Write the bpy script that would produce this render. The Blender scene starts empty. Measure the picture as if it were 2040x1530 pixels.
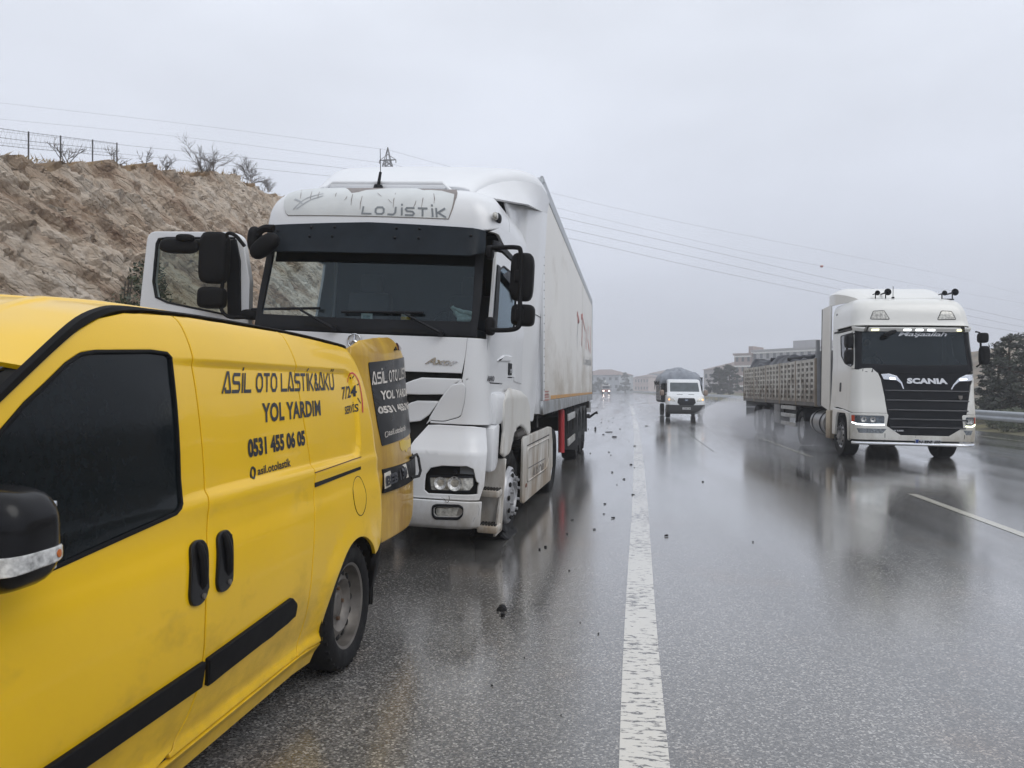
import bpy, bmesh, math, random
from mathutils import Vector, Matrix, noise
from mathutils.geometry import tessellate_polygon
random.seed(7)
C = bpy.context.scene.collection
S = bpy.context.scene

# ------------------------------------------------------------------ camera
FPX, CAMH = 1530.0, 1.5
PITCH, YAW = math.atan(10 / FPX), math.atan(230 / FPX)
cam = bpy.data.cameras.new('camera')
cam.sensor_width = 36.0
cam.lens = 36.0 * FPX / 2040.0
cam.clip_start, cam.clip_end = 0.05, 5000
camo = bpy.data.objects.new('camera', cam)
C.objects.link(camo)
camo.location = (0, 0, CAMH)
camo.rotation_euler = (math.pi / 2 + PITCH, 0, YAW)
S.camera = camo

# ------------------------------------------------------------------ sky, sun, exposure
SUN_EL, SUN_AZ = math.radians(46), math.radians(128)
w = bpy.data.worlds.new('World')
S.world = w
w.use_nodes = True
nt = w.node_tree
for n in list(nt.nodes): nt.nodes.remove(n)
def N(t, kind, **kw):
    n = t.nodes.new(kind)
    for k, v in kw.items(): setattr(n, k, v)
    return n
o_ = N(nt, 'ShaderNodeOutputWorld'); bg = N(nt, 'ShaderNodeBackground')
sky = N(nt, 'ShaderNodeTexSky', sky_type='NISHITA', sun_disc=False, sun_elevation=SUN_EL, sun_rotation=SUN_AZ)
sky.air_density = 1.0; sky.dust_density = 4.0
tc = N(nt, 'ShaderNodeTexCoord'); sx = N(nt, 'ShaderNodeSeparateXYZ')
nt.links.new(tc.outputs['Generated'], sx.inputs[0])
hs = N(nt, 'ShaderNodeHueSaturation'); hs.inputs['Saturation'].default_value = 0.25
nt.links.new(sky.outputs[0], hs.inputs['Color'])
ramp = N(nt, 'ShaderNodeValToRGB')                 # overcast deck: brighter overhead, duller low down
e = ramp.color_ramp.elements
e[0].position = 0.0; e[0].color = (.47, .505, .60, 1)
e[1].position = 1.0; e[1].color = (.90, .94, 1.0, 1)
m_ = e.new(0.30); m_.color = (.665, .705, .795, 1)
nt.links.new(sx.outputs['Z'], ramp.inputs[0])
cl = N(nt, 'ShaderNodeTexNoise'); cl.inputs['Scale'].default_value = 1.7; cl.inputs['Detail'].default_value = 4
mp = N(nt, 'ShaderNodeMapping'); mp.inputs['Scale'].default_value = (1, 1, 2.5)
nt.links.new(tc.outputs['Generated'], mp.inputs[0]); nt.links.new(mp.outputs[0], cl.inputs['Vector'])
cr = N(nt, 'ShaderNodeMapRange'); cr.inputs[1].default_value = .3; cr.inputs[2].default_value = .7
cr.inputs[3].default_value = .86; cr.inputs[4].default_value = 1.08
nt.links.new(cl.outputs['Fac'], cr.inputs[0])
mx = N(nt, 'ShaderNodeMix', data_type='RGBA'); mx.inputs['Factor'].default_value = 0.88
rs = N(nt, 'ShaderNodeVectorMath', operation='SCALE'); rs.inputs['Scale'].default_value = 12.0
nt.links.new(ramp.outputs[0], rs.inputs[0])
nt.links.new(hs.outputs[0], mx.inputs[6]); nt.links.new(rs.outputs[0], mx.inputs[7])
ml = N(nt, 'ShaderNodeVectorMath', operation='SCALE')
nt.links.new(mx.outputs[2], ml.inputs[0]); nt.links.new(cr.outputs[0], ml.inputs['Scale'])
nt.links.new(ml.outputs[0], bg.inputs['Color']); bg.inputs['Strength'].default_value = 0.104
nt.links.new(bg.outputs[0], o_.inputs[0])
sl = bpy.data.lights.new('sun', 'SUN'); sl.energy = 0.95; sl.angle = math.radians(40); sl.color = (1, .98, .95)
so = bpy.data.objects.new('sun', sl); C.objects.link(so)
so.rotation_euler = Vector((math.sin(SUN_AZ) * math.cos(SUN_EL), math.cos(SUN_AZ) * math.cos(SUN_EL), math.sin(SUN_EL))).to_track_quat('Z', 'Y').to_euler()
S.view_settings.view_transform = 'Standard'
S.view_settings.look = 'None'
S.view_settings.exposure = 0.0
S.view_settings.gamma = 1.0
S.cycles.max_bounces = 8; S.cycles.diffuse_bounces = 3; S.cycles.glossy_bounces = 4
S.cycles.transparent_max_bounces = 16; S.cycles.volume_bounces = 3
S.cycles.caustics_reflective = False; S.cycles.caustics_refractive = False
S.cycles.sample_clamp_indirect = 6.0

# ------------------------------------------------------------------ pixels and rays
def ray(px, py):
    u = (px - 1020) / FPX; v = (765 - py) / FPX
    y = math.cos(PITCH) - v * math.sin(PITCH); z = math.sin(PITCH) + v * math.cos(PITCH)
    c, s = math.cos(YAW), math.sin(YAW)
    return Vector((u * c - y * s, u * s + y * c, z))
def proj(p):
    c, s = math.cos(YAW), math.sin(YAW)
    u = p[0] * c + p[1] * s; d = -p[0] * s + p[1] * c; q = p[2] - CAMH
    f = d * math.cos(PITCH) + q * math.sin(PITCH); v = q * math.cos(PITCH) - d * math.sin(PITCH)
    f = max(f, 1e-3)
    return (1020 + FPX * u / f, 765 - FPX * v / f)
def ground(px, py, z=0.0):
    d = ray(px, py); t = (z - CAMH) / d.z
    return Vector((d.x * t, d.y * t, z))
def atY(px, py, Y):
    d = ray(px, py); t = Y / d.y
    return Vector((d.x * t, Y, CAMH + d.z * t))
def atX(px, py, X):
    d = ray(px, py); t = X / d.x
    return Vector((X, d.y * t, CAMH + d.z * t))
def solve(fn, M_, px, py, u, v):
    h = 1e-3
    for _ in range(40):
        a = proj(M_ @ fn(u, v)); ex, ey = px - a[0], py - a[1]
        if abs(ex) + abs(ey) < 0.02: break
        b = proj(M_ @ fn(u + h, v)); c = proj(M_ @ fn(u, v + h))
        j00, j10 = (b[0] - a[0]) / h, (b[1] - a[1]) / h
        j01, j11 = (c[0] - a[0]) / h, (c[1] - a[1]) / h
        det = j00 * j11 - j01 * j10
        if abs(det) < 1e-6: det = 1e-6
        du = (ex * j11 - ey * j01) / det; dv = (ey * j00 - ex * j10) / det
        m = max(abs(du), abs(dv)); k = min(1, .25 / m) if m > 0 else 1
        u += du * k; v += dv * k
    return (u, v)
def T(fn, M_, pts, g):
    out = []
    for p in pts:
        g2 = solve(fn, M_, p[0], p[1], *g); out.append(g2)
    return out

# ------------------------------------------------------------------ materials
_mats = {}
def mat(name, col, rough=.5, metal=0., coat=0., var=.08, vs=3., bump=0., bs=60., dirt=None, spec=.5, emit=None, alpha=1., stretch=(1, 1, 1)):
    """Procedural surface: colour broken up by noise, optional dirt film and fine bump.
    dirt = (colour, scale xyz, threshold, softness, z_low, z_high): thick below z_low, thin above z_high"""
    if name in _mats: return _mats[name]
    m = bpy.data.materials.new(name); m.use_nodes = True; t = m.node_tree; L = t.links.new
    b = t.nodes['Principled BSDF']
    tcn = N(t, 'ShaderNodeTexCoord')
    mpn = N(t, 'ShaderNodeMapping'); mpn.inputs['Scale'].default_value = stretch; L(tcn.outputs['Object'], mpn.inputs[0])
    nz = N(t, 'ShaderNodeTexNoise'); nz.inputs['Scale'].default_value = vs; nz.inputs['Detail'].default_value = 6
    L(mpn.outputs[0], nz.inputs['Vector'])
    r = N(t, 'ShaderNodeMapRange'); r.inputs[1].default_value = .3; r.inputs[2].default_value = .7
    r.inputs[3].default_value = 1 - var; r.inputs[4].default_value = 1 + var
    L(nz.outputs['Fac'], r.inputs[0])
    sc = N(t, 'ShaderNodeVectorMath', operation='SCALE'); sc.inputs[0].default_value = col[:3]
    L(r.outputs[0], sc.inputs['Scale'])
    last = sc.outputs[0]
    rr = N(t, 'ShaderNodeMath', operation='MULTIPLY'); L(r.outputs[0], rr.inputs[0]); rr.inputs[1].default_value = rough
    lastr = rr.outputs[0]
    if dirt:
        dc, ds, th, so_, zl, zh = dirt
        mp2 = N(t, 'ShaderNodeMapping'); mp2.inputs['Scale'].default_value = ds; L(tcn.outputs['Object'], mp2.inputs[0])
        n2 = N(t, 'ShaderNodeTexNoise'); n2.inputs['Scale'].default_value = 1; n2.inputs['Detail'].default_value = 8
        n2.inputs['Roughness'].default_value = .65
        L(mp2.outputs[0], n2.inputs['Vector'])
        sp = N(t, 'ShaderNodeSeparateXYZ'); L(tcn.outputs['Object'], sp.inputs[0])
        zr = N(t, 'ShaderNodeMapRange'); zr.inputs[1].default_value = zl; zr.inputs[2].default_value = zh
        zr.inputs[3].default_value = .30; zr.inputs[4].default_value = 0
        L(sp.outputs['Z'], zr.inputs[0])
        ad = N(t, 'ShaderNodeMath', operation='ADD'); L(n2.outputs['Fac'], ad.inputs[0]); L(zr.outputs[0], ad.inputs[1])
        mr = N(t, 'ShaderNodeMapRange'); mr.inputs[1].default_value = th; mr.inputs[2].default_value = th + so_
        mr.inputs[3].default_value = 0; mr.inputs[4].default_value = .85
        L(ad.outputs[0], mr.inputs[0])
        mm = N(t, 'ShaderNodeMix', data_type='RGBA'); mm.inputs[7].default_value = (*dc[:3], 1)
        L(mr.outputs[0], mm.inputs['Factor']); L(last, mm.inputs[6]); last = mm.outputs[2]
        mf = N(t, 'ShaderNodeMix', data_type='FLOAT'); mf.inputs[3].default_value = .6
        L(mr.outputs[0], mf.inputs[0]); L(lastr, mf.inputs[2]); lastr = mf.outputs[0]
    L(last, b.inputs['Base Color']); L(lastr, b.inputs['Roughness'])
    b.inputs['Metallic'].default_value = metal; b.inputs['Specular IOR Level'].default_value = spec
    b.inputs['Coat Weight'].default_value = coat; b.inputs['Coat Roughness'].default_value = .06
    if emit:
        b.inputs['Emission Color'].default_value = (*emit[:3], 1); b.inputs['Emission Strength'].default_value = emit[3]
    if bump:
        n3 = N(t, 'ShaderNodeTexNoise'); n3.inputs['Scale'].default_value = bs; n3.inputs['Detail'].default_value = 3
        L(mpn.outputs[0], n3.inputs['Vector'])
        bp = N(t, 'ShaderNodeBump'); bp.inputs['Strength'].default_value = bump; bp.inputs['Distance'].default_value = .02
        L(n3.outputs['Fac'], bp.inputs['Height']); L(bp.outputs[0], b.inputs['Normal'])
    _mats[name] = m
    return m
def glass_mat(name, tint, rough=.02, base=.04):
    if name in _mats: return _mats[name]
    m = bpy.data.materials.new(name); m.use_nodes = True; t = m.node_tree; L = t.links.new
    t.nodes.remove(t.nodes['Principled BSDF']); out = t.nodes['Material Output']
    fr = N(t, 'ShaderNodeFresnel'); fr.inputs['IOR'].default_value = 1.5
    tr = N(t, 'ShaderNodeBsdfTransparent'); tr.inputs[0].default_value = (*tint, 1)
    gl = N(t, 'ShaderNodeBsdfGlossy'); gl.inputs['Roughness'].default_value = rough; gl.inputs['Color'].default_value = (.70, .84, .93, 1)
    tcn = N(t, 'ShaderNodeTexCoord'); nz = N(t, 'ShaderNodeTexNoise'); nz.inputs['Scale'].default_value = 90
    L(tcn.outputs['Object'], nz.inputs['Vector'])
    bp = N(t, 'ShaderNodeBump'); bp.inputs['Strength'].default_value = .05; bp.inputs['Distance'].default_value = .01
    L(nz.outputs['Fac'], bp.inputs['Height']); L(bp.outputs[0], gl.inputs['Normal'])
    mi = N(t, 'ShaderNodeMixShader'); L(fr.outputs[0], mi.inputs[0]); L(tr.outputs[0], mi.inputs[1]); L(gl.outputs[0], mi.inputs[2])
    L(mi.outputs[0], out.inputs[0])
    _mats[name] = m
    return m

# ------------------------------------------------------------------ objects
def tag(o, label=None, cat=None, group=None, kind=None):
    if label: o['label'] = label
    if cat: o['category'] = cat
    if group: o['group'] = group
    if kind: o['kind'] = kind
    return o
class Thing:
    """an Empty at the thing's base; its parts are meshes in its own frame"""
    def __init__(s, name, label, cat, loc=(0, 0, 0), yaw=0, roll=0, group=None):
        s.o = bpy.data.objects.new(name, None); C.objects.link(s.o)
        s.o.location = loc; s.o.rotation_euler = (0, math.radians(roll), math.radians(yaw)); s.o.empty_display_size = .3
        s.M = Matrix.Translation(loc) @ s.o.rotation_euler.to_matrix().to_4x4()
        s.Mi = s.M.inverted()
        tag(s.o, label, cat, group)
    def L(s, p): return s.Mi @ p
def link(name, me, m, parent=None):
    o = bpy.data.objects.new(name, me)
    if m is not None: me.materials.append(m)
    C.objects.link(o)
    if parent is not None: o.parent = parent.o if isinstance(parent, Thing) else parent
    return o
def bm_obj(name, bm, m, parent=None, smooth=None):
    bmesh.ops.recalc_face_normals(bm, faces=bm.faces[:])
    me = bpy.data.meshes.new(name); bm.to_mesh(me); bm.free()
    o = link(name, me, m, parent)
    if smooth is not None:
        me.shade_smooth(); me.set_sharp_from_angle(angle=math.radians(smooth))
    return o
class MB:
    """collects solids in one bmesh"""
    def __init__(s): s.bm = bmesh.new()
    def box(s, c, size, rot=None, bev=0, seg=2):
        b = bmesh.new(); bmesh.ops.create_cube(b, size=1)
        for v in b.verts: v.co = Vector((v.co.x * size[0], v.co.y * size[1], v.co.z * size[2]))
        if bev: bmesh.ops.bevel(b, geom=b.edges[:], offset=min(bev, .49 * min(size)), segments=seg, profile=.5, affect='EDGES')
        M_ = Matrix.Translation(c)
        if rot is not None: M_ = M_ @ rot.to_4x4()
        b.transform(M_); return s.add(b)
    def add(s, b):
        me = bpy.data.meshes.new('tmp'); b.to_mesh(me); b.free(); s.bm.from_mesh(me); bpy.data.meshes.remove(me); return s
    def cyl(s, p0, p1, r0, r1=None, n=12, caps=True):
        r1 = r0 if r1 is None else r1
        p0, p1 = Vector(p0), Vector(p1); d = p1 - p0
        b = bmesh.new(); bmesh.ops.create_cone(b, cap_ends=caps, segments=n, radius1=r0, radius2=max(r1, 1e-4), depth=d.length)
        b.transform(Matrix.Translation((p0 + p1) / 2) @ d.to_track_quat('Z', 'Y').to_matrix().to_4x4()); return s.add(b)
    def tube(s, pts, r, n=8, closed=False):
        pts = [Vector(p) for p in pts]; k = len(pts); rings = []
        up = Vector((0, 0, 1)); prev = None
        for i, p in enumerate(pts):
            a = pts[(i - 1) % k] if (closed or i > 0) else p; b = pts[(i + 1) % k] if (closed or i < k - 1) else p
            t = (b - a).normalized()
            x = (prev - t * prev.dot(t)) if prev is not None else (t.cross(up) if abs(t.dot(up)) < .95 else t.cross(Vector((1, 0, 0))))
            x.normalize(); prev = x; y = t.cross(x)
            rr = r[i] if isinstance(r, (list, tuple)) else r
            rings.append([s.bm.verts.new(p + x * math.cos(2 * math.pi * j / n) * rr + y * math.sin(2 * math.pi * j / n) * rr) for j in range(n)])
        for i in range(k if closed else k - 1):
            A, B = rings[i], rings[(i + 1) % k]
            for j in range(n): s.bm.faces.new((A[j], A[(j + 1) % n], B[(j + 1) % n], B[j]))
        if not closed:
            s.bm.faces.new(rings[0][::-1]); s.bm.faces.new(rings[-1])
        return s
    def lathe(s, prof, axis_p, axis='x', n=32):
        """prof: (radius, along) revolved about the axis through axis_p"""
        P = Vector(axis_p); rings = []
        for r, a in prof:
            ring = []
            for j in range(n):
                t = 2 * math.pi * j / n; c_, s_ = math.cos(t) * r, math.sin(t) * r
                d = {'x': (a, c_, s_), 'y': (c_, a, s_), 'z': (c_, s_, a)}[axis]
                ring.append(s.bm.verts.new(P + Vector(d)))
            rings.append(ring)
        for A, B in zip(rings, rings[1:]):
            for j in range(n):
                try: s.bm.faces.new((A[j], A[(j + 1) % n], B[(j + 1) % n], B[j]))
                except ValueError: pass
        for R_, pr_ in ((rings[0], prof[0]), (rings[-1], prof[-1])):
            if pr_[0] > .02: continue
            try: s.bm.faces.new(R_)
            except ValueError: pass
        return s
    def ell(s, c, r, ex=2.0, n=24, mth=12, rot=None):
        """superellipsoid"""
        f = lambda q: math.copysign(abs(q) ** (2 / ex), q)
        b = bmesh.new(); bmesh.ops.create_uvsphere(b, u_segments=n, v_segments=mth, radius=1)
        for v in b.verts:
            x, y, z = v.co; k = (abs(x) ** ex + abs(y) ** ex + abs(z) ** ex) ** (-1 / ex)
            v.co = Vector((x * k * r[0], y * k * r[1], z * k * r[2]))
        M_ = Matrix.Translation(c)
        if rot is not None: M_ = M_ @ rot.to_4x4()
        b.transform(M_); return s.add(b)
    def prism(s, pts, axis, a, b, bev=0):
        """polygon pts (2D) extruded along axis from a to b. x: (y,z); y: (x,z); z: (x,y)"""
        q = {'x': lambda p, h: (h, p[0], p[1]), 'y': lambda p, h: (p[0], h, p[1]), 'z': lambda p, h: (p[0], p[1], h)}[axis]
        bb = bmesh.new()
        A = [bb.verts.new(q(p, a)) for p in pts]; B = [bb.verts.new(q(p, b)) for p in pts]; n = len(pts)
        bb.faces.new(A); bb.faces.new(B[::-1])
        for i in range(n): bb.faces.new((A[i], B[i], B[(i + 1) % n], A[(i + 1) % n]))
        bmesh.ops.recalc_face_normals(bb, faces=bb.faces[:])
        if bev: bmesh.ops.bevel(bb, geom=bb.edges[:], offset=bev, segments=2, profile=.5, affect='EDGES')
        return s.add(bb)
    def quad(s, *p):
        s.bm.faces.new([s.bm.verts.new(Vector(q)) for q in p]); return s
    def build(s, name, m, parent=None, smooth=35):
        return bm_obj(name, s.bm, m, parent, smooth)

def rnd(pts, r, n=5):
    """round a polygon's corners"""
    out = []; k = len(pts)
    for i in range(k):
        p = Vector(pts[i]).to_2d(); a = Vector(pts[i - 1]).to_2d(); b = Vector(pts[(i + 1) % k]).to_2d()
        ri = r[i] if isinstance(r, (list, tuple)) else r
        da, db = a - p, b - p; q = min(ri, da.length * .49, db.length * .49)
        if q < 1e-5: out.append(tuple(p)); continue
        A = p + da.normalized() * q; B = p + db.normalized() * q
        for j in range(n + 1):
            t = j / n; out.append(tuple(A * (1 - t) ** 2 + p * 2 * t * (1 - t) + B * t * t))
    return out
def spl(pts, n=6, closed=False):
    """Catmull-Rom through points"""
    P = [Vector(p) for p in pts]; out = []; k = len(P)
    for i in range(k if closed else k - 1):
        p0 = P[(i - 1) % k] if closed or i else P[0] * 2 - P[1]
        p1, p2 = P[i], P[(i + 1) % k]
        p3 = P[(i + 2) % k] if closed or i < k - 2 else P[-1] * 2 - P[-2]
        for j in range(n):
            t = j / n
            out.append(tuple(.5 * ((2 * p1) + (p2 - p0) * t + (2 * p0 - 5 * p1 + 4 * p2 - p3) * t * t + (3 * p1 - p0 - 3 * p2 + p3) * t ** 3)))
    if not closed: out.append(tuple(P[-1]))
    return out
def ell2(cx, cy, rx, ry, n=24): return [(cx + rx * math.cos(2 * math.pi * i / n), cy + ry * math.sin(2 * math.pi * i / n)) for i in range(n)]
def sstep(a, b, x):
    t = min(1, max(0, (x - a) / (b - a))); return t * t * (3 - 2 * t)
def lerpt(tab, x):
    if x <= tab[0][0]: return tab[0][1]
    for (a, p), (b, q) in zip(tab, tab[1:]):
        if x <= b: return p + (q - p) * (x - a) / (b - a)
    return tab[-1][1]
def smt(tab, x):
    """monotone cubic through a table (x, value...)"""
    n = len(tab); i = 0
    if x <= tab[0][0]: return tab[0][1]
    if x >= tab[-1][0]: return tab[-1][1]
    while x > tab[i + 1][0]: i += 1
    d = [(tab[j + 1][1] - tab[j][1]) / (tab[j + 1][0] - tab[j][0]) for j in range(n - 1)]
    def sl_(j):
        if j == 0: return d[0]
        if j == n - 1: return d[-1]
        if d[j - 1] * d[j] <= 0: return 0
        return 2 * d[j - 1] * d[j] / (d[j - 1] + d[j])
    h = tab[i + 1][0] - tab[i][0]; t = (x - tab[i][0]) / h; m0, m1 = sl_(i) * h, sl_(i + 1) * h
    return (2 * t ** 3 - 3 * t * t + 1) * tab[i][1] + (t ** 3 - 2 * t * t + t) * m0 + (-2 * t ** 3 + 3 * t * t) * tab[i + 1][1] + (t ** 3 - t * t) * m1

def nrm(fn, u, v, h=1e-3):
    a = fn(u + h, v) - fn(u - h, v); b = fn(u, v + h) - fn(u, v - h); n = a.cross(b)
    if getattr(fn, 'flip', 0): n = -n
    return n.normalized() if n.length > 1e-12 else Vector((0, 0, 1))
def mirror(f):
    def g(s, v): p = f(s, v); return Vector((-p.x, p.y, p.z))
    g.flip = not getattr(f, 'flip', 0); return g
def shift(f, d):
    d = Vector(d)
    def g(s, v): return f(s, v) + d
    g.flip = getattr(f, 'flip', 0); return g
def _cuts(bm, du, dv, cu, cv):
    us = [v.co.x for v in bm.verts]; vs = [v.co.y for v in bm.verts]
    A = [k * du for k in range(math.floor(min(us) / du), math.ceil(max(us) / du) + 1)] + list(cu) if du else list(cu)
    B = [k * dv for k in range(math.floor(min(vs) / dv), math.ceil(max(vs) / dv) + 1)] + list(cv) if dv else list(cv)
    for c in A:
        if min(us) < c < max(us): bmesh.ops.bisect_plane(bm, geom=bm.verts[:] + bm.edges[:] + bm.faces[:], plane_co=(c, 0, 0), plane_no=(1, 0, 0), dist=1e-6)
    for c in B:
        if min(vs) < c < max(vs): bmesh.ops.bisect_plane(bm, geom=bm.verts[:] + bm.edges[:] + bm.faces[:], plane_co=(0, c, 0), plane_no=(0, 1, 0), dist=1e-6)
def sheet(name, outline, fn, m, parent=None, holes=(), du=.06, dv=.06, thick=.012, off=0., rim=0., cu=(), cv=(), dec=None):
    """a panel: 2D outline (with holes) laid on the surface fn(u, v) with real thickness and turned edges"""
    bm = bmesh.new()
    for loop in [outline] + list(holes):
        q = []
        for p in loop:
            if not q or (Vector(p).to_2d() - Vector(q[-1]).to_2d()).length > 1e-5: q.append(p)
        if (Vector(q[0]).to_2d() - Vector(q[-1]).to_2d()).length < 1e-5: q.pop()
        vs = [bm.verts.new((p[0], p[1], 0)) for p in q]
        for i in range(len(vs)): bm.edges.new((vs[i], vs[(i + 1) % len(vs)]))
    bmesh.ops.triangle_fill(bm, use_beauty=True, use_dissolve=False, edges=bm.edges[:], normal=(0, 0, 1))
    for f in bm.faces:
        if f.normal.z < 0: f.normal_flip()
    if rim: bmesh.ops.inset_region(bm, faces=bm.faces[:], thickness=rim, use_even_offset=True, use_boundary=True)
    _cuts(bm, du, dv, cu, cv)
    bm.normal_update(); bm.verts.index_update()
    V, F, NN = [], [], []; fl = getattr(fn, 'flip', 0)
    info = []
    for v in bm.verts:
        p = fn(v.co.x, v.co.y); n = nrm(fn, v.co.x, v.co.y); o2 = Vector((0, 0, 0))
        bnd = v.is_boundary
        if bnd:
            d = Vector((0, 0))
            for e_ in v.link_edges:
                if e_.is_boundary:
                    f = e_.link_faces[0]; a, b = [l.vert.co for l in f.loops if l.edge == e_][0], None
                    l = [l for l in f.loops if l.edge == e_][0]; t = (l.link_loop_next.vert.co - l.vert.co)
                    if t.length > 0: t.normalize(); d += Vector((t.y, -t.x))
            if d.length > 0: d.normalize()
            h = 1e-3; du_ = fn(v.co.x + h, v.co.y) - fn(v.co.x - h, v.co.y); dv_ = fn(v.co.x, v.co.y + h) - fn(v.co.x, v.co.y - h)
            o2 = du_.normalized() * d.x + dv_.normalized() * d.y
            if o2.length > 0: o2.normalize()
        ex = off + (dec(v.co.x, v.co.y) if dec else 0)
        info.append((p + n * (ex - (rim * .6 if bnd and rim else 0)), n, o2, p + n * (ex - thick)))
    nv = len(info)
    for p, n, o2, q in info: V.append(p); NN.append((n + o2).normalized() if (rim and o2.length) else n)
    if thick:
        for p, n, o2, q in info: V.append(q); NN.append(-n)
    for f in bm.faces:
        ids = [v.index for v in f.verts]; ids = ids[::-1] if fl else ids; F.append(ids)
        if thick: F.append([i + nv for i in reversed(ids)])
    if thick:
        for e_ in bm.edges:
            if e_.is_boundary and e_.link_faces:
                l = [l for l in e_.link_faces[0].loops if l.edge == e_][0]
                a, b = l.vert.index, l.link_loop_next.vert.index; k = len(V)
                for i, s_ in ((a, 0), (b, 0), (b, 1), (a, 1)):
                    V.append(info[i][0] if s_ == 0 else info[i][3]); NN.append(info[i][2] if info[i][2].length else info[i][1])
                F.append([k, k + 1, k + 2, k + 3] if fl else [k + 1, k, k + 3, k + 2])
    bm.free()
    me = bpy.data.meshes.new(name); me.from_pydata([tuple(v) for v in V], [], F); me.update()
    me.shade_smooth()
    me.normals_split_custom_set_from_vertices([tuple(n) for n in NN])
    return link(name, me, m, parent)

# ------------------------------------------------------------------ lettering
_txt = {}
def text2d(s, bold=0., spacing=1., shear=0.):
    k = (s, bold, spacing, shear)
    if k not in _txt:
        cu = bpy.data.curves.new('lettering', 'FONT'); cu.body = s; cu.offset = bold; cu.space_character = spacing; cu.shear = shear
        cu.resolution_u = 3
        o = bpy.data.objects.new('lettering', cu); C.objects.link(o)
        dg = bpy.context.evaluated_depsgraph_get()
        me = bpy.data.meshes.new_from_object(o.evaluated_get(dg))
        vs = [(v.co.x, v.co.y) for v in me.vertices]; fs = [list(p.vertices) for p in me.polygons]
        bpy.data.objects.remove(o); bpy.data.curves.remove(cu); bpy.data.meshes.remove(me)
        x0, x1 = min(v[0] for v in vs), max(v[0] for v in vs); y0, y1 = min(v[1] for v in vs), max(v[1] for v in vs)
        _txt[k] = ([((x - x0) / (x1 - x0), (y - y0) / (y1 - y0)) for x, y in vs], fs)
    return _txt[k]
def strokes2d(glyphs, wd):
    """polyline strokes (a list of point lists in a unit box) widened to flat bands"""
    vs, fs = [], []
    for st in glyphs:
        P = [Vector(p) for p in st]; k = len(P); base = len(vs); cl_ = (P[0] - P[-1]).length < 1e-6
        for i in range(k):
            a = P[i - 1] if i else (P[-2] if cl_ else P[0] * 2 - P[1]); b = P[i + 1] if i < k - 1 else (P[1] if cl_ else P[-1] * 2 - P[-2])
            t1, t2 = (P[i] - a).normalized(), (b - P[i]).normalized()
            t = (t1 + t2); t = t.normalized() if t.length > 1e-6 else t1
            n = Vector((-t.y, t.x)); c_ = max(.5, abs(t.dot(t1))); n *= wd / 2 / c_
            vs += [tuple(P[i] + n), tuple(P[i] - n)]
        for i in range(k - 1): fs.append([base + 2 * i + 1, base + 2 * i + 3, base + 2 * i + 2, base + 2 * i])
    return vs, fs
def decal(name, geo, quad, fn, m, parent, off=.003, cut=.08):
    """flat lettering (unit box) laid on fn inside the (u, v) quad BL, BR, TR, TL"""
    vs, fs = geo; a, b, c, d = [Vector(q) for q in quad]
    bm = bmesh.new(); V = []
    for x, y in vs:
        p = (a * (1 - x) + b * x) * (1 - y) + (d * (1 - x) + c * x) * y; V.append(bm.verts.new((p.x, p.y, 0)))
    for f in fs:
        try: bm.faces.new([V[i] for i in f])
        except ValueError: pass
    if cut: _cuts(bm, cut, cut, (), ())
    bm.normal_update()
    for f in bm.faces:
        if f.normal.z < 0: f.normal_flip()
    co = []
    for v in bm.verts:
        u_, v_ = v.co.x, v.co.y; co.append((v, fn(u_, v_) + nrm(fn, u_, v_) * off))
    for v, p in co: v.co = p
    me = bpy.data.meshes.new(name); bm.to_mesh(me); bm.free()
    return link(name, me, m, parent)
def ptext(name, s, px, fn, th, m, g, bold=0., spacing=1., shear=0., off=.003, parent=None, cut=.08):
    """lettering whose box corners (BL, BR, TR, TL) are read off the photograph"""
    q = T(fn, th.M, px, g)
    return decal(name, text2d(s, bold, spacing, shear), q, fn, m, parent or th, off, cut)
# ================================================================== ROAD AND GROUND
BEND = [(-30, 0), (60, 0), (75, -.12), (92, -.4), (122, -1.35), (173, -4.1), (222, -6.2), (331, -12.0), (420, -19.5), (520, -30), (700, -52)]
def bend(y): return smt(BEND, y)
YS = [-14 + i * 1.0 for i in range(75)] + [61 + 6 * i for i in range(100)]
def strip(name, x0, x1, y0, y1, z, m, kind='structure', nx=1, zf=None):
    bm = bmesh.new(); ys = sorted(set([y0, y1] + [y for y in YS if y0 < y < y1])); prev = None
    for y in ys:
        r = []
        for i in range(nx + 1):
            x = x0 + (x1 - x0) * i / nx
            r.append(bm.verts.new((x + bend(y), y, z + (zf(x, y) if zf else 0))))
        if prev:
            for i in range(nx): bm.faces.new((prev[i], prev[i + 1], r[i + 1], r[i]))
        prev = r
    o = bm_obj(name, bm, m); o['kind'] = kind
    if o.data.polygons[0].normal.z < 0: o.data.flip_normals()
    return o
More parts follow.
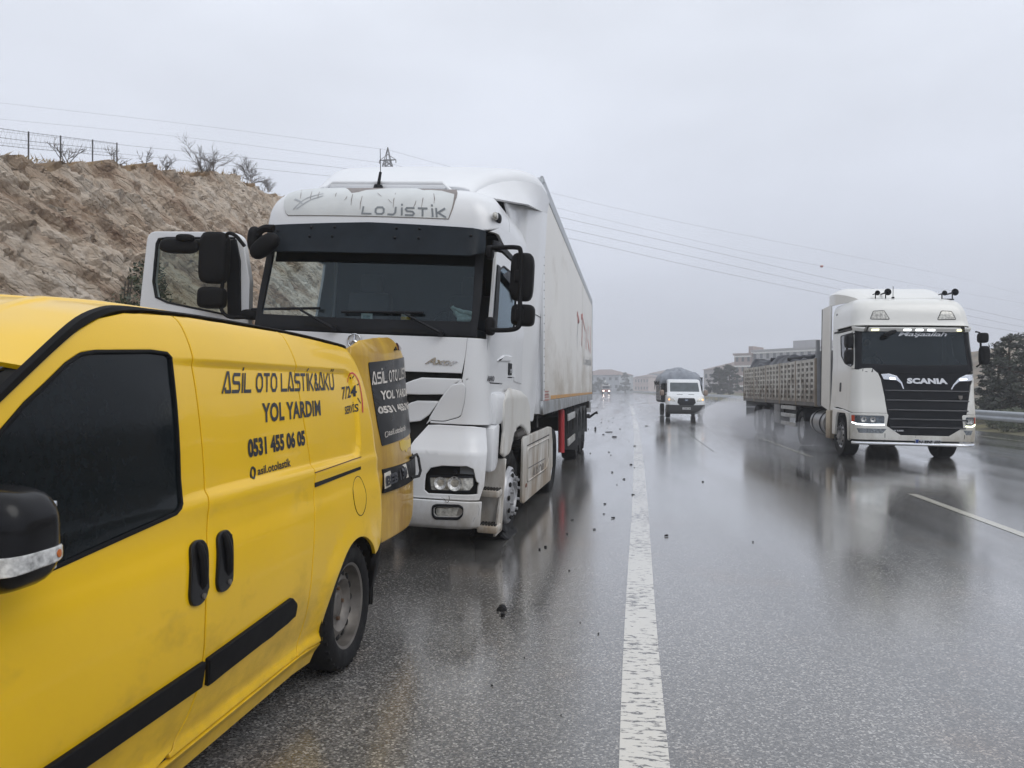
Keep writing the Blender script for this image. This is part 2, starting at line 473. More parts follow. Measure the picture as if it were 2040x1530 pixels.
def asphalt(name, paint=None):
    m = bpy.data.materials.new(name); m.use_nodes = True; t = m.node_tree; L = t.links.new; b = t.nodes['Principled BSDF']
    tcn = N(t, 'ShaderNodeTexCoord')
    vo = N(t, 'ShaderNodeTexVoronoi'); vo.inputs['Scale'].default_value = 110; L(tcn.outputs['Object'], vo.inputs['Vector'])
    sep = N(t, 'ShaderNodeSeparateColor'); L(vo.outputs['Color'], sep.inputs[0])
    rp = N(t, 'ShaderNodeValToRGB'); e = rp.color_ramp.elements
    e[0].position = .0; e[0].color = (.075, .073, .072, 1); e[1].position = 1; e[1].color = (.42, .405, .385, 1)
    for p, c in ((.40, (.105, .102, .099)), (.70, (.17, .165, .158)), (.87, (.25, .24, .228))): q = e.new(p); q.color = (*c, 1)
    L(sep.outputs[0], rp.inputs[0])
    # broad patches: rusty stains, oil, worn wheel tracks
    mp2 = N(t, 'ShaderNodeMapping'); mp2.inputs['Scale'].default_value = (.9, .22, 1); L(tcn.outputs['Object'], mp2.inputs[0])
    n2 = N(t, 'ShaderNodeTexNoise'); n2.inputs['Scale'].default_value = 1; n2.inputs['Detail'].default_value = 7; L(mp2.outputs[0], n2.inputs['Vector'])
    r2 = N(t, 'ShaderNodeMapRange'); r2.inputs[1].default_value = .3; r2.inputs[2].default_value = .7; r2.inputs[3].default_value = .72; r2.inputs[4].default_value = 1.2
    L(n2.outputs['Fac'], r2.inputs[0])
    sc = N(t, 'ShaderNodeVectorMath', operation='SCALE'); L(rp.outputs[0], sc.inputs[0]); L(r2.outputs[0], sc.inputs['Scale'])
    n3 = N(t, 'ShaderNodeTexNoise'); n3.inputs['Scale'].default_value = .9; n3.inputs['Detail'].default_value = 5; L(tcn.outputs['Object'], n3.inputs['Vector'])
    r3 = N(t, 'ShaderNodeMapRange'); r3.inputs[1].default_value = .56; r3.inputs[2].default_value = .72; r3.inputs[4].default_value = .5; L(n3.outputs['Fac'], r3.inputs[0])
    mx_ = N(t, 'ShaderNodeMix', data_type='RGBA', blend_type='MULTIPLY'); mx_.inputs[7].default_value = (1.05, .78, .58, 1)
    L(r3.outputs[0], mx_.inputs['Factor']); L(sc.outputs[0], mx_.inputs[6]); last = mx_.outputs[2]
    # wet film: water stands in the hollows between the stones, and lies deeper in long patches
    n4 = N(t, 'ShaderNodeTexNoise'); n4.inputs['Scale'].default_value = 1; n4.inputs['Detail'].default_value = 6
    mp4 = N(t, 'ShaderNodeMapping'); mp4.inputs['Scale'].default_value = (1.1, .13, 1); mp4.inputs['Location'].default_value = (3.1, 7.7, 0)
    L(tcn.outputs['Object'], mp4.inputs[0]); L(mp4.outputs[0], n4.inputs['Vector'])
    wet = N(t, 'ShaderNodeMapRange'); wet.inputs[1].default_value = .38; wet.inputs[2].default_value = .66; L(n4.outputs['Fac'], wet.inputs[0])
    rg = N(t, 'ShaderNodeMapRange'); rg.inputs[3].default_value = .20; rg.inputs[4].default_value = .09; L(wet.outputs[0], rg.inputs[0])
    L(rg.outputs[0], b.inputs['Roughness']); b.inputs['IOR'].default_value = 1.45; b.inputs['Specular IOR Level'].default_value = .6
    ht = N(t, 'ShaderNodeMath', operation='MULTIPLY'); L(sep.outputs[1], ht.inputs[0])
    am = N(t, 'ShaderNodeMapRange'); am.inputs[3].default_value = 1.0; am.inputs[4].default_value = .22; L(wet.outputs[0], am.inputs[0])
    L(am.outputs[0], ht.inputs[1])
    sm = N(t, 'ShaderNodeTexVoronoi', feature='SMOOTH_F1'); sm.inputs['Scale'].default_value = 110; L(tcn.outputs['Object'], sm.inputs['Vector'])
    h2 = N(t, 'ShaderNodeMath', operation='MULTIPLY'); L(sm.outputs['Distance'], h2.inputs[0]); L(am.outputs[0], h2.inputs[1])
    bp = N(t, 'ShaderNodeBump', invert=True); bp.inputs['Strength'].default_value = .22; bp.inputs['Distance'].default_value = .004
    L(h2.outputs[0], bp.inputs['Height']); L(bp.outputs[0], b.inputs['Normal'])
    b.inputs['Coat Weight'].default_value = .45 if paint else 1.0; b.inputs['Coat IOR'].default_value = 1.36
    cg = N(t, 'ShaderNodeMapRange'); cg.inputs[3].default_value = .17; cg.inputs[4].default_value = .05; L(wet.outputs[0], cg.inputs[0]); L(cg.outputs[0], b.inputs['Coat Roughness'])
    bp2 = N(t, 'ShaderNodeBump', invert=True); bp2.inputs['Strength'].default_value = .12; bp2.inputs['Distance'].default_value = .004
    L(h2.outputs[0], bp2.inputs['Height']); L(bp2.outputs[0], b.inputs['Coat Normal'])
    if paint:
        mp5 = N(t, 'ShaderNodeMapping'); mp5.inputs['Scale'].default_value = (14, 34, 1); L(tcn.outputs['Object'], mp5.inputs[0])
        n5 = N(t, 'ShaderNodeTexNoise'); n5.inputs['Scale'].default_value = 1; n5.inputs['Detail'].default_value = 5; n5.inputs['Roughness'].default_value = .6
        L(mp5.outputs[0], n5.inputs['Vector'])
        mp6 = N(t, 'ShaderNodeMapping'); mp6.inputs['Scale'].default_value = (.8, .5, 1); L(tcn.outputs['Object'], mp6.inputs[0])
        n6 = N(t, 'ShaderNodeTexNoise'); n6.inputs['Scale'].default_value = 1.7; L(mp6.outputs[0], n6.inputs['Vector'])
        ad = N(t, 'ShaderNodeMath', operation='MULTIPLY_ADD'); L(n6.outputs['Fac'], ad.inputs[0]); ad.inputs[1].default_value = .42; L(n5.outputs['Fac'], ad.inputs[2])
        mr = N(t, 'ShaderNodeMapRange'); mr.inputs[1].default_value = paint[3]; mr.inputs[2].default_value = paint[3] + .05; L(ad.outputs[0], mr.inputs[0])
        mk = N(t, 'ShaderNodeMix', data_type='RGBA'); mk.inputs[7].default_value = (*paint[:3], 1)
        inv = N(t, 'ShaderNodeMath', operation='SUBTRACT'); inv.inputs[0].default_value = 1; L(mr.outputs[0], inv.inputs[1])
        L(inv.outputs[0], mk.inputs['Factor']); L(last, mk.inputs[6]); last = mk.outputs[2]
    L(last, b.inputs['Base Color'])
    return m
A_ROAD = asphalt('wet asphalt')
strip('road', -5.6, 12.5, -14, 640, 0, A_ROAD, nx=6)
PAINT = asphalt('worn white road paint', (.62, .60, .55, .752))
PAINT2 = asphalt('road paint on the lane dashes', (.60, .58, .50, .82))
# edge line, measured at several distances
EDGE = [(-14, .03), (3, .06), (10.3, .157), (18.6, .248), (25, .30), (40, .35), (640, .35)]
bm = bmesh.new(); prev = None
for y in sorted(set(YS + [0.2 * k for k in range(0, 60)])):
    c = smt(EDGE, y) + bend(y); r = [bm.verts.new((c - .095, y, .004)), bm.verts.new((c + .105, y, .004))]
    if prev: bm.faces.new((prev[0], prev[1], r[1], r[0]))
    prev = r
o = bm_obj('road_edge_line', bm, PAINT); o['kind'] = 'structure'
bm = bmesh.new()
for k in range(-2, 30):
    y0 = 17.8 + 13.9 * k; y1 = y0 + 7.8
    ys = [y0 + (y1 - y0) * i / 8 for i in range(9)]; prev = None
    for y in ys:
        r = [bm.verts.new((3.96 + bend(y), y, .004)), bm.verts.new((4.08 + bend(y), y, .004))]
        if prev: bm.faces.new((prev[0], prev[1], r[1], r[0]))
        prev = r
o = bm_obj('road_lane_line', bm, PAINT2); o['kind'] = 'structure'
strip('road_right_line', 11.1, 11.28, -14, 640, .004, PAINT2)
strip('road_seam', 2.02, 2.07, 19, 90, .004, asphalt('old road seam', (.13, .125, .12, .74)))

SOIL = mat('roadside soil', (.16, .13, .095), .9, var=.45, vs=.6, bump=.6, bs=6)
GRASSY = mat('wet winter grass and earth', (.11, .10, .055), .9, var=.5, vs=.9, bump=.8, bs=9)
bm = bmesh.new(); bmesh.ops.create_grid(bm, x_segments=2, y_segments=2, size=1)
for v in bm.verts: v.co = Vector((v.co.x * 420, 300 + v.co.y * 360, -.06))
o = bm_obj('ground', bm, mat('far ground', (.13, .115, .085), .95, var=.4, vs=.05)); o['kind'] = 'structure'
def fbm(p, o_=4, l=2.1, g=.5):
    s_, a = 0, 1
    for _ in range(o_): s_ += a * noise.noise(p); p = p * l; a *= g
    return s_
def hill_mesh(name, xs, ys, zf, m):
    bm = bmesh.new(); rows = [[bm.verts.new((x + bend(y), y, zf(x, y))) for x in xs] for y in ys]
    for a, b in zip(rows, rows[1:]):
        for i in range(len(xs) - 1): bm.faces.new((a[i], a[i + 1], b[i + 1], b[i]))
    o = bm_obj(name, bm, m, None, None); o.data.shade_smooth(); o['kind'] = 'structure'
    return o
# verge beyond the right guard rail
hill_mesh('right_verge', [12.4 + .8 * i for i in range(12)] + [24, 32, 45, 70], [0 + 2 * i for i in range(60)] + [120 + 12 * i for i in range(38)],
          lambda x, y: -.03 + .9 * sstep(12.4, 18, x) * (.5 + .5 * noise.noise(Vector((x * .2, y * .05, 1)))) * .9 + .12 * fbm(Vector((x * .8, y * .5, 2))) * sstep(12.4, 13.5, x), GRASSY)
strip('left_verge', -9.0, -5.3, 30, 640, -.02, SOIL, nx=4, zf=lambda x, y: .02 + .3 * sstep(-5.6, -8.5, x) + .1 * noise.noise(Vector((x, y * .4, 0))) * sstep(-5.5, -6.2, x))
# the grey bank that shows past the trailer's tail
hill_mesh('left_bank', [-20 + 1.0 * i for i in range(15)], [62 + 3 * i for i in range(22)],
          lambda x, y: -.05 + 1.15 * sstep(-5.9, -7.6, x) * sstep(62, 70, y) * (1 - sstep(100, 124, y)) + .18 * fbm(Vector((x * .5, y * .3, 4))) * sstep(-6, -7.6, x), mat('grey gravel bank', (.15, .145, .14), .95, var=.35, vs=1.2, bump=.6, bs=5))

# ================================================================== ROCK CUTTING
def rock_material():
    m = bpy.data.materials.new('weathered limestone'); m.use_nodes = True; t = m.node_tree; L = t.links.new; b = t.nodes['Principled BSDF']
    tcn = N(t, 'ShaderNodeTexCoord')
    mp0 = N(t, 'ShaderNodeMapping'); mp0.inputs['Rotation'].default_value = (math.radians(28), 0, 0); L(tcn.outputs['Object'], mp0.inputs[0])
    mp_ = N(t, 'ShaderNodeMapping'); mp_.inputs['Scale'].default_value = (1.2, .6, 2.2)
    L(mp0.outputs[0], mp_.inputs[0])
    n1 = N(t, 'ShaderNodeTexNoise'); n1.inputs['Scale'].default_value = .9; n1.inputs['Detail'].default_value = 9; n1.inputs['Roughness'].default_value = .68
    L(mp_.outputs[0], n1.inputs['Vector'])
    rp = N(t, 'ShaderNodeValToRGB'); e = rp.color_ramp.elements
    e[0].position = .33; e[0].color = (.20, .12, .075, 1); e[1].position = .72; e[1].color = (.88, .80, .69, 1)
    for p, c in ((.42, (.55, .41, .30)), (.50, (.72, .59, .46)), (.60, (.82, .71, .59))): q = e.new(p); q.color = (*c, 1)
    L(n1.outputs['Fac'], rp.inputs[0])
    # iron staining
    n2 = N(t, 'ShaderNodeTexNoise'); n2.inputs['Scale'].default_value = .5; n2.inputs['Detail'].default_value = 7; L(mp_.outputs[0], n2.inputs['Vector'])
    r2 = N(t, 'ShaderNodeMapRange'); r2.inputs[1].default_value = .52; r2.inputs[2].default_value = .68; r2.inputs[4].default_value = .45; L(n2.outputs['Fac'], r2.inputs[0])
    mx_ = N(t, 'ShaderNodeMix', data_type='RGBA'); mx_.inputs[7].default_value = (.40, .255, .15, 1); L(r2.outputs[0], mx_.inputs['Factor']); L(rp.outputs[0], mx_.inputs[6])
    # grey lichen / wet streaks with their own outline
    n3 = N(t, 'ShaderNodeTexNoise'); n3.inputs['Scale'].default_value = 1.6; n3.inputs['Detail'].default_value = 9; L(mp_.outputs[0], n3.inputs['Vector'])
    r3 = N(t, 'ShaderNodeMapRange'); r3.inputs[1].default_value = .58; r3.inputs[2].default_value = .66; r3.inputs[4].default_value = .25; L(n3.outputs['Fac'], r3.inputs[0])
    mx3 = N(t, 'ShaderNodeMix', data_type='RGBA'); mx3.inputs[7].default_value = (.20, .18, .165, 1); L(r3.outputs[0], mx3.inputs['Factor']); L(mx_.outputs[2], mx3.inputs[6])
    L(mx3.outputs[2], b.inputs['Base Color']); b.inputs['Roughness'].default_value = .85
    vo = N(t, 'ShaderNodeTexVoronoi', feature='DISTANCE_TO_EDGE'); vo.inputs['Scale'].default_value = 3.2
    wv = N(t, 'ShaderNodeMix', data_type='VECTOR'); wv.inputs['Factor'].default_value = .12
    L(mp_.outputs[0], wv.inputs[4]); L(n1.outputs['Color'], wv.inputs[5]); L(wv.outputs[1], vo.inputs['Vector'])
    mn = N(t, 'ShaderNodeMath', operation='MINIMUM'); mn.inputs[1].default_value = .12; L(vo.outputs['Distance'], mn.inputs[0])
    ad = N(t, 'ShaderNodeMath', operation='MULTIPLY_ADD'); ad.inputs[1].default_value = 2.2; L(mn.outputs[0], ad.inputs[0])
    n4 = N(t, 'ShaderNodeTexNoise'); n4.inputs['Scale'].default_value = 7; n4.inputs['Detail'].default_value = 8; n4.inputs['Roughness'].default_value = .7; L(mp_.outputs[0], n4.inputs['Vector'])
    L(n4.outputs['Fac'], ad.inputs[2])
    bp = N(t, 'ShaderNodeBump'); bp.inputs['Strength'].default_value = 1.0; bp.inputs['Distance'].default_value = .16
    L(ad.outputs[0], bp.inputs['Height']); L(bp.outputs[0], b.inputs['Normal'])
    return m
def topz(y):
    return lerpt([(-20, 1.5), (0, 3.3), (8, 4.7), (12, 5.6), (16.4, 6.75), (22.6, 8.15), (30, 8.9), (45, 8.0), (62, 5), (85, 1.0), (100, 0)], y)
def cliff_p(y, b):
    """b 0..1 up the face, then on across the plateau"""
    H = topz(y) + .22 * noise.noise(Vector((y * .5, 3, 1))) + .1 * noise.noise(Vector((y * 1.7, 9, 1)))
    H = max(H, .02); f = min(b, 1)
    z = -.1 + (H + .1) * f; x = -7.3 - .50 * z - .08 * z * (z / 8)
    if b > 1:
        d = (b - 1) * 40; x -= d; z -= .06 * d
    # beds dip to the right in steps, broken by joints
    yy, zz = y * math.cos(-.42) - z * math.sin(-.42), y * math.sin(-.42) + z * math.cos(-.42)
    yy, zz = y * .91 - z * .42, y * .42 + z * .91
    q = zz * 1.15 + .9 * noise.noise(Vector((yy * .35, zz * .3, 2.0)))
    step = (q - math.floor(q)); led = (step ** 2.2)
    big = fbm(Vector((yy * .33, zz * .55, 5.1)), 3)
    vd, vp = noise.voronoi(Vector((yy * .55, zz * 1.7, 3.7)) + noise.noise_vector(Vector((yy * .9, zz * .9, 1))) * .35)
    blk = noise.cell(vp[0] * 7.3) ; crack = min(1, (vd[1] - vd[0]) * 4)
    vd2, vp2 = noise.voronoi(Vector((yy * 1.7, zz * 5.2, 1.7)) + noise.noise_vector(Vector((yy * 2, zz * 2, 4))) * .35)
    blk2 = noise.cell(vp2[0] * 5.1); crack2 = min(1, (vd2[1] - vd2[0]) * 3)
    k = sstep(0, .04, f) * (1 if b <= 1 else max(0, 1 - (b - 1) * 12)) * min(1, H / 3)
    d = (.16 * big + .16 * led + .11 * (blk - .5) - .04 * (1 - crack) + .11 * (blk2 - .5) - .05 * (1 - crack2)
         + .06 * fbm(Vector((yy * 3.0, zz * 6, 7)), 3)) * k
    return Vector((x + d * .88, y - d * .12 * 0, z + d * .42))
ys = [-6 + .3 * i for i in range(30)] + [3 + .075 * i for i in range(290)] + [24.75 + .35 * i for i in range(60)] + [46 + 1.5 * i for i in range(38)]
bs = [i / 105 for i in range(106)] + [1.01, 1.03, 1.06, 1.1, 1.2, 1.5, 2.0, 2.8]
bm = bmesh.new()
rows = [[bm.verts.new(cliff_p(y, b)) for b in bs] for y in ys]
for a, b in zip(rows, rows[1:]):
    for i in range(len(bs) - 1): bm.faces.new((a[i], b[i], b[i + 1], a[i + 1]))
me = bpy.data.meshes.new('rock_cutting'); bm.to_mesh(me); bm.free()
o = link('rock_cutting', me, rock_material()); o['kind'] = 'structure'
me.materials.append(mat('dry clifftop earth', (.20, .135, .075), .95, var=.45, vs=2.2, bump=.8, bs=12))
nb = len(bs) - 1
for p in me.polygons:
    k = p.index % nb; yy = p.center.y
    if k >= 105 or k / 105 > 1 - .008 - .05 * max(0, noise.noise(Vector((yy * .8, 1, 1)))) : p.material_index = 1
me.shade_smooth(); me.set_sharp_from_angle(angle=math.radians(22))
if me.polygons[2000].normal.x < 0: me.flip_normals()
def clifftop(px, py):
    """the clifftop point seen at a pixel column"""
    d = ray(px, py); best = None
    for i in range(0, 2000):
        t = 8 + i * .02; p = Vector((0, 0, CAMH)) + d * t
        H = topz(p.y); xe = -7.3 - .5 * H - .08 * H * (H / 8)
        if p.x <= xe - .05: return Vector((p.x, p.y, H + .08))
    return p

# ---------------- bare shrubs along the clifftop
BARK = mat('bare wet twigs', (.10, .085, .075), .8, var=.3, vs=8)
def bare_shrub(base, h, lean, n, seed, label, spread=1.):
    random.seed(seed); h *= 1.25; n += 2
    t = Thing('bare_shrub', label, 'shrub', base, group='bare shrubs along the clifftop')
    stem, tw = MB(), MB()
    def grow(mb, p, d, l, r, depth):
        pts = [p]; q = p.copy(); dd = d.copy()
        for i in range(4):
            dd = (dd + Vector((random.gauss(0, .13), random.gauss(0, .17), random.gauss(.02, .1)))).normalized(); q = q + dd * l / 4; pts.append(q.copy())
        mb.tube(pts, [r * (1 - .12 * i) for i in range(5)], 4)
        if depth > 0:
            for i in range(random.choice((4, 5, 6))):
                k = random.choice((1, 2, 3, 4, 4)); a = random.uniform(.35, .95) * spread
                ax = Vector((random.gauss(0, 1), random.gauss(0, 1), random.gauss(0, .4))).normalized()
                nd = (dd + ax * a + lean * .25).normalized()
                grow(tw, pts[k], nd, l * random.uniform(.5, .75), r * .6, depth - 1)
    for i in range(n):
        d = (Vector((random.gauss(0, .3) * spread, random.gauss(0, .45) * spread, 1)) + lean).normalized()
        grow(stem, Vector((random.gauss(0, .08 * h), random.gauss(0, .1 * h), -.15)), d, h * random.uniform(.38, .5), 0.006 + .006 * h, 3 if h > .9 else 2)
    stem.build('stem', BARK, t); tw.build('twigs', BARK, t)
    return t
for px, py, top, ln, n, sd, lb, sp in [
        (412, 352, 283, (0, .35, 0), 2, 3, 'tallest bare clifftop shrub, leaning right on a slanting stem', .9),
        (128, 309, 276, (0, 0, 0), 3, 5, 'thin bare shrub beside the clifftop fence posts', .8),
        (228, 320, 291, (0, .2, 0), 2, 8, 'short bare shrub right of the last fence post, bent to the right', 1),
        (292, 332, 298, (0, 0, 0), 1, 12, 'sparse upright bare shrub with one stem on the clifftop', .8),
        (330, 342, 315, (0, .3, 0), 4, 13, 'low spreading bare shrub left of the tallest clifftop shrub', 1.2),
        (405, 352, 326, (0, .1, 0), 4, 17, 'low tangle of twigs at the foot of the tallest shrub', 1.2),
        (465, 362, 340, (0, .1, 0), 4, 21, 'small bushy twig clump right of the tallest shrub', 1.2),
        (505, 370, 328, (0, .15, 0), 4, 25, 'open bare shrub nearest the white cab on the clifftop', 1.1),
        (535, 376, 352, (0, .2, 0), 5, 29, 'dark low twig mass at the cab end of the clifftop', 1.3)]:
    b_ = clifftop(px, py); h = (py - top) / FPX * b_.length
    bare_shrub(b_, h, Vector(ln), n, sd, lb, sp)
random.seed(11)
DRY = mat('dry straw grass', (.30, .215, .10), .9, var=.35, vs=4)
g = MB()
for i in range(1500):
    y = random.uniform(9, 28); H = topz(y); x = -7.3 - .5 * H - .08 * H * (H / 8) - random.uniform(.0, 1.6)
    h = random.uniform(.05, .22) * (1.3 if 19 < y < 24 else .55); a = random.uniform(0, 6.28); c = Vector((x, y, H - .06 + max(0, noise.noise(Vector((y * .5, 3, 1)))) * .2))
    s_ = Vector((math.cos(a), math.sin(a), 0)) * .012
    tip = c + Vector((random.gauss(0, .06), random.gauss(0.04, .07), h)); g.bm.faces.new([g.bm.verts.new(q) for q in (c - s_, c + s_, tip)])
o = g.build('dry_grass', DRY); tag(o, kind='stuff')

# ---------------- clifftop wire fence
STEEL = mat('galvanised steel', (.42, .43, .44), .45, metal=.7, var=.12, vs=6)
DARKST = mat('dull dark steel', (.10, .10, .105), .6, metal=.4, var=.2, vs=5)
fposts = [(-40, 282, 250), (15, 292, 262), (86, 303, 278), (148, 311, 293), (210, 321, 309), (257, 328, 322)]
fb = clifftop(15, 292)
ft = Thing('wire_fence', 'wire fence on thin dark posts along the top of the rock cutting', 'fence', fb)
tops = []
for px, py, tp in fposts:
    b_ = clifftop(px, py); b_ = b_ + Vector((-.3, 0, .04)); h = max(.35, (py - tp) / FPX * b_.length * 1.0)
    MB().cyl(ft.L(b_ + Vector((0, 0, -.3))), ft.L(b_ + Vector((0, 0, h))), .014, n=6).build('post', DARKST, ft); tops.append((b_, h))
for k in (.95, .5, .12):
    MB().tube([ft.L(b_ + Vector((0, 0, h * k))) for b_, h in tops], .004, 4).build('wire', DARKST, ft)
mesh_ = MB()
for (a, ha), (b, hb) in zip(tops, tops[1:]):
    for i in range(7):
        for s_ in (0, 1):
            p = a.lerp(b, i / 7) + Vector((0, 0, .02)); q = a.lerp(b, (i + 1) / 7) + Vector((0, 0, .02)); hp = ha + (hb - ha) * i / 7
            A_ = p + Vector((0, 0, hp * .95 * s_)); B_ = q + Vector((0, 0, hp * .95 * (1 - s_)))
            mesh_.tube([ft.L(A_), ft.L(B_)], .0012, 3)
mesh_.build('netting', DARKST, ft)

# ---------------- leafy bush in the cliff's gully
def leaf_cloud(mb, c, r, n, s, seed, squash=1.):
    random.seed(seed)
    for i in range(n):
        while True:
            d = Vector((random.uniform(-1, 1), random.uniform(-1, 1), random.uniform(-1, 1)))
            if .15 < d.length < 1: break
        p = Vector(c) + Vector((d.x * r[0], d.y * r[1], d.z * r[2])) * (1 + .18 * noise.noise(d * 2.5 + Vector((seed, 0, 0))))
        a = Vector((random.gauss(0, 1), random.gauss(0, 1), random.gauss(0, .7))).normalized(); b = a.orthogonal().normalized()
        k = s * random.uniform(.5, 1.3)
        mb.bm.faces.new([mb.bm.verts.new(q) for q in (p - a * k, p + b * k * .5, p + a * k, p - b * k * .45)])
LEAF = mat('dark evergreen leaves', (.045, .055, .028), .6, var=.6, vs=3)
d_ = ray(250, 560); k_ = 8.0
while CAMH + d_.z * k_ < 30 and d_.x * k_ > -7.35 - .5 * (CAMH + d_.z * k_) - .01 * (CAMH + d_.z * k_) ** 2: k_ += .02
b_ = Vector((d_.x * k_ + .25, d_.y * k_, CAMH + d_.z * k_ - 1.15))
t = Thing('gully_bush', 'dark green bush growing low in the rock face behind the open cab door', 'bush', b_)
m1 = MB()
for i in range(12):
    a = random.uniform(0, 6.28); m1.tube([(0, 0, -.2), (math.cos(a) * .2, math.sin(a) * .3, .6), (math.cos(a) * .3 + .2, math.sin(a) * .5, 1.1)], [.03, .02, .01], 5)
m1.build('stem', BARK, t)
m2 = MB()
for k, (c, r, n) in enumerate([((.2, 0, .7), (.4, .6, .6), 900), ((.0, .3, 1.25), (.3, .4, .4), 380), ((.2, -.7, .4), (.4, .5, .4), 450)]): leaf_cloud(m2, c, r, n, .045, k + 31)
m2.build('foliage', LEAF, t, None)

# ================================================================== GUARD RAIL
RAILM = mat('wet galvanised rail', (.36, .38, .40), .38, metal=.75, var=.15, vs=2)
def guard_rail(label, xf, y0, y1, z, step):
    r = Thing('guard_rail', label, 'guard rail', (xf(y0) + bend(y0), y0, 0))
    prof = [(0, .16), (-.05, .12), (-.05, .05), (.02, .0), (-.05, -.05), (-.05, -.12), (0, -.16)]
    bm = bmesh.new(); prev = None; y = y0
    while y <= y1:
        c = xf(y) + bend(y); ring = [bm.verts.new(r.L(Vector((c + px, y, z + pz)))) for px, pz in prof]
        if prev:
            for i in range(len(prof) - 1): bm.faces.new((prev[i], prev[i + 1], ring[i + 1], ring[i]))
        prev = ring; y += 2
    o = bm_obj('beam', bm, RAILM, r, None); o.data.shade_smooth()
    so_ = o.modifiers.new('thickness', 'SOLIDIFY'); so_.thickness = .006
    y = y0; first = None; k = 0
    while y <= y1 and k < 98:
        p = r.L(Vector((xf(y) + bend(y) + .09, y, 0)))
        if first is None:
            first = MB().box((0, 0, .36), (.10, .06, .86), bev=.008).box((-.05, 0, z), (.06, .05, .22)).build('post', RAILM, r); q = first
        else: q = first.copy(); C.objects.link(q)
        q.location = p; y += step; k += 1
    return r
guard_rail('long grey steel guard rail along the far right edge of the road', lambda y: 12.0, 8, 430, .62, 4.4)

# ================================================================== HILLSIDE ON THE RIGHT
def hz(x, y):
    d = x - 20
    h = 13 * sstep(0, 62, d) * sstep(18, 44, y) * (1 - .96 * sstep(110, 190, y))
    h += (1.3 * fbm(Vector((x * .06, y * .05, 3))) + .35 * fbm(Vector((x * .4, y * .3, 8)))) * sstep(2, 12, d)
    if d > 6: q = h * .55; h = (math.floor(q) + sstep(.25, .8, q - math.floor(q))) / .55 * .6 + h * .4       # terraced beds
    return -.04 + max(0, h)
def hillside_mat():
    m = mat('pale terraced hillside', (.21, .165, .12), .95, var=.45, vs=.35, bump=.9, bs=2.2, dirt=((.07, .07, .045), (.35, .35, .8), .46, .14, -50, -40))
    return m
hill_mesh('hillside', [18 + 1.0 * i for i in range(70)] + [90 + 8 * i for i in range(12)], [16 + 1.2 * i for i in range(110)] + [150 + 8 * i for i in range(10)], hz, hillside_mat())

NEEDLE = mat('dark pine needles', (.022, .027, .016), .65, var=.6, vs=1.2)
TRUNK = mat('pine bark', (.09, .065, .05), .9, var=.3, vs=6)
def pine(base, h, r, seed, label, nc=70, leaf=.16, cone=1.0, n=36, group='trees'):
    random.seed(seed)
    t = Thing('pine_tree', label, 'tree', base, group=group)
    tr = MB().tube([(0, 0, -.2), (.05 * r, 0, h * .4), (0, .05 * r, h * .75), (0, 0, h * .98)], [.035 * h, .026 * h, .014 * h, .004 * h], 7)
    cr_ = MB()
    for i in range(nc):
        z = h * random.uniform(.10, .98); q = 1 - z / h
        R_ = r * min(1, (q ** (.75 * cone)) * 1.08 + .04) * random.uniform(.55, 1.12); a = random.uniform(0, 6.28)
        p = Vector((math.cos(a) * R_, math.sin(a) * R_, z))
        if i % 2 == 0: tr.tube([(0, 0, z * .92), tuple(p * .6 + Vector((0, 0, z * .38))), tuple(p)], [.01 * h, .007 * h, .003 * h], 4)
        s_ = r * random.uniform(.16, .30)
        leaf_cloud(cr_, p, (s_, s_, s_ * .55), n, leaf, seed * 100 + i)
    tr.build('trunk', TRUNK, t); cr_.build('crown', NEEDLE, t, None)
    return t
def on_hill(px, py, Y, z=None):
    p = atY(px, py, Y); return Vector((p.x, Y, hz(p.x, Y) if z is None else z))
b_ = on_hill(2012, 800, 34); pine(b_, 3.75 - b_.z, 1.15, 3, 'dark conical pine beyond the guard rail, nearest the white cab mirror', 64, .10, .8, 40)
b_ = on_hill(2066, 800, 33); pine(b_, 3.9 - b_.z, 1.5, 4, 'broad dark pine cut off by the photo edge behind the guard rail', 70, .11, .7, 40)
b_ = on_hill(1990, 810, 35.5); pine(b_, max(1.5, 2.9 - b_.z), .95, 5, 'short bushy pine low behind the guard rail beside the cab', 60, .10, .6, 42)
b_ = on_hill(1962, 830, 31); b_.x = max(b_.x, 14.0)
random.seed(50)
for k, (px, Y, r) in enumerate([(1968, 37, .8), (2003, 31, .7), (2030, 29, .8)]):
    b_ = on_hill(px, 840, Y); t = Thing('roadside_bush', ['low olive bush behind the rail next to the white cab', 'low dark bush behind the rail under the conical pine', 'dense low bush behind the rail at the photo edge'][k], 'bush', b_)
    m1 = MB().tube([(0, 0, -.1), (0, .1, r * .6)], [.04, .02], 5); m1.build('stem', BARK, t)
    m2 = MB(); leaf_cloud(m2, (0, 0, r * .55), (r, r * 1.1, r * .6), 900, .07, 60 + k); m2.build('foliage', LEAF, t, None)

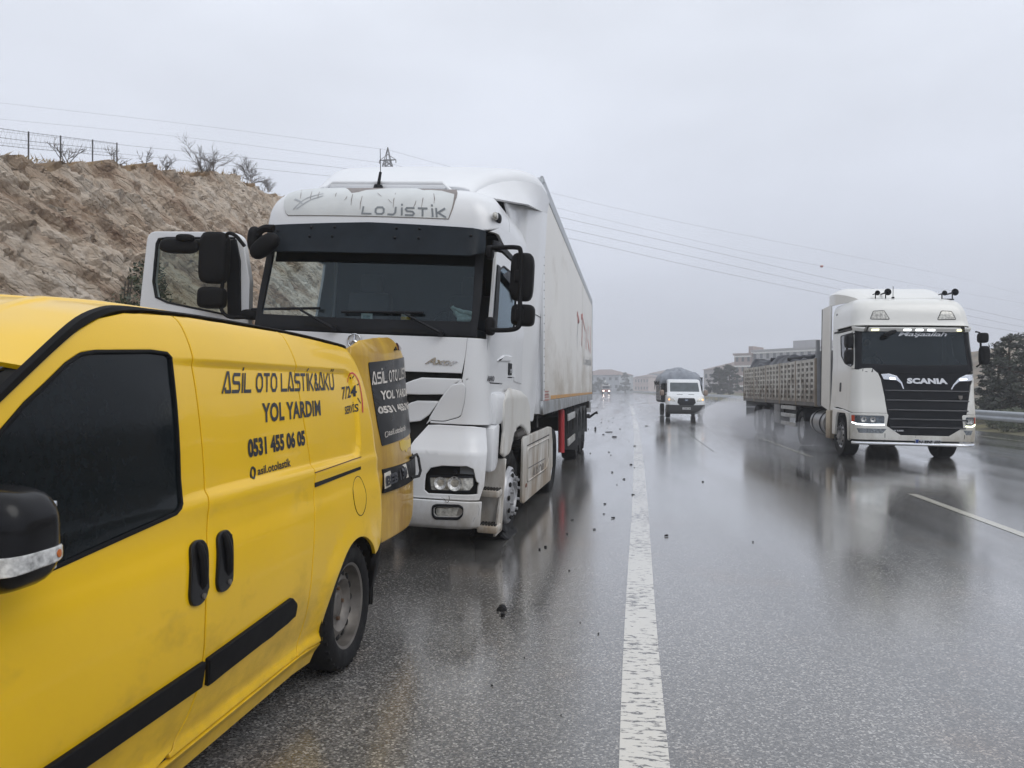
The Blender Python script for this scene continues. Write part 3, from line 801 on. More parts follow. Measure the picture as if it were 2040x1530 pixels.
# ================================================================== DISTANT BUILDINGS
def wallm(name, c): return mat(name, c, .9, var=.10, vs=.4)
WIN = mat('dark window panes', (.05, .06, .07), .2)
ROOFT = mat('faded roof tiles', (.20, .145, .13), .85, var=.2, vs=.8)
WHITE = mat('white painted concrete', (.72, .72, .70), .7)
def building(label, A, B, depth, floors, fh, z0, wm, roof='flat', bands=False, bays=6, balc=True, top=None):
    """A, B: ends of the facade that faces the road (x, y)"""
    A, B = Vector((*A, 0)), Vector((*B, 0)); c = (A + B) / 2; ax = (B - A).normalized(); nn = Vector((-ax.y, ax.x, 0))
    if nn.dot(c) < 0: nn = -nn                                                        # away from the road
    t = Thing('apartment_building', label, 'building', (c.x, c.y, z0), group='apartment blocks in the haze')
    W_ = (B - A).length; H = floors * fh
    def P(u, d, z): return ax * u + nn * d + Vector((0, 0, z))
    def bx(mb, u0, u1, d0, d1, za, zb):
        b = bmesh.new(); bmesh.ops.create_cube(b, size=1)
        for v in b.verts: v.co = P(u0 + (u1 - u0) * (v.co.x + .5), d0 + (d1 - d0) * (v.co.y + .5), za + (zb - za) * (v.co.z + .5))
        mb.add(b)
    m1 = MB(); bx(m1, -W_ / 2, W_ / 2, 0, depth, -3, H); m1.build('wall', wm, t, None)
    m2 = MB()
    if roof == 'hip':
        o2 = .5; r = [P(-W_ / 2 - o2, -o2, H), P(W_ / 2 + o2, -o2, H), P(W_ / 2 + o2, depth + o2, H), P(-W_ / 2 - o2, depth + o2, H)]
        k = min(W_, depth) / 2; q = [P(-W_ / 2 + k, depth / 2, H + k * .36), P(W_ / 2 - k, depth / 2, H + k * .36)]
        m2.quad(r[0], r[1], q[1], q[0]); m2.quad(r[2], r[3], q[0], q[1]); m2.quad(r[1], r[2], q[1]); m2.quad(r[3], r[0], q[0]); m2.quad(*r)
        m2.build('roof', ROOFT, t, None)
    else:
        bx(m2, -W_ / 2 - .3, W_ / 2 + .3, -.3, depth + .3, H, H + .5)
        bx(m2, -W_ * .15, W_ * .12, depth * .3, depth * .7, H + .5, H + 2.6)
        m2.build('roof', wm, t, None)
    if bands:
        for f in range(1, floors + 1):
            m3 = MB(); bx(m3, -W_ / 2 - .02, W_ / 2 + .02, -.25, 0, f * fh - .5, f * fh - .1); m3.build('floor_band', WHITE, t, None)
    for f in range(floors):
        for k in range(bays):
            u = -W_ / 2 + (k + .5) * W_ / bays; ww = W_ / bays * .42
            m4 = MB(); bx(m4, u - ww / 2, u + ww / 2, -.04, .2, f * fh + .9, f * fh + 2.2); m4.build('window', WIN, t, None)
            if balc and k % 3 == 1:
                m5 = MB(); bx(m5, u - ww * .9, u + ww * .9, -1.1, 0, f * fh - .1, f * fh + .95); m5.build('balcony', WHITE, t, None)
    return t
def XY(px, Y): p = atY(px, 770, Y); return (p.x, Y)
building('hazy block with white balconies and a dark hipped roof left of the lit lorry', XY(1150, 330), XY(1234, 322), 14, 2, 3.2, 1.0, wallm('grey render', (.34, .36, .38)), 'hip', bays=7)
building('faint pink-roofed block in the middle of the far row', XY(1236, 390), XY(1262, 388), 12, 2, 3.0, .6, wallm('pinkish render', (.45, .38, .36)), 'hip', bays=4, balc=False)
building('faint wide block with a reddish roof just left of the covered pickup', XY(1264, 370), XY(1292, 366), 14, 2, 3.4, .4, wallm('pale brick render', (.46, .36, .33)), 'hip', bays=5, balc=False)
building('very faint block partly hidden by the covered pickup', XY(1293, 380), XY(1330, 376), 14, 3, 3.0, 0, wallm('blue grey render', (.42, .45, .48)), 'hip', bays=5, balc=False)
building('low hip-roofed block between the covered pickup and the big block', XY(1402, 260), XY(1464, 245), 14, 2, 3.6, .6, wallm('mauve render', (.40, .36, .36)), 'hip', bays=6, balc=False)
building('big near block with white floor bands behind the loaded trailer', XY(1463, 205), XY(1497, 203), 22, 4, 2.55, 0, wallm('brown pink render', (.32, .25, .235)), 'flat', True, bays=3, balc=False)
building('long pale flank block joined behind the loaded trailer', XY(1498, 204), XY(1665, 186), 18, 4, 2.75, 0, wallm('pale render', (.36, .355, .365)), 'flat', True, bays=12)
p = atY(1245, 778, 300); pine(Vector((p.x, 300, .2)), 7.5, 2.6, 41, 'grey pointed conifer in the haze right of the lit lorry', 40, .5, 1, 24)
p = atY(1196, 778, 290); pine(Vector((p.x, 290, .2)), 5, 3, 42, 'blurred round tree in the haze left of the lit lorry', 40, .5, .6, 24)
p = atY(1433, 790, 150); pine(Vector((p.x, 150, .2)), 5.4, 2.1, 43, 'left bushy conifer of the grey pair near the big block', 60, .3, .7, 30)
p = atY(1453, 790, 148); pine(Vector((p.x, 148, .2)), 6.0, 2.3, 44, 'right taller conifer of the grey pair near the big block', 60, .3, .8, 30)

# ================================================================== PYLON AND CABLES
pb = atY(772, 775, 118); pb.z = 0
pt = Thing('lattice_pylon', 'dark lattice power pylon whose head stands above the white cab roof', 'pylon', pb)
def PZ(py): return CAMH + (775 - py) / FPX * (Vector((pb.x, pb.y)).length)
za, zb = PZ(299), PZ(357); Hm = za
lat = MB()
def hw_(z): return 2.4 * (1 - z / Hm) ** .9 + .02 if z < zb else (.35 + .45 * (1 - (z - zb) / (za - zb)) if z < za - 2.2 else .42 * (za - z) / 2.2 + .02)
zs = [0, 5, 9.5, 13.5, 17, 20, 22.8, 25.3, 27.6] + [zb + (za - 2.2 - zb) * i / 4 for i in range(5)] + [za]
for z0, z1 in zip(zs, zs[1:]):
    a, b = hw_(z0), hw_(z1)
    cs0 = [Vector((a * i, a * j, z0)) for i, j in ((-1, -1), (1, -1), (1, 1), (-1, 1))]; cs1 = [Vector((b * i, b * j, z1)) for i, j in ((-1, -1), (1, -1), (1, 1), (-1, 1))]
    for i in range(4):
        lat.tube([cs0[i], cs1[i]], .07, 4); lat.tube([cs0[i], cs1[(i + 1) % 4]], .045, 4); lat.tube([cs0[(i + 1) % 4], cs1[i]], .045, 4); lat.tube([cs1[i], cs1[(i + 1) % 4]], .045, 4)
lat.build('lattice_tower', DARKST, pt)
armz = PZ(324)
for z, l in ((armz, 1.35), (PZ(356), 1.9), (PZ(380), 2.3)):
    arm = MB()
    for sgn in (-1, 1):
        arm.tube([(0, -.3, z), (sgn * l, 0, z)], .06, 4).tube([(0, .3, z), (sgn * l, 0, z)], .06, 4).tube([(0, 0, z + .9), (sgn * l, 0, z)], .05, 4)
        arm.tube([(sgn * l, 0, z), (sgn * l, 0, z - .5)], .07, 5)
    arm.build('cross_arm', DARKST, pt)
CABLE = mat('grey cable', (.13, .13, .14), .6, metal=.4)
def cable(label, pts, r):
    P = [atY(px, py, Y) for px, py, Y in pts]; P = [Vector(q) for q in spl(P, 8)]
    o0 = P[0].copy(); mb = MB().tube([p - o0 for p in P], r * .72, 4); o = mb.build('power_cable', CABLE); o.location = o0
    tag(o, label, 'cable', 'overhead power cables'); return o
cable('highest cable, rising left from the tip of the pylon', [(-260, 176, 120), (0, 205, 118), (380, 248, 118), (768, 298, 118)], .022)
cable('faint cable from the pylon tip down to the right', [(772, 298, 118), (870, 325, 122), (1098, 384, 135), (1396, 451, 152), (1881, 547, 200), (2040, 586, 220), (2300, 630, 250)], .022)
cable('second highest cable rising left from the pylon arm', [(-260, 212, 120), (0, 237, 118), (380, 275, 118), (764, 325, 118)], .022)
cable('faint cable that carries the red marker ball', [(775, 325, 118), (1113, 415, 134), (1473, 499, 155), (1637, 530, 168), (1900, 580, 200), (2300, 650, 250)], .022)
cable('lower left cable that passes just over the fence posts', [(-260, 240, 100), (0, 262, 104), (266, 291, 108), (404, 305, 110), (640, 330, 114), (768, 345, 117)], .030)
cable('lowest left cable running behind the bare shrubs', [(-260, 262, 100), (0, 284, 104), (266, 309, 108), (640, 349, 115), (762, 357, 117)], .030)
cable('topmost of the three clear cables between the two big cabs', [(770, 352, 118), (1113, 432, 128), (1400, 497, 142), (1704, 567, 160), (1939, 617, 180), (2040, 638.6, 190), (2300, 690, 215)], .032)
cable('middle of the three clear cables between the two big cabs', [(775, 378, 118), (1120, 454, 128), (1400, 516, 142), (1670, 576, 158), (1939, 631, 180), (2040, 651.6, 190), (2300, 700, 215)], .032)
cable('lowest of the three clear cables between the two big cabs', [(780, 400, 118), (1127, 473, 128), (1400, 535, 142), (1663, 590, 158), (1944, 647, 180), (2040, 663.6, 190), (2300, 712, 215)], .032)
bp_ = atY(1637, 530, 168)
o = MB().ell((0, 0, 0), (.34, .34, .34), n=20).build('marker_ball', mat('faded red ball', (.42, .07, .05), .5)); o.location = bp_
me = o.data; me.materials.append(WHITE)
for p_ in me.polygons: p_.material_index = 1 if p_.center.z > .12 else 0
tag(o, 'small red and white marker ball hanging on a faint cable', 'marker ball')
# ================================================================== YELLOW SERVICE VAN
VX = -2.35
van = Thing('service_van', 'yellow tyre service van with dark windows and one rear door swung open', 'van', (VX, 2.2, 0))
YEL = mat('yellow van paint', (.84, .515, .002), .34, coat=.36, var=.03, vs=2.5, spec=.4, bump=.02, bs=260, dirt=((.36, .22, .03), (2.2, 2.2, 3.5), .62, .34, .1, .9))
YELD = mat('dirty yellow door paint', (.62, .38, .006), .38, coat=.3, var=.10, vs=3, dirt=((.30, .15, .03), (3.2, 3.2, 1.3), .40, .40, .1, 1.9))
BLK = mat('black textured plastic', (.009, .009, .010), .6, var=.15, vs=9, bump=.08, bs=300, spec=.12)
BLKG = mat('gloss black plastic', (.006, .006, .007), .25, coat=.15, var=.1, spec=.2)
SHUT = mat('dark gaps', (.006, .006, .006), .9)
TINT = mat('rain speckled tinted glass', (.006, .009, .011), .12, var=.3, vs=40, spec=.16, bump=.02, bs=70)
RUB = mat('tyre rubber', (.011, .011, .012), .7, var=.25, vs=14, bump=.15, bs=120, spec=.2)
STL = mat('dusty steel rim', (.17, .155, .14), .45, metal=.5, var=.35, vs=9)
INK = mat('dark blue black vinyl lettering', (.012, .014, .022), .4)
HW = [(.14, .79), (.22, .815), (.27, .845), (.31, .835), (.36, .848), (.5, .885), (.62, .902), (.75, .906), (.93, .897), (1.0, .888), (1.05, .880), (1.3, .862), (1.5, .838), (1.62, .812), (1.70, .780), (1.75, .748), (1.79, .70)]
def yend(z): return lerpt([(.9, 4.50), (1.1, 4.485), (1.3, 4.45), (1.5, 4.39), (1.65, 4.33), (1.8, 4.26)], z)
def van_side(y, z):
    """left flank in the van's frame: x half width at (y, z); y counted from the camera's station"""
    x = smt(HW, z)
    # pressed-in upper panel: rounded rectangle
    def sd(y_, z_, y0, y1, z0, z1, r):
        qx = abs(y_ - (y0 + y1) / 2) - (y1 - y0) / 2 + r; qz = abs(z_ - (z0 + z1) / 2) - (z1 - z0) / 2 + r
        return math.hypot(max(qx, 0), max(qz, 0)) + min(max(qx, qz), 0) - r
    d = sd(y, z, .2, 4.14, 1.125, 1.60, .10)
    x -= .017 * sstep(.012, -.022, d) * sstep(2.2, 2.75, y)
    x += .006 * math.exp(-((z - 1.09) / .03) ** 2) - .006 * math.exp(-((z - .98) / .05) ** 2)
    ye = yend(z) - .12
    if y > ye: k = (y - ye) / .12; x -= .05 * k ** 2
    if y < 1.6: k = (1.6 - y) / 1.8; x -= .10 * k * k
    # flared arches
    for yc in (3.97, 1.2):
        q = math.hypot(y - yc, z - .33)
        if q < .52 and z < .9: x += .02 * sstep(.52, .38, q) * sstep(.9, .6, z)
    return Vector((x, y - 2.2, z))
G0 = (3.0, 1.0)
def TV(pts, g=G0): return T(van_side, van.M, pts, g)
def seam(px): return TV(px)
seam1 = spl(TV([(340, 628), (355, 640), (373, 674), (388, 760), (407, 939), (415, 1024), (415, 1100), (411, 1188), (405, 1313), (394, 1372), (372, 1430), (345, 1488), (336, 1502)], (2.4, 1.2)), 4)
seam2 = spl(TV([(548, 660), (562, 668), (573, 685), (589, 735), (604, 830), (618, 918), (626, 972), (627, 1050), (624, 1111), (619, 1170), (607, 1235), (592, 1290)], (3.3, 1.1)), 4)
seam2 = [p for p in seam2 if p[1] > .285] + [(3.36, .27)]
gut = [(4.27, 1.735), (4.1, 1.752), (3.6, 1.775), (2.9, 1.782), (2.5, 1.774), (2.25, 1.757), (2.1, 1.725), (1.95, 1.665), (1.75, 1.545), (1.45, 1.34), (1.2, 1.17), (.95, 1.04)]
def gz(y): return lerpt(sorted(gut), y)
CU = [4.15, 4.2, 4.24, 4.28, 4.32, 4.36, 4.4, 4.44, 4.10, 4.12, 4.14, 4.16, 4.18, 4.22, 4.26, 4.3, 4.34, 4.38, 4.42, 4.45, 4.48]
CVS = [.245, .26, .28, .295, .31, 1.095, 1.105, 1.115, 1.125, 1.135, 1.145, 1.155, 1.575, 1.585, 1.595, 1.605, 1.615, 1.64, 1.66, 1.68, 1.7, 1.72, 1.735, 1.75, 1.765]
gp = .004
winp = TV([(333, 701), (343, 712), (352, 800), (365, 1003), (362, 1014), (352, 1026), (131, 1126)], (2.2, 1.3))
wtop = TV([(300, 696.5), (188, 697), (160, 702), (130, 722), (90, 762), (48, 801), (0, 857)], (2.0, 1.5))
wout = winp + [(1.62, 1.015), (1.50, 1.03), (1.44, 1.10)] + [(1.52, 1.24)] + wtop[::-1]
def inset_poly(P, d):
    n = len(P); out = []
    ar = sum(P[i - 1][0] * P[i][1] - P[i][0] * P[i - 1][1] for i in range(n)); sg = 1 if ar > 0 else -1
    for i in range(n):
        a, p, b = Vector(P[i - 1]).to_2d(), Vector(P[i]).to_2d(), Vector(P[(i + 1) % n]).to_2d()
        t1, t2 = (p - a).normalized(), (b - p).normalized(); n1 = Vector((-t1.y, t1.x)) * sg; n2 = Vector((-t2.y, t2.x)) * sg
        m_ = n1 + n2; m_ = m_ / max(.3, m_.length_squared) * 2; m_ = m_ * .5 * 1.0
        out.append(tuple(p + m_ * d * (1 if m_.length < 1.5 else 1.5 / m_.length)))
    return out
sill = .262
fd = [(s_[0] - gp, s_[1]) for s_ in seam1]
front_door = [(.95, sill + .01), (fd[-1][0] - .1, sill + .006)] + fd[::-1] + [(y, z - .012) for y, z in gut if y < fd[0][0] - .04] 
door_o = sheet('front_door', front_door, van_side, YEL, van, holes=[wout], du=.06, dv=.06, thick=.02, rim=.004, cv=CVS)
sheet('window_seal', wout, van_side, BLK, door_o, holes=[inset_poly(wout, .022)], du=.08, dv=.08, thick=.02, off=.004, rim=.004)
sheet('window', inset_poly(wout, .018), van_side, TINT, door_o, du=.08, dv=.08, thick=.006, off=-.006)
s1 = [(s_[0] + gp, s_[1]) for s_ in seam1]; s2 = [(s_[0] - gp, s_[1]) for s_ in seam2]
sl_out = [(s1[-1][0], sill + .008)] + [(s2[-1][0], sill + .006)] + s2[::-1] + [(y, gz(y) - .012) for y in (3.1, 2.9, 2.7, 2.5) if s1[0][0] + .02 < y < s2[0][0] - .02] + s1
sd_o = sheet('sliding_door', sl_out, van_side, YEL, van, du=.06, dv=.06, thick=.02, rim=.004, cv=CVS)
s2b = [(s_[0] + gp * .8, s_[1]) for s_ in seam2]
archf = [(3.97 + .365 * math.cos(a), .335 + .365 * math.sin(a)) for a in [math.radians(d) for d in range(192, -14, -6)]]
arch = [p for i, p in enumerate(archf) if i <= 26]
rear = [(s2b[-1][0], sill)] + [(3.60, sill), arch[0]] + arch[1:] + [(4.40, .585), (4.47, .63), (4.50, .80), (4.495, 1.0), (4.48, 1.15), (4.44, 1.33), (4.39, 1.5), (4.335, 1.64), (4.285, 1.72), (4.1, gz(4.1) - .012), (3.9, gz(3.9) - .012), (3.6, gz(3.6) - .012)] + s2b
rearq = sheet('rear_quarter_panel', rear, van_side, YEL, van, du=.06, dv=.06, thick=.02, rim=.004, cu=CU, cv=CVS)
sheet('rocker_panel', [(.95, .165), (3.57, .165), (3.585, sill - .004), (.95, sill - .004)], van_side, YEL, van, du=.2, dv=.02, thick=.02, rim=.004, off=.004)
fenda = [(1.2 + .37 * math.cos(a), .335 + .37 * math.sin(a)) for a in [math.radians(d) for d in range(-12, 193, 8)]]
sheet('front_wing', [(.945, .26)] + [p for p in fenda if p[0] < .945][::1] + [(.30, .30), (.05, .45), (.05, .9), (.5, 1.0), (.945, 1.03)], van_side, YEL, van, du=.08, dv=.08, thick=.02)
# rest of the shell: inner body, right flank, roof, nose
core = MB()
P = [(y, smt(HW, z)) for y, z in [(0, 0)]]
def loop_at(y, zs_): return [Vector((van_side(y, z).x - .03, y - 2.2, z)) for z in zs_]
zs_ = [.3, .5, .8, 1.0, 1.12, 1.35, 1.5, 1.62, 1.70, 1.74]
prev = None
for y in (.3, .7, .98, 1.3, 1.6, 1.85, 2.05, 2.3, 2.8, 3.4, 3.56):
    zz = [min(z, gz(y) - .015) for z in zs_]; lp = [Vector((van_side(y, z).x - .035, y - 2.2, z)) for z in zz]; ring = lp + [Vector((-p.x, p.y, p.z)) for p in reversed(lp)]
    r = [core.bm.verts.new(p) for p in ring]
    if prev:
        for i in range(len(r)): core.bm.faces.new((prev[i], prev[(i + 1) % len(r)], r[(i + 1) % len(r)], r[i]))
    prev = r
r3 = None
for y in (3.56, 3.8, 4.0, 4.15, 4.24):
    zz = [max(.72, min(z, gz(y) - .015)) if y < 4.35 else max(.5, min(z, gz(y) - .015)) for z in zs_]; lp = [Vector((van_side(y, z).x - .035, y - 2.2, z)) for z in zz]; ring = lp + [Vector((-p.x, p.y, p.z)) for p in reversed(lp)]
    r = [core.bm.verts.new(p) for p in ring]
    if r3:
        for i in range(len(r)): core.bm.faces.new((r3[i], r3[(i + 1) % len(r)], r[(i + 1) % len(r)], r[i]))
    r3 = r
core.box((0, 1.05, .36), (1.30, 2.2, .16)); core.box((0, -1.5, .4), (1.4, 1.0, .3))
core.build('inner_body', SHUT, van, None)
def right_side(y, z): p = van_side(y, z); return Vector((-p.x, p.y, p.z))
def right_fn(u, v): return right_side(-u, v)
ro = [(-4.50, .62)] + [(-y, z) for y, z in archf[::-1]] + [(-3.6, sill), (-1.6, sill)] + [(-p[0], p[1]) for p in fenda] + [(-.05, .45), (-.05, .9), (-.95, 1.03)] + [(-y, z - .012) for y, z in sorted(gut)]
sheet('right_side_panel', ro, right_fn, YEL, van, du=.12, dv=.1, thick=.02)
def roof_fn(u, v):
    """u across (-1..1), v along"""
    y = v; ze = gz(max(y, 1.62)) - .005; xe = van_side(max(y, 1.62), ze).x - .012
    q = abs(u); x = u * xe
    z = ze + (.060 * (1 - q ** 2.6)) * (1 if y > 2.3 else 1 - .12 * ((2.3 - y) / .7))
    z -= .035 * max(0, (y - 3.9) / .4) ** 2
    for uc, wd in ((.62, .045), (.30, .04)):
        z += .010 * sstep(wd, wd * .35, abs(q - uc)) * sstep(2.02, 2.2, y) * sstep(4.1, 3.9, y)
    return Vector((x, y - 2.2, z))
sheet('roof', [(-1, 1.78), (1, 1.78), (1, 4.27), (-1, 4.27)], roof_fn, YEL, van, du=.06, dv=.09, thick=.015, cu=[s_ * (c + d) for s_ in (-1, 1) for c in (.62, .30) for d in (-.045, -.03, -.016, .016, .03, .045)])
def screen_fn(u, v):
    t = v; y = 1.76 - 1.0 * t; z = lerpt([(0, roof_fn(0, 1.78).z), (1, 1.08)], t); a = roof_fn(u, 1.78)
    zz = a.z * (1 - t) + (1.06 + .04 * (1 - u * u)) * t; xx = a.x * (1 - t) + u * .80 * t
    return Vector((xx, (1.76 - .95 * t - .10 * (1 - u * u) * t) - 2.2, zz))
sheet('windscreen', [(-.97, .03), (-.97, .98), (.97, .98), (.97, .03)], screen_fn, TINT, van, du=.2, dv=.2, thick=.01)
hood = MB(); prev = None
for y, z, hwid in ((.85, 1.07, .82), (.6, 1.02, .83), (.3, .94, .82), (.08, .82, .78), (.02, .62, .78), (.02, .35, .76), (.1, .2, .74)):
    r = [hood.bm.verts.new(Vector((hwid * u, y - 2.2 + .12 * abs(u) ** 3, z + (.05 * (1 - u * u) if z > .8 else 0)))) for u in [i / 6 - 1 for i in range(13)]]
    if prev:
        for i in range(12): hood.bm.faces.new((prev[i], prev[i + 1], r[i + 1], r[i]))
    prev = r
hood.build('bonnet', YEL, van, 60)
for s_ in (-1, 1): MB().ell((s_ * .60, .14 - 2.2, .74), (.15, .08, .10), 3).build('headlight', mat('clear lamp plastic', (.55, .57, .58), .1, metal=.3, coat=.5, var=.25, vs=40), van)
# black gutter strip from the A pillar over the roof
g_ = spl([(y, z) for y, z in gut], 4); gm = []
prev = None; gb = MB()
for i, (y, z) in enumerate(g_):
    p = van_side(y, z); hwid = .0035 + .012 * sstep(2.5, 1.9, y); t = Vector(g_[min(i + 1, len(g_) - 1)]) - Vector(g_[max(i - 1, 0)]); t.normalize()
    n2 = Vector((-t.y, t.x)) * hwid
    a, b = van_side(y + n2.x, z + n2.y), van_side(y - n2.x, z - n2.y); kk = .3 + .7 * sstep(2.5, 1.9, y); o2 = Vector((.009, 0, .009)) * kk; o3 = Vector((-.015, 0, -.012))
    r = [gb.bm.verts.new(q) for q in (a + o3, a + o2 * .8, (a + b) / 2 + o2 * 1.5, b + o2 * .8, b + o3)]
    if prev:
        for k in range(4): gb.bm.faces.new((prev[k], prev[k + 1], r[k + 1], r[k]))
    prev = r
gb.build('roof_gutter_strip', BLK, van, 50)
# side trim
ft_ = TV([(160, 1528), (396, 1368), (404, 1316), (105, 1528)], (2.2, .5))
ft_ = [(.95, ft_[0][1] - .0), ft_[1], ft_[2], (.95, ft_[3][1] - .0)]
sheet('side_trim', rnd(ft_, .008), van_side, BLK, door_o, du=.15, dv=.02, thick=.02, off=.017, rim=.008)
q = TV([(407, 1366), (569, 1241), (584, 1225), (588, 1202), (578, 1190), (409, 1312)], (2.8, .5))
sheet('side_trim', rnd(q, [.006, .01, .012, .012, .012, .006]), van_side, BLK, sd_o, du=.15, dv=.02, thick=.02, off=.017, rim=.008)
# handles
for px, par, nm in (([(375, 1090), (385, 1076), (401, 1075), (410, 1090), (410, 1185), (396, 1206), (378, 1208), (374, 1190)], door_o, 'handle'), ([(429, 1070), (438, 1057), (450, 1055), (459, 1068), (460, 1158), (449, 1176), (433, 1181), (428, 1165)], sd_o, 'handle')):
    q = TV(px, (2.45, .9)); h_ = sheet(nm, rnd(q, .03, 4), van_side, BLKG, par, du=.04, dv=.04, thick=.015, off=.013, rim=.006)
    ys_, zs2 = [a[0] for a in q], [a[1] for a in q]; yc = sum(ys_) / len(q) + .008; z0, z1 = min(zs2), max(zs2)
    gr = [van_side(yc, z0 + (z1 - z0) * k) + Vector((d, 0, 0)) for k, d in ((.25, .008), (.34, .016), (.55, .019), (.75, .018), (.90, .015), (.96, .008))]
    MB().tube(gr, [.008, .013, .015, .015, .013, .008], 8).build('grip', BLK, h_)
    MB().cyl(van_side(yc, z0 + .03) + Vector((.008, 0, 0)), van_side(yc, z0 + .03) + Vector((.019, 0, 0)), .010, n=12).build('lock', STL, h_)
# door mirror
mir = MB(); mc = Vector((-1.41, 1.535, 1.163))
mir.ell(van.L(mc), (.130, .088, .120), 3.6, 40, 24)
for v in mir.bm.verts:                                                            # the shell leans and narrows outward
    k = (v.co.x - .94) / .13; v.co.z += -.008 * max(0, k) * (1 if v.co.z > 1.163 else -1.4)
mo = mir.build('door_mirror', BLKG, van, 60)
def mir_fn(u, v):
    e = 2 / 3.6; f = lambda q: math.copysign(abs(q) ** e, q)
    return Vector((.94 + .131 * f(math.sin(u)), -.665 - .089 * f(math.cos(u)), v))
ind = sheet('indicator_lens', [(-.9, 1.090), (.8, 1.098), (2.05, 1.112), (2.12, 1.128), (2.05, 1.145), (.8, 1.140), (-.9, 1.136)], mir_fn, mat('clear indicator lens', (.50, .50, .49), .12, coat=.6, var=.5, vs=60), mo, du=.08, dv=.02, thick=.02, off=.004, rim=.004)
sheet('indicator_bulb', ell2(1.80, 1.127, .08, .009), mir_fn, mat('amber bulb', (.55, .14, .02), .3), ind, du=0, dv=0, thick=.002, off=.006)
MB().box(van.L(Vector((-1.475, 1.60, 1.12))), (.10, .09, .12), bev=.02).build('mirror_arm', BLK, mo)
MB().box(van.L(Vector((-1.41, 1.617, 1.16))), (.18, .012, .16), bev=.004).build('mirror_glass', mat('mirror glass', (.7, .72, .75), .03, metal=1.0), mo)
# fuel flap, slide rail, fold lines
q0 = TV([(717, 988)], (4.0, .9))[0]
sheet('fuel_flap', ell2(q0[0], q0[1], .093, .103), van_side, YEL, rearq, du=.06, dv=.06, thick=.004, off=.0025, rim=.003)
sheet('flap_gap', ell2(q0[0], q0[1], .099, .109), van_side, SHUT, rearq, holes=[ell2(q0[0], q0[1], .095, .105)], du=0, dv=0, thick=.003, off=.002)
a, b, c, d = TV([(627, 971), (718, 935), (718, 929), (627, 962)], (3.7, 1.05))
sheet('slide_rail', [a, b, c, d], van_side, SHUT, rearq, du=.08, dv=0, thick=.004, off=.0035)
a, b, c, d = TV([(627, 943), (719, 911), (719, 909.4), (627, 941)], (3.7, 1.09))
sheet('rail_cover_gap', [a, b, c, d], van_side, mat('rusty gap', (.10, .04, .015), .8), rearq, du=.08, dv=0, thick=.003, off=.003)
# lettering: hand-cut square letters
def L_(*p): return [tuple(q) for q in p]
GL = {'A': [L_((0, 0), (.42, 1), (.62, 1), (1, 0)), L_((1, .08), (.42, .08), (.30, .28))], 'S': [L_((1, .92), (.18, .92), (.08, .8), (.08, .62), (.18, .52), (.85, .5), (.94, .4), (.94, .18), (.84, .08), (0, .08))],
      'I': [L_((.5, 0), (.5, 1)), L_((.5, 1.12), (.5, 1.3))], 'L': [L_((.08, 1), (.08, .08), (1, .08))], 'O': [L_((.3, .08), (.7, .08), (.92, .3), (.92, .7), (.7, .92), (.3, .92), (.08, .7), (.08, .3), (.3, .08))],
      'T': [L_((0, .92), (1, .92)), L_((.5, .92), (.5, 0))], 'K': [L_((.08, 0), (.08, 1)), L_((.95, 1), (.3, .5), (.95, 0))], 'U': [L_((.08, 1), (.08, .25), (.25, .08), (.75, .08), (.92, .25), (.92, 1)), L_((.3, 1.12), (.3, 1.28)), L_((.7, 1.12), (.7, 1.28))],
      '&': [L_((1, 0), (.3, .62), (.3, .85), (.5, .95), (.68, .85), (.66, .68), (.15, .4), (.1, .2), (.3, .06), (.6, .06), (.95, .42))]}
WID = {'I': .34, '&': .78, ' ': .42, 'T': .9}
def squared(s, wd=.17):
    g, x = [], 0
    for ch in s:
        k = WID.get(ch, 1.0)
        for st in GL.get(ch, []): g.append([(x + p[0] * k * .86, p[1]) for p in st])
        x += k * 1.0
    vs, fs = strokes2d(g, wd); m_ = max(v[0] for v in vs)
    return [(v[0] / m_, v[1]) for v in vs], fs
ASIL = squared('ASIL OTO LASTIK&AKU')
q = TV([(442, 784), (666, 777), (663, 744), (445, 743)], (3.1, 1.5)); decal('lettering', ASIL, q, van_side, INK, sd_o, .002)
def vt(s, px, bold=.02, par=None, m=INK, **k): return ptext('lettering', s, px, van_side, van, m, (3.1, 1.3), bold, parent=par or sd_o, off=.002, **k)
vt('YOL YARDIM', [(522, 843), (639, 828), (637, 797), (521, 803)], .035, spacing=1.05)
vt('0531 455 06 05', [(494, 913), (608, 887), (606, 856), (492, 874)], .05)
vt('asil.otolastik', [(513, 947), (579, 929), (578, 912), (512, 931)], .02)
q = TV([(498, 954), (509, 951), (509, 930), (498, 933)], (2.8, 1.15))
sheet('camera_badge', rnd(q, .022), van_side, INK, sd_o, holes=[inset_poly(rnd(q, .022), .009)], du=0, dv=0, thick=.003, off=.003)
cx_, cz_ = sum(p[0] for p in q) / 4, sum(p[1] for p in q) / 4
sheet('camera_badge', ell2(cx_, cz_, .020, .026), van_side, INK, sd_o, holes=[ell2(cx_, cz_, .012, .017)], du=0, dv=0, thick=.003, off=.003)
vt('7/24', [(681, 797), (711, 790), (709, 767), (680, 771)], .02, rearq)
vt('SERVİS', [(687, 826), (714, 820), (713, 799), (686, 805)], .02, rearq)
RED = mat('red vinyl', (.55, .03, .03), .4)
arc = TV([(692, 762), (693, 752), (697, 744), (702, 743), (708, 748), (714, 759), (718, 775), (721, 795), (722, 810), (722, 822)], (3.9, 1.4))
vs_, fs_ = [], []
A_ = [Vector(p) for p in arc]
for i, p in enumerate(A_):
    t = (A_[min(i + 1, len(A_) - 1)] - A_[max(i - 1, 0)]).normalized(); n_ = Vector((-t.y, t.x)) * (.003 + .008 * i / len(A_)); vs_ += [tuple(p + n_), tuple(p - n_)]
    if i: fs_.append([2 * i - 2, 2 * i - 1, 2 * i + 1, 2 * i])
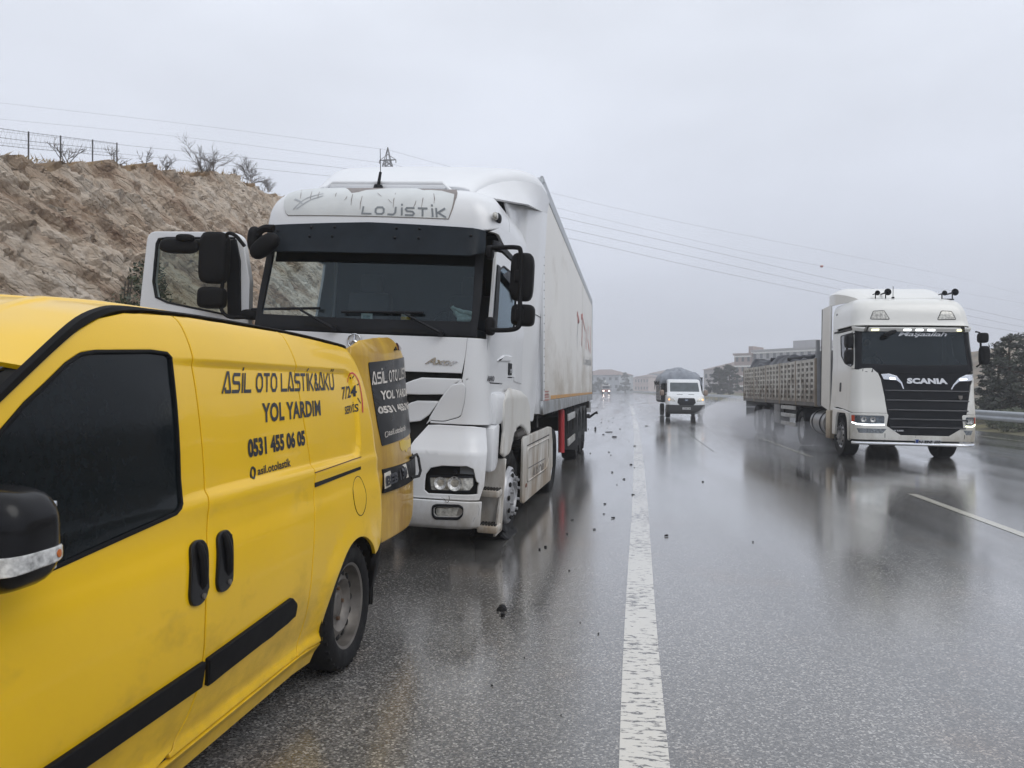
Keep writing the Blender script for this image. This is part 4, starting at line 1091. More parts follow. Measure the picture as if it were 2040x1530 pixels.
decal('dial_arc', (vs_, fs_), [(0, 0), (1, 0), (1, 1), (0, 1)], van_side, RED, rearq, .002, 0)
for p0, p1 in (((711, 767), (714, 765)), ((712, 793), (718, 803)), ((697, 751), (698, 755)), ((704, 749), (702, 753))):
    a, b = [Vector(v) for v in TV([p0, p1], (3.9, 1.4))]; n_ = (b - a).normalized(); n_ = Vector((-n_.y, n_.x)) * .003
    sheet('dial_tick', [tuple(a - n_), tuple(b - n_), tuple(b + n_), tuple(a + n_)], van_side, INK, rearq, du=0, dv=0, thick=.002, off=.003)
# wheels
def car_wheel(y, s_, R=.335):
    c = Vector((s_ * .775, y - 2.2, R)); f = s_
    prof = [(.20, -.10), (.235, -.105), (.29, -.105), (.315, -.092), (R, -.06), (R, .06), (.317, .088), (.29, .102), (.245, .098), (.228, .088), (.215, .07)]
    wt = MB().lathe([(r, a * f) for r, a in prof], c, 'x', 48)
    for a in range(36):                                                             # shoulder lugs
        t = a * math.pi / 18; wt.box(c + Vector((f * .075, math.cos(t) * .3215, math.sin(t) * .3215)), (.03, .02, .012), Matrix.Rotation(t - math.pi / 2, 3, 'X'))
    w_ = wt.build('wheel', RUB, van, 50)
    rim_ = [(.226, .086), (.212, .080), (.205, .045), (.196, .020), (.182, .024), (.150, .040), (.138, .046), (.118, .030), (.105, .012), (.07, .010), (.062, .022), (.045, .026), (.0, .026)]
    MB().lathe([(max(r, .0005), a * f) for r, a in rim_], c, 'x', 48).build('rim', STL, w_, 50)
    hl = MB()
    for a in range(15):
        t = a * 2 * math.pi / 15; p = c + Vector((f * .031, math.cos(t) * .168, math.sin(t) * .168))
        hl.ell(p, (.010, .020, .020), 2, 12, 8)
    hl.build('rim_hole', SHUT, w_)
    b_ = MB()
    for a in range(5):
        t = a * 2 * math.pi / 5; p = c + Vector((0, math.cos(t) * .085, math.sin(t) * .085)); b_.cyl(p + Vector((f * .008, 0, 0)), p + Vector((f * .026, 0, 0)), .011, n=6)
    b_.build('wheel_bolts', mat('rusty bolts', (.10, .055, .03), .8), w_)
for y in (3.97, 1.2):
    for s_ in (1, -1): car_wheel(y, s_)
well = MB()
for k in range(24):
    a0, a1 = [math.radians(195 - 210 * (k + j) / 24) for j in (0, 1)]
    for yc in (3.97, 1.2):
        p = [(yc - 2.2 + .385 * math.cos(a), .335 + .385 * math.sin(a)) for a in (a0, a1)]
        well.quad((.87, *p[0]), (.87, *p[1]), (.45, *p[1]), (.45, *p[0]))
well.build('wheel_arch_liner', SHUT, van, None)
# rear bumper and lamp
MB().prism([(4.36 - 2.2, .28), (4.42 - 2.2, .20), (4.53 - 2.2, .22), (4.56 - 2.2, .40), (4.53 - 2.2, .60), (4.47 - 2.2, .64), (4.40 - 2.2, .50)], 'x', -.80, .80, .012).build('rear_bumper', BLK, van)
sheet('bumper_end', [(4.285, .50), (4.335, .335), (4.34, .215), (4.50, .235), (4.545, .40), (4.53, .60), (4.47, .622), (4.40, .577)], van_side, BLK, van, du=.05, dv=.05, thick=.03, off=.004, rim=.01)
LR = mat('red lamp plastic', (.42, .012, .012), .15, coat=.6, var=.25, vs=30)
for s_ in (1, -1): MB().ell((s_ * .735, 4.50 - 2.2, 1.06), (.078, .065, .27), 3.2).build('tail_lamp', LR, van)
MB().prism([(4.47 - 2.2, .6), (4.52 - 2.2, .6), (4.52 - 2.2, 1.0), (4.30 - 2.2, 1.78), (4.24 - 2.2, 1.76), (4.46 - 2.2, 1.0)], 'x', -.74, .06, .01).build('right_rear_door', YELD, van)
# left rear door, swung out square to the body
def rdoor(u, v):
    x = .805 - .055 * sstep(1.0, 1.75, v) - .05 * max(0, (v - 1.70) / .14) ** 2.2 - .02 * ((u - 4.8) / .4) ** 2 - .03 * max(0, (4.62 - u) / .17) ** 2
    x += .02 * sstep(.99, .93, v)
    return Vector((x, u - 2.2, v))
def TD(px, g=(4.8, 1.1)): return T(rdoor, van.M, px, g)
dr = TD([(700, 690), (716, 677), (745, 672), (786, 670.5), (806, 675), (813, 688), (816, 740), (822, 880), (825, 905), (824, 985), (821, 1030), (815, 1048), (790, 1066), (757, 1084)])
dr = [(max(p[0], yend(p[1]) - .02), p[1]) for p in dr] + [(4.48, .58), (4.48, 1.0), (4.43, 1.3), (4.37, 1.5)]
rd = sheet('open_rear_door', dr[::-1], rdoor, YELD, van, du=.05, dv=.05, thick=.05, rim=.012)
pan = TD([(733, 722), (812, 711), (816, 760), (821, 862), (760, 889), (752, 850)])
BPAN = mat('black door vinyl', (.010, .011, .013), .3, var=.2, vs=4, spec=.15)
ps = sheet('black_window_panel', rnd(pan[::-1], .02), rdoor, BPAN, rd, du=.05, dv=.05, thick=.004, off=.005, rim=.003)
WHT = mat('white vinyl', (.62, .58, .53), .5, var=.25, vs=5)
decal('lettering', squared('ASIL OTO LASTIK'), TD([(740, 767), (817, 752), (816, 731), (738, 743)]), rdoor, WHT, ps, .008)
for s, px, bd in (('YOL YARDIM', [(757, 797), (809, 788), (808, 772), (755, 779)], .03), ('0531 455 06 05', [(751, 825), (814, 812), (814, 800), (750, 810)], .045), ('asil.otolastik', [(772, 868), (806, 857), (806, 846), (772, 856)], .015)):
    decal('lettering', text2d(s, bd), TD(px), rdoor, WHT, ps, .008)
q = TD([(765, 872), (771, 870), (771, 859), (765, 861)])
sheet('camera_badge', rnd(q, .02), rdoor, WHT, ps, holes=[inset_poly(rnd(q, .02), .006)], du=0, dv=0, thick=.003, off=.009)
hp = TD([(759, 935), (820, 905), (823, 950), (760, 983)]); hs_ = sheet('handle_plate', rnd(hp[::-1], .012), rdoor, BLK, rd, du=.06, dv=0, thick=.02, off=.018, rim=.008)
pl = TD([(760, 946), (803, 926), (808, 950), (760, 974)]); plm = mat('grimy number plate', (.50, .47, .41), .5, var=.15, vs=8)
po = sheet('number_plate', pl[::-1], rdoor, plm, hs_, du=0, dv=0, thick=.004, off=.023)
decal('plate_number', text2d('BEB 130', .04), TD([(763, 969), (805, 949), (802, 931), (762, 951)]), rdoor, INK, po, .025)
a = [rdoor(*p) for p in TD([(813, 912), (823, 905), (828, 912), (828, 938), (822, 948), (813, 952)])]
MB().tube([p + Vector((d, 0, 0)) for p, d in zip(a, (.02, .05, .06, .06, .05, .02))], .011, 8).build('door_handle', BLK, hs_)
bl = TD([(791, 690), (795, 684), (808, 684), (811, 690), (810, 697), (792, 698)])
sheet('brake_lamp', rnd(bl[::-1], .012), rdoor, mat('dark red brake lamp', (.10, .012, .015), .2, coat=.5), rd, du=0, dv=0, thick=.01, off=.012, rim=.004)
sheet('wiper_plug', TD([(784, 698), (789, 698), (787, 691)])[::-1], rdoor, BLK, rd, du=0, dv=0, thick=.01, off=.01)
pp = TD([(796, 880), (802, 876), (810, 877), (817, 873), (823, 876), (824, 893), (820, 897), (817, 889), (812, 893), (809, 901), (806, 896), (801, 899), (797, 893)])
sheet('bare_paint_patch', pp[::-1], rdoor, mat('clean yellow paint', (.66, .45, .008), .4), rd, du=0, dv=0, thick=.002, off=.003)
# ================================================================== WHITE TRACTOR UNIT WITH THE BLOWN TYRE
def cab_surface(tab, bulge=.08, bex=2.0):
    """horizontal loops: |s|<1 front, 1..2 corner, >2 flank in metres. tab rows: v, z, front y, half width, corner radius"""
    tz, ty, tw, tr = [[(r[0], r[k]) for r in tab] for k in (1, 2, 3, 4)]
    def fn(s, v):
        z, yf, w_, r = smt(tz, v), smt(ty, v), smt(tw, v), smt(tr, v)
        a = abs(s); g = 1 if s >= 0 else -1; yc = yf + bulge * ((w_ - r) / w_) ** bex
        if a <= 1: x = a * (w_ - r); y = yf + bulge * (x / w_) ** bex
        elif a <= 2: t = (a - 1) * math.pi / 2; x = w_ - r + r * math.sin(t); y = yc + r * (1 - math.cos(t))
        else: x = w_; y = yc + r + (a - 2)
        return Vector((g * x, y, z))
    return fn
WP = mat('white truck paint', (.74, .75, .765), .32, coat=.35, var=.03, vs=2, dirt=((.30, .26, .20), (1.6, 1.6, .8), .66, .30, .2, 1.0))
WPD = mat('dirty white truck panel', (.62, .61, .58), .5, var=.05, vs=3, dirt=((.24, .17, .10), (3.5, 3.5, .9), .52, .30, .1, 1.3))
GREYP = mat('grey black truck plastic', (.014, .015, .018), .55, var=.2, vs=6, bump=.05, bs=200, spec=.14)
CHAS = mat('oily chassis black', (.015, .014, .013), .6, var=.4, vs=5)
WINDG = glass_mat('windscreen glass', (.60, .70, .72), .015)
INTER = mat('dark cab trim', (.014, .022, .028), .7, var=.2, vs=3)
ax = Thing('tractor_unit', 'white articulated lorry cab leaning on its burst front tyre, far door open', 'lorry cab', (-2.42, 6.4, .02), -1.5, 3.0)
# below the roof the cab is nearly upright; the nose tucks in to the bumper
AX = [(.30, .30, .16, 1.12, .22), (.40, .36, .03, 1.19, .24), (.57, .57, -.01, 1.20, .24), (.60, .60, .0, 1.20, .24), (.98, .98, .0, 1.19, .24), (1.02, 1.02, .012, 1.185, .24), (1.22, 1.22, .06, 1.15, .22), (1.6, 1.6, .03, 1.135, .2),
      (2.0, 2.0, .03, 1.13, .18), (2.10, 2.10, .05, 1.13, .18), (2.8, 2.8, .19, 1.115, .18), (2.92, 2.92, .20, 1.115, .2), (3.08, 3.08, .215, 1.11, .24), (3.2, 3.2, .255, 1.085, .27), (3.3, 3.285, .33, 1.03, .30), (3.4, 3.34, .44, .96, .32), (3.5, 3.37, .6, .86, .34)]
cab = cab_surface(AX, .085)
def TA(px, g=(.5, 1.5)): return T(cab, ax.M, px, g)
def mirr(P): return [(-s, v) for s, v in P]
# --- roof cap
rc = TA([(968, 458)], (1.2, 2.92))[0]
roofo = [(-2.45, 3.02), (-2.0, 2.99), (-1.3, 2.935), (-1.0, 2.925), (1.0, 2.925), (1.3, 2.935), (2.0, 2.99), (2.45, 3.02), (2.45, 3.5), (-2.45, 3.5)]
roof_c = sheet('roof_cap', roofo, cab, WP, ax, du=.12, dv=.05, thick=.02, rim=.012)
mb = MB(); ring = [cab(s, 3.5) for s in [-2.45, -2.2, -2, -1.75, -1.5, -1.25, -1, -.5, 0, .5, 1, 1.25, 1.5, 1.75, 2, 2.2, 2.45]]
mb.bm.faces.new([mb.bm.verts.new(p - Vector((0, 0, .003))) for p in ring + [Vector((.86, 1.8, 3.37)), Vector((-.86, 1.8, 3.37))]]); mb.build('roof_top', WP, ax)
# sign panel with torn sheet
sg = TA([(584, 374), (909, 377), (907, 400), (894, 437), (574, 430)], (0, 3.1))
TORN = mat('grey sheet under torn vinyl', (.24, .215, .205), .7, var=.15, vs=20)
sgn = sheet('sign_board', sg[::-1], cab, TORN, roof_c, du=.12, dv=.06, thick=.004, off=.004)
tear = [(575, 429), (583, 379), (600, 377.5), (618, 376.5), (645, 373.5), (660, 373), (684, 373.5), (693, 378), (701, 386), (715, 384), (730, 380), (752, 378.5), (770, 376.5), (779, 374.5), (800, 375.5), (830, 376), (842, 380), (858, 380), (880, 381.5), (893, 385), (905, 388), (904, 396), (893, 436)]
vin = sheet('torn_vinyl', TA(tear, (0, 3.1))[::-1], cab, mat('weathered white vinyl', (.62, .64, .64), .6, var=.06, vs=5), sgn, du=.12, dv=.06, thick=.002, off=.007)
SIGN = mat('grey sign lettering', (.20, .22, .235), .5, var=.1)
qs = TA([(722, 427), (890, 434), (888, 416), (724, 412)], (.3, 3.0))
GL2 = {'L': [L_((.05, 1), (.0, .08), (1, .08))], 'O': [L_((.25, .1), (.75, .1), (.93, .3), (.93, .7), (.75, .92), (.25, .92), (.07, .7), (.07, .3), (.25, .1))], 'J': [L_((0, .08), (.6, .08), (.8, .3), (.85, 1))],
       'I': [L_((.5, 0), (.5, .95)), L_((.5, 1.15), (.5, 1.4))], 'S': [L_((1, .92), (.2, .92), (.07, .75), (.2, .55), (.8, .5), (.93, .28), (.8, .08), (0, .08))], 'T': [L_((0, .92), (1, .92)), L_((.5, .92), (.45, 0))], 'K': [L_((.08, 0), (.08, 1)), L_((1, 1), (.25, .5), (1, 0))]}
g_, x = [], 0
for ch in 'LOJISTIK':
    k = .38 if ch == 'I' else 1.3
    for st in GL2[ch]: g_.append([(x + p[0] * k * .82, p[1]) for p in st])
    x += k + .12
v_, f_ = strokes2d(g_, .2); mxx = max(p[0] for p in v_)
decal('lettering', ([(p[0] / mxx, p[1]) for p in v_], f_), qs, cab, SIGN, sgn, .010)
GHOST = mat('ghost grey print', (.40, .42, .44), .6)
for k, (a, b, c) in enumerate((((585, 418), (612, 396), (645, 387)), ((592, 417), (618, 400), (645, 391)), ((588, 398), (598, 402), (604, 408)))):
    P = [Vector(q) for q in spl(TA([a, b, c], (-.4, 3.0)), 6)]; v_, f_ = [], []
    for i, p in enumerate(P):
        t = (P[min(i + 1, len(P) - 1)] - P[max(0, i - 1)]).normalized(); n_ = Vector((-t.y, t.x)) * .008 * (1 - .6 * i / len(P)); v_ += [tuple(p + n_), tuple(p - n_)]
        if i: f_.append([2 * i - 2, 2 * i - 1, 2 * i + 1, 2 * i])
    decal('sign_swoosh', (v_, f_), [(0, 0), (1, 0), (1, 1), (0, 1)], cab, GHOST, sgn, .0095, 0)
random.seed(4); cr_px = [((703, 388), (700, 410)), ((722, 392), (718, 418)), ((752, 386), (761, 393)), ((774, 398), (782, 406)), ((788, 386), (784, 414)), ((846, 380), (840, 415)), ((864, 387), (865, 406)), ((829, 401), (823, 416)), ((692, 392), (687, 400)), ((671, 386), (669, 393)), ((601, 381), (599, 397)), ((622, 383), (619, 400)), ((637, 384), (634, 396))]
for a, b in cr_px:
    P = [Vector(q) for q in TA([a, ((a[0] + b[0]) / 2 + random.uniform(-1.5, 1.5), (a[1] + b[1]) / 2), b], (.2, 3.0))]; v_, f_ = [], []
    for i, p in enumerate(P): v_ += [(p.x + .004 * (1, 1.3, .4)[i], p.y), (p.x - .004 * (.3, 1, .6)[i], p.y)]
    f_ = [[0, 1, 3, 2], [2, 3, 5, 4]]
    decal('vinyl_crack', (v_, f_), [(0, 0), (1, 0), (1, 1), (0, 1)], cab, TORN, vin, .0095, 0)
# --- sun visor
def visor(s, v):
    p = cab(s, v); n = nrm(cab, s, 2.9); t = (v - 2.68) / .27
    return p + Vector((n.x, n.y, 0)) * (.13 - .06 * t) * (1 - .8 * sstep(1.0, 1.45, abs(s)))
VISM = mat('smoked visor plastic', (.012, .017, .023), .5, var=.25, vs=5, spec=.14)
vo_ = sheet('sun_visor', rnd([(-1.33, 2.73), (-1.0, 2.68), (0, 2.675), (1.0, 2.68), (1.33, 2.73), (1.36, 2.93), (0, 2.965), (-1.36, 2.93)], .03), visor, VISM, ax, du=.15, dv=.05, thick=.012, rim=.005)
bo = MB()
for px in ((554, 460), (621, 453), (617, 471), (667, 453), (662, 471), (790, 455), (787, 474), (836, 456), (834, 475), (938, 470)):
    s, v = solve(visor, ax.M, *px, .2, 2.8); p = visor(s, v); bo.ell(p + nrm(visor, s, v) * .006, (.013, .01, .013), 2, 10, 6)
bo.build('visor_bolts', GREYP, vo_)
# --- windscreen and its black frame
ws = rnd([(-1.10, 2.115), (0, 2.10), (1.10, 2.115), (1.06, 2.80), (0, 2.82), (-1.06, 2.80)], .05)
wso = rnd([(-1.30, 1.985), (0, 1.975), (1.30, 1.985), (1.36, 2.35), (1.34, 2.90), (0, 2.915), (-1.34, 2.90), (-1.36, 2.35)], .03)
frm = sheet('windscreen_frame', wso, cab, GREYP, ax, holes=[ws], du=.12, dv=.06, thick=.03, rim=.006)
sheet('windscreen', inset_poly(ws, -.02), cab, WINDG, ax, du=.15, dv=.08, thick=0, off=-.012)
for px, nm in (([(683, 623), (845, 625)], 0), ([(505, 618), (640, 616)], 0)):
    P = [cab(*solve(cab, ax.M, *p, 0, 2.15)) for p in px]; bl_ = MB().tube([P[0].lerp(P[1], k / 4) + nrm(cab, 0, 2.2) * .03 for k in range(5)], .013, 6).build('wiper_blade', GREYP, frm)
    piv = [(880, 664), (668, 655)][0 if px[0][0] > 600 else 1]; e_ = [(808, 625), (603, 618)][0 if px[0][0] > 600 else 1]
    a = cab(*solve(cab, ax.M, *piv, 0, 2.0)) + Vector((0, -.04, 0)); b = cab(*solve(cab, ax.M, *e_, 0, 2.1)) + Vector((0, -.05, 0))
    MB().tube([a, a.lerp(b, .3) + Vector((0, -.02, 0)), b], [.018, .014, .010], 6).cyl(a + Vector((0, .04, 0)), a - Vector((0, .015, 0)), .026).build('wiper_arm', GREYP, frm)
vm = MB()
for a, b, c, d in (((607, 640), (672, 648), (672, 655), (607, 648)), ((780, 654), (850, 658), (850, 666), (780, 662))):
    P = [cab(*solve(cab, ax.M, *p, 0, 2.0)) + Vector((0, -.012, 0)) for p in (a, b, c, d)]; vm.quad(*P)
vm.build('cowl_vent', SHUT, frm, None)
# --- hood, grille
hoodp = [(-.97, 1.60), (.97, 1.60)] + TA([(933.5, 745), (937, 700), (939.5, 672)], (1, 1.8)) + [(0, 1.962)] + mirr(TA([(933.5, 745), (937, 700), (939.5, 672)], (1, 1.8)))[::-1]
hoodp = [(-.985, 1.665), (0, 1.650), (.985, 1.665)] + [(1.0, 1.80), (1.02, 1.972), (0, 1.962), (-1.02, 1.972), (-1.0, 1.80)]
hd = sheet('front_hood', hoodp, cab, WP, ax, du=.15, dv=.06, thick=.02, rim=.006)
CHR = mat('tarnished chrome', (.55, .56, .58), .18, metal=1.0, var=.25, vs=25)
qa = TA([(846, 725), (912, 729), (913, 716), (850, 711)], (.7, 1.75)); decal('badge_lettering', text2d('Axor', .035, 1.0, .35), qa, cab, CHR, hd, .008)
s0, v0 = TA([(707, 679)], (-.2, 1.9))[0]; st_ = MB()
c0 = cab(s0, v0) + Vector((0, -.012, 0)); st_.tube([c0 + Vector((.06 * math.cos(a * .2618), 0, .06 * math.sin(a * .2618))) for a in range(24)], .006, 6, True)
for a in (90, 210, 330): st_.tube([c0, c0 + Vector((.058 * math.cos(math.radians(a)), 0, .058 * math.sin(math.radians(a))))], [.012, .004], 5)
st_.build('round_badge', CHR, hd)
gb_ = sheet('grille_backing', [(-1.05, 1.02), (1.05, 1.02), (1.12, 1.66), (-1.12, 1.66)], lambda s, v: cab(s, v) + Vector((0, .05, 0)), SHUT, ax, du=.2, dv=.1, thick=.02)
def lam(pr, nm='grille_slat', o=0): return sheet(nm, pr, lambda s, v: cab(s, v) + Vector((0, o, 0)), WP, ax, du=.10, dv=.04, thick=.05, rim=.010)
lam([(0, 1.515), (.30, 1.515), (.42, 1.535), (.54, 1.585), (.62, 1.612), (.985, 1.618), (.975, 1.60), (.93, 1.575), (.83, 1.475), (.60, 1.462), (0, 1.45), (-.60, 1.462), (-.83, 1.475), (-.93, 1.575), (-.975, 1.60), (-.985, 1.618), (-.62, 1.612), (-.54, 1.585), (-.42, 1.535), (-.30, 1.515)][::-1])
lam([(0, 1.30), (.30, 1.30), (.42, 1.325), (.52, 1.385), (.58, 1.405), (.79, 1.412), (.70, 1.29), (.62, 1.235), (.50, 1.215), (0, 1.205), (-.50, 1.215), (-.62, 1.235), (-.70, 1.29), (-.79, 1.412), (-.58, 1.405), (-.52, 1.385), (-.42, 1.325), (-.30, 1.30)][::-1])
# --- corner panels either side of the hood, with their flaps
def corner(sgn):
    f = cab if sgn > 0 else mirror(cab)
    fl = rnd([(.845, 1.245), (.70, 1.245), (.80, 1.42), (.90, 1.56), (1.01, 1.585), (1.10, 1.55), (1.08, 1.42), (.99, 1.29)], .03)
    out = [(1.03, 1.972), (1.008, 1.80), (.995, 1.62), (.955, 1.585), (.86, 1.46), (.79, 1.36), (.705, 1.245), (.72, 1.222), (1.2, 1.225), (2.0, 1.225), (2.05, 1.23), (2.05, 1.585), (1.95, 1.60), (1.80, 1.66), (1.74, 1.80), (1.72, 1.972)]
    c_ = sheet('corner_panel', out, f, WP, ax, du=.10, dv=.06, thick=.02, rim=.006, off=.0, holes=[inset_poly(fl, -.012)])
    sheet('corner_flap', fl, f, WP, c_, du=.10, dv=.06, thick=.02, rim=.008, off=.004)
    return f
for sgn in (1, -1): corner(sgn)
# --- bumper: upper shell, damaged headlamp bay, lower bumper
hb = TA([(848, 945), (858, 932), (880, 928), (930, 929), (944, 935), (947, 950), (950, 960), (955, 963), (953, 972), (952, 985), (935, 986), (900, 985), (853, 983), (845, 976), (846, 960)], (1.0, .75))
upo = [(-.52, .60), (.52, .60), (.52, 1.0), (.60, 1.10), (.70, 1.205), (.8, 1.215), (1.6, 1.215), (1.75, 1.20), (1.72, .98), (1.66, .80), (1.58, .605)]
def half(f):
    u = sheet('bumper_upper', [(.5, .585), (.5, .95), (.58, 1.07), (.70, 1.205), (.8, 1.212), (1.3, 1.212), (1.72, 1.20), (1.70, .98), (1.64, .78), (1.62, .70), (1.50, .585)], f, WP, ax, holes=[hb], du=.10, dv=.05, thick=.02, rim=.008, dec=lambda s, v: -.012 * math.exp(-((v - .985) / .010) ** 2) if s < 1.6 else 0)
    bay = sheet('lamp_bay', inset_poly(hb, -.03), shift(f, (0, .07, 0)), SHUT, u, du=.2, dv=.1, thick=.02)
    lo = sheet('lower_bumper', [(0, .36), (.5, .345), (1.0, .345), (1.35, .36), (1.55, .40), (1.56, .572), (.5, .572), (0, .572)], f, WP, ax, holes=[rnd(fogq, .05)], du=.10, dv=.05, thick=.025, rim=.010, off=.012)
    return u, bay, lo
fogq = TA([(862, 1008), (870, 1005), (915, 1006), (923, 1012), (922, 1025), (914, 1033), (868, 1032), (862, 1026)], (.9, .5))
fr = lambda s, v: cab(s, v)
fl_ = mirror(cab)
LAMP = mat('clear headlamp optics', (.50, .49, .45), .15, metal=.2, coat=.7, var=.55, vs=30)
SILV = mat('lamp reflector', (.62, .62, .61), .3, metal=.35, var=.4, vs=45)
for f in (fr, fl_):
    u, bay, lo = half(f)
    g_ = shift(f, (0, .035, 0))
    hl = TA([(853, 950), (941, 951), (942, 968), (934, 979), (856, 978)], (1.0, .7))
    HL = sheet('headlight', rnd(hl[::-1] if False else hl, .02), g_, LAMP, bay, du=.08, dv=.05, thick=.03, rim=.008)
    sheet('lamp_rim', rnd(inset_poly(rnd(hl, .02), -.02), .01), g_, GREYP, HL, holes=[inset_poly(rnd(hl, .02), .012)], du=.1, dv=.1, thick=.04, off=.012, rim=.005)
    for px, r in (((876, 963), (.052, .058)), ((905, 964), (.060, .062))):
        s, v = TA([px], (1.0, .7))[0]; p = g_(s, v); n = nrm(g_, s, v) * (1 if f is fr else 1)
        MB().lathe([(.001, .028), (r[0] * .3, .026), (r[0] * .65, .010), (r[0], -.002), (r[0] * 1.05, -.012)], p + Vector((0, -.014, 0)), 'y', 20).build('reflector_bowl', SILV, HL)
    s, v = TA([(904, 942)], (1.0, .8))[0]; p = f(s, v) + Vector((0, .045, 0)); MB().lathe([(.002, -.03), (.012, -.03), (.018, -.01), (.02, .02)], p, 'y', 14).build('lamp_screw', GREYP, bay)
    s, v = TA([(932, 938)], (1.0, .8))[0]; p = f(s, v) + Vector((0, .05, 0)); MB().box(p, (.16, .01, .07)).build('bracket_plate', mat('dull bracket', (.13, .14, .15), .6), bay)
    fg = sheet('fog_lamp_surround', rnd(inset_poly(fogq, -.012), .04), f, GREYP, lo, holes=[rnd(inset_poly(fogq, .022), .03)], du=.1, dv=.1, thick=.03, off=.022, rim=.008)
    fi = TA([(868, 1012), (913, 1012), (910, 1026), (905, 1029), (870, 1028)], (.9, .5)); sheet('fog_lamp', rnd(fi, .02), f, LAMP, lo, du=.05, dv=.05, thick=.02, off=.004, rim=.006)
    sheet('fog_lamp_trim', rnd(inset_poly(fogq, .014), .03), f, WP, lo, holes=[rnd(inset_poly(fogq, .03), .03)], du=.1, dv=.1, thick=.02, off=.006)
sheet('bumper_centre', [(-.49, .59), (.49, .59), (.49, .94), (.56, 1.05), (.50, 1.14), (-.50, 1.14), (-.56, 1.05), (-.49, .94)], cab, GREYP, ax, du=.15, dv=.1, thick=.02, off=-.03)
# cracks and black scuffs on the bumper
SC = mat('black scuff marks', (.10, .10, .105), .6, var=.3)
for P in ([(895, 987), (896, 996), (892, 1001)], [(880, 990), (886, 995), (890, 1000)], [(941, 1038), (945, 1029)], [(950, 1005), (953, 1012), (951, 1025)], [(970, 985), (985, 985)]):
    q = [Vector(v) for v in TA(P, (1.1, .55))]; v_, f_ = [], []
    for i, p in enumerate(q): v_ += [(p.x + .003, p.y), (p.x - .003, p.y)]
    decal('bumper_crack', (v_, [[2 * i, 2 * i + 1, 2 * i + 3, 2 * i + 2] for i in range(len(q) - 1)]), [(0, 0), (1, 0), (1, 1), (0, 1)], cab, SC, ax, .018, 0)
# --- flanks: door, sleeper side
dseam = TA([(1043, 664), (1042, 720), (1040, 800), (1036, 846)], (3.8, 1.8))
YB = 2.02                                                                        # rear edge of the cab flank (s units)
def flank(f, with_door):
    sl_ = []
    if with_door:
        win = rnd([(2.12, 2.08), (2.10, 2.62), (2.32, 2.70), (3.05, 2.70), (3.12, 2.20), (3.02, 2.12)], .05)
        dpan = [(1.80, 1.985), (1.74, 1.80), (1.80, 1.67), (1.95, 1.61), (2.05, 1.60), (2.62, 1.595), (2.75, 1.63), (2.9, 1.66), (3.25, 1.665), (3.25, 2.80), (2.2, 2.80), (1.90, 2.76), (1.86, 2.4)]
        dr_ = sheet('door', dpan, f, WP, ax, holes=[win], du=.10, dv=.06, thick=.03, rim=.008)
        sheet('window_frame', inset_poly(win, -.004), f, GREYP, dr_, holes=[inset_poly(win, .03)], du=.12, dv=.1, thick=.02, off=.004, rim=.004)
        sheet('front_window_bar', rnd([(1.96, 2.06), (2.16, 2.05), (2.14, 2.66), (1.99, 2.66)], .03), f, GREYP, dr_, du=.12, dv=.1, thick=.02, off=.012, rim=.006)
        sheet('side_window', inset_poly(win, .01), f, WINDG, dr_, du=.2, dv=.1, thick=0, off=-.006)
        sheet('wind_deflector', rnd([(2.14, 2.58), (2.4, 2.66), (3.06, 2.64), (3.12, 2.48), (3.08, 2.42), (2.9, 2.52), (2.4, 2.56)], .03), f, VISM, dr_, du=.12, dv=.1, thick=.006, off=.035, rim=.003)
        hq = rnd([(2.86, 1.68), (3.03, 1.68), (3.03, 1.80), (2.86, 1.80)], .015)
        hh = sheet('door_handle', hq, f, GREYP, dr_, du=0, dv=0, thick=.02, off=.012, rim=.006)
        sheet('handle_grip', rnd([(2.90, 1.70), (2.99, 1.70), (2.99, 1.74), (2.90, 1.74)], .01), f, CHR, hh, du=0, dv=0, thick=.02, off=.022, rim=.004)
        sheet('handle_scoop', rnd([(2.28, 1.80), (2.9, 1.815), (3.02, 1.86), (2.98, 1.875), (2.6, 1.865)], .03), f, WP, dr_, du=.1, dv=.03, thick=.02, off=.018, rim=.012)
        q = T(f, ax.M, [(969, 759), (984, 760), (983, 749), (970, 749)], (2.3, 1.6)); decal('badge_lettering', text2d('1840', .03, .95, .2), q, f, mat('dark badge', (.05, .05, .06), .4), dr_, .008)
    # sleeper wall and high roof flank
    up = [(1.5, 2.935), (2.0, 2.93), (2.6, 2.83), (3.26, 2.81), (3.26, 1.62), (3.72, 1.60), (3.72, 3.10), (2.45, 3.06), (2.44, 3.03), (2.0, 3.0)]
    if not with_door: up = [(1.5, 2.935), (2.0, 2.93), (2.2, 2.82), (3.26, 2.81), (3.26, 1.62), (3.72, 1.60), (3.72, 3.10), (2.45, 3.06), (2.0, 3.0)]
    sw = sheet('sleeper_wall', up, f, WP, ax, du=.12, dv=.08, thick=.03, rim=.006)
    sheet('roof_flank', [(2.46, 3.03), (3.72, 3.06), (3.72, 3.50), (2.46, 3.50)], f, WP, ax, du=.12, dv=.08, thick=.03)
    sheet('rain_gutter', rnd([(1.62, 2.775), (2.2, 2.815), (3.25, 2.815), (3.25, 2.86), (2.2, 2.875), (1.65, 2.86)], .01), f, GREYP, sw, du=.12, dv=.1, thick=.02, off=.006, rim=.005)
    sheet('door_sill', [(2.05, 1.23), (3.7, 1.23), (3.7, 1.60), (3.25, 1.655), (2.9, 1.65), (2.75, 1.62), (2.62, 1.585), (2.06, 1.59)], f, WP, ax, du=.2, dv=.08, thick=.03, rim=.004, off=-.012)
    return sw
sw = flank(fr, True); flank(fl_, False)
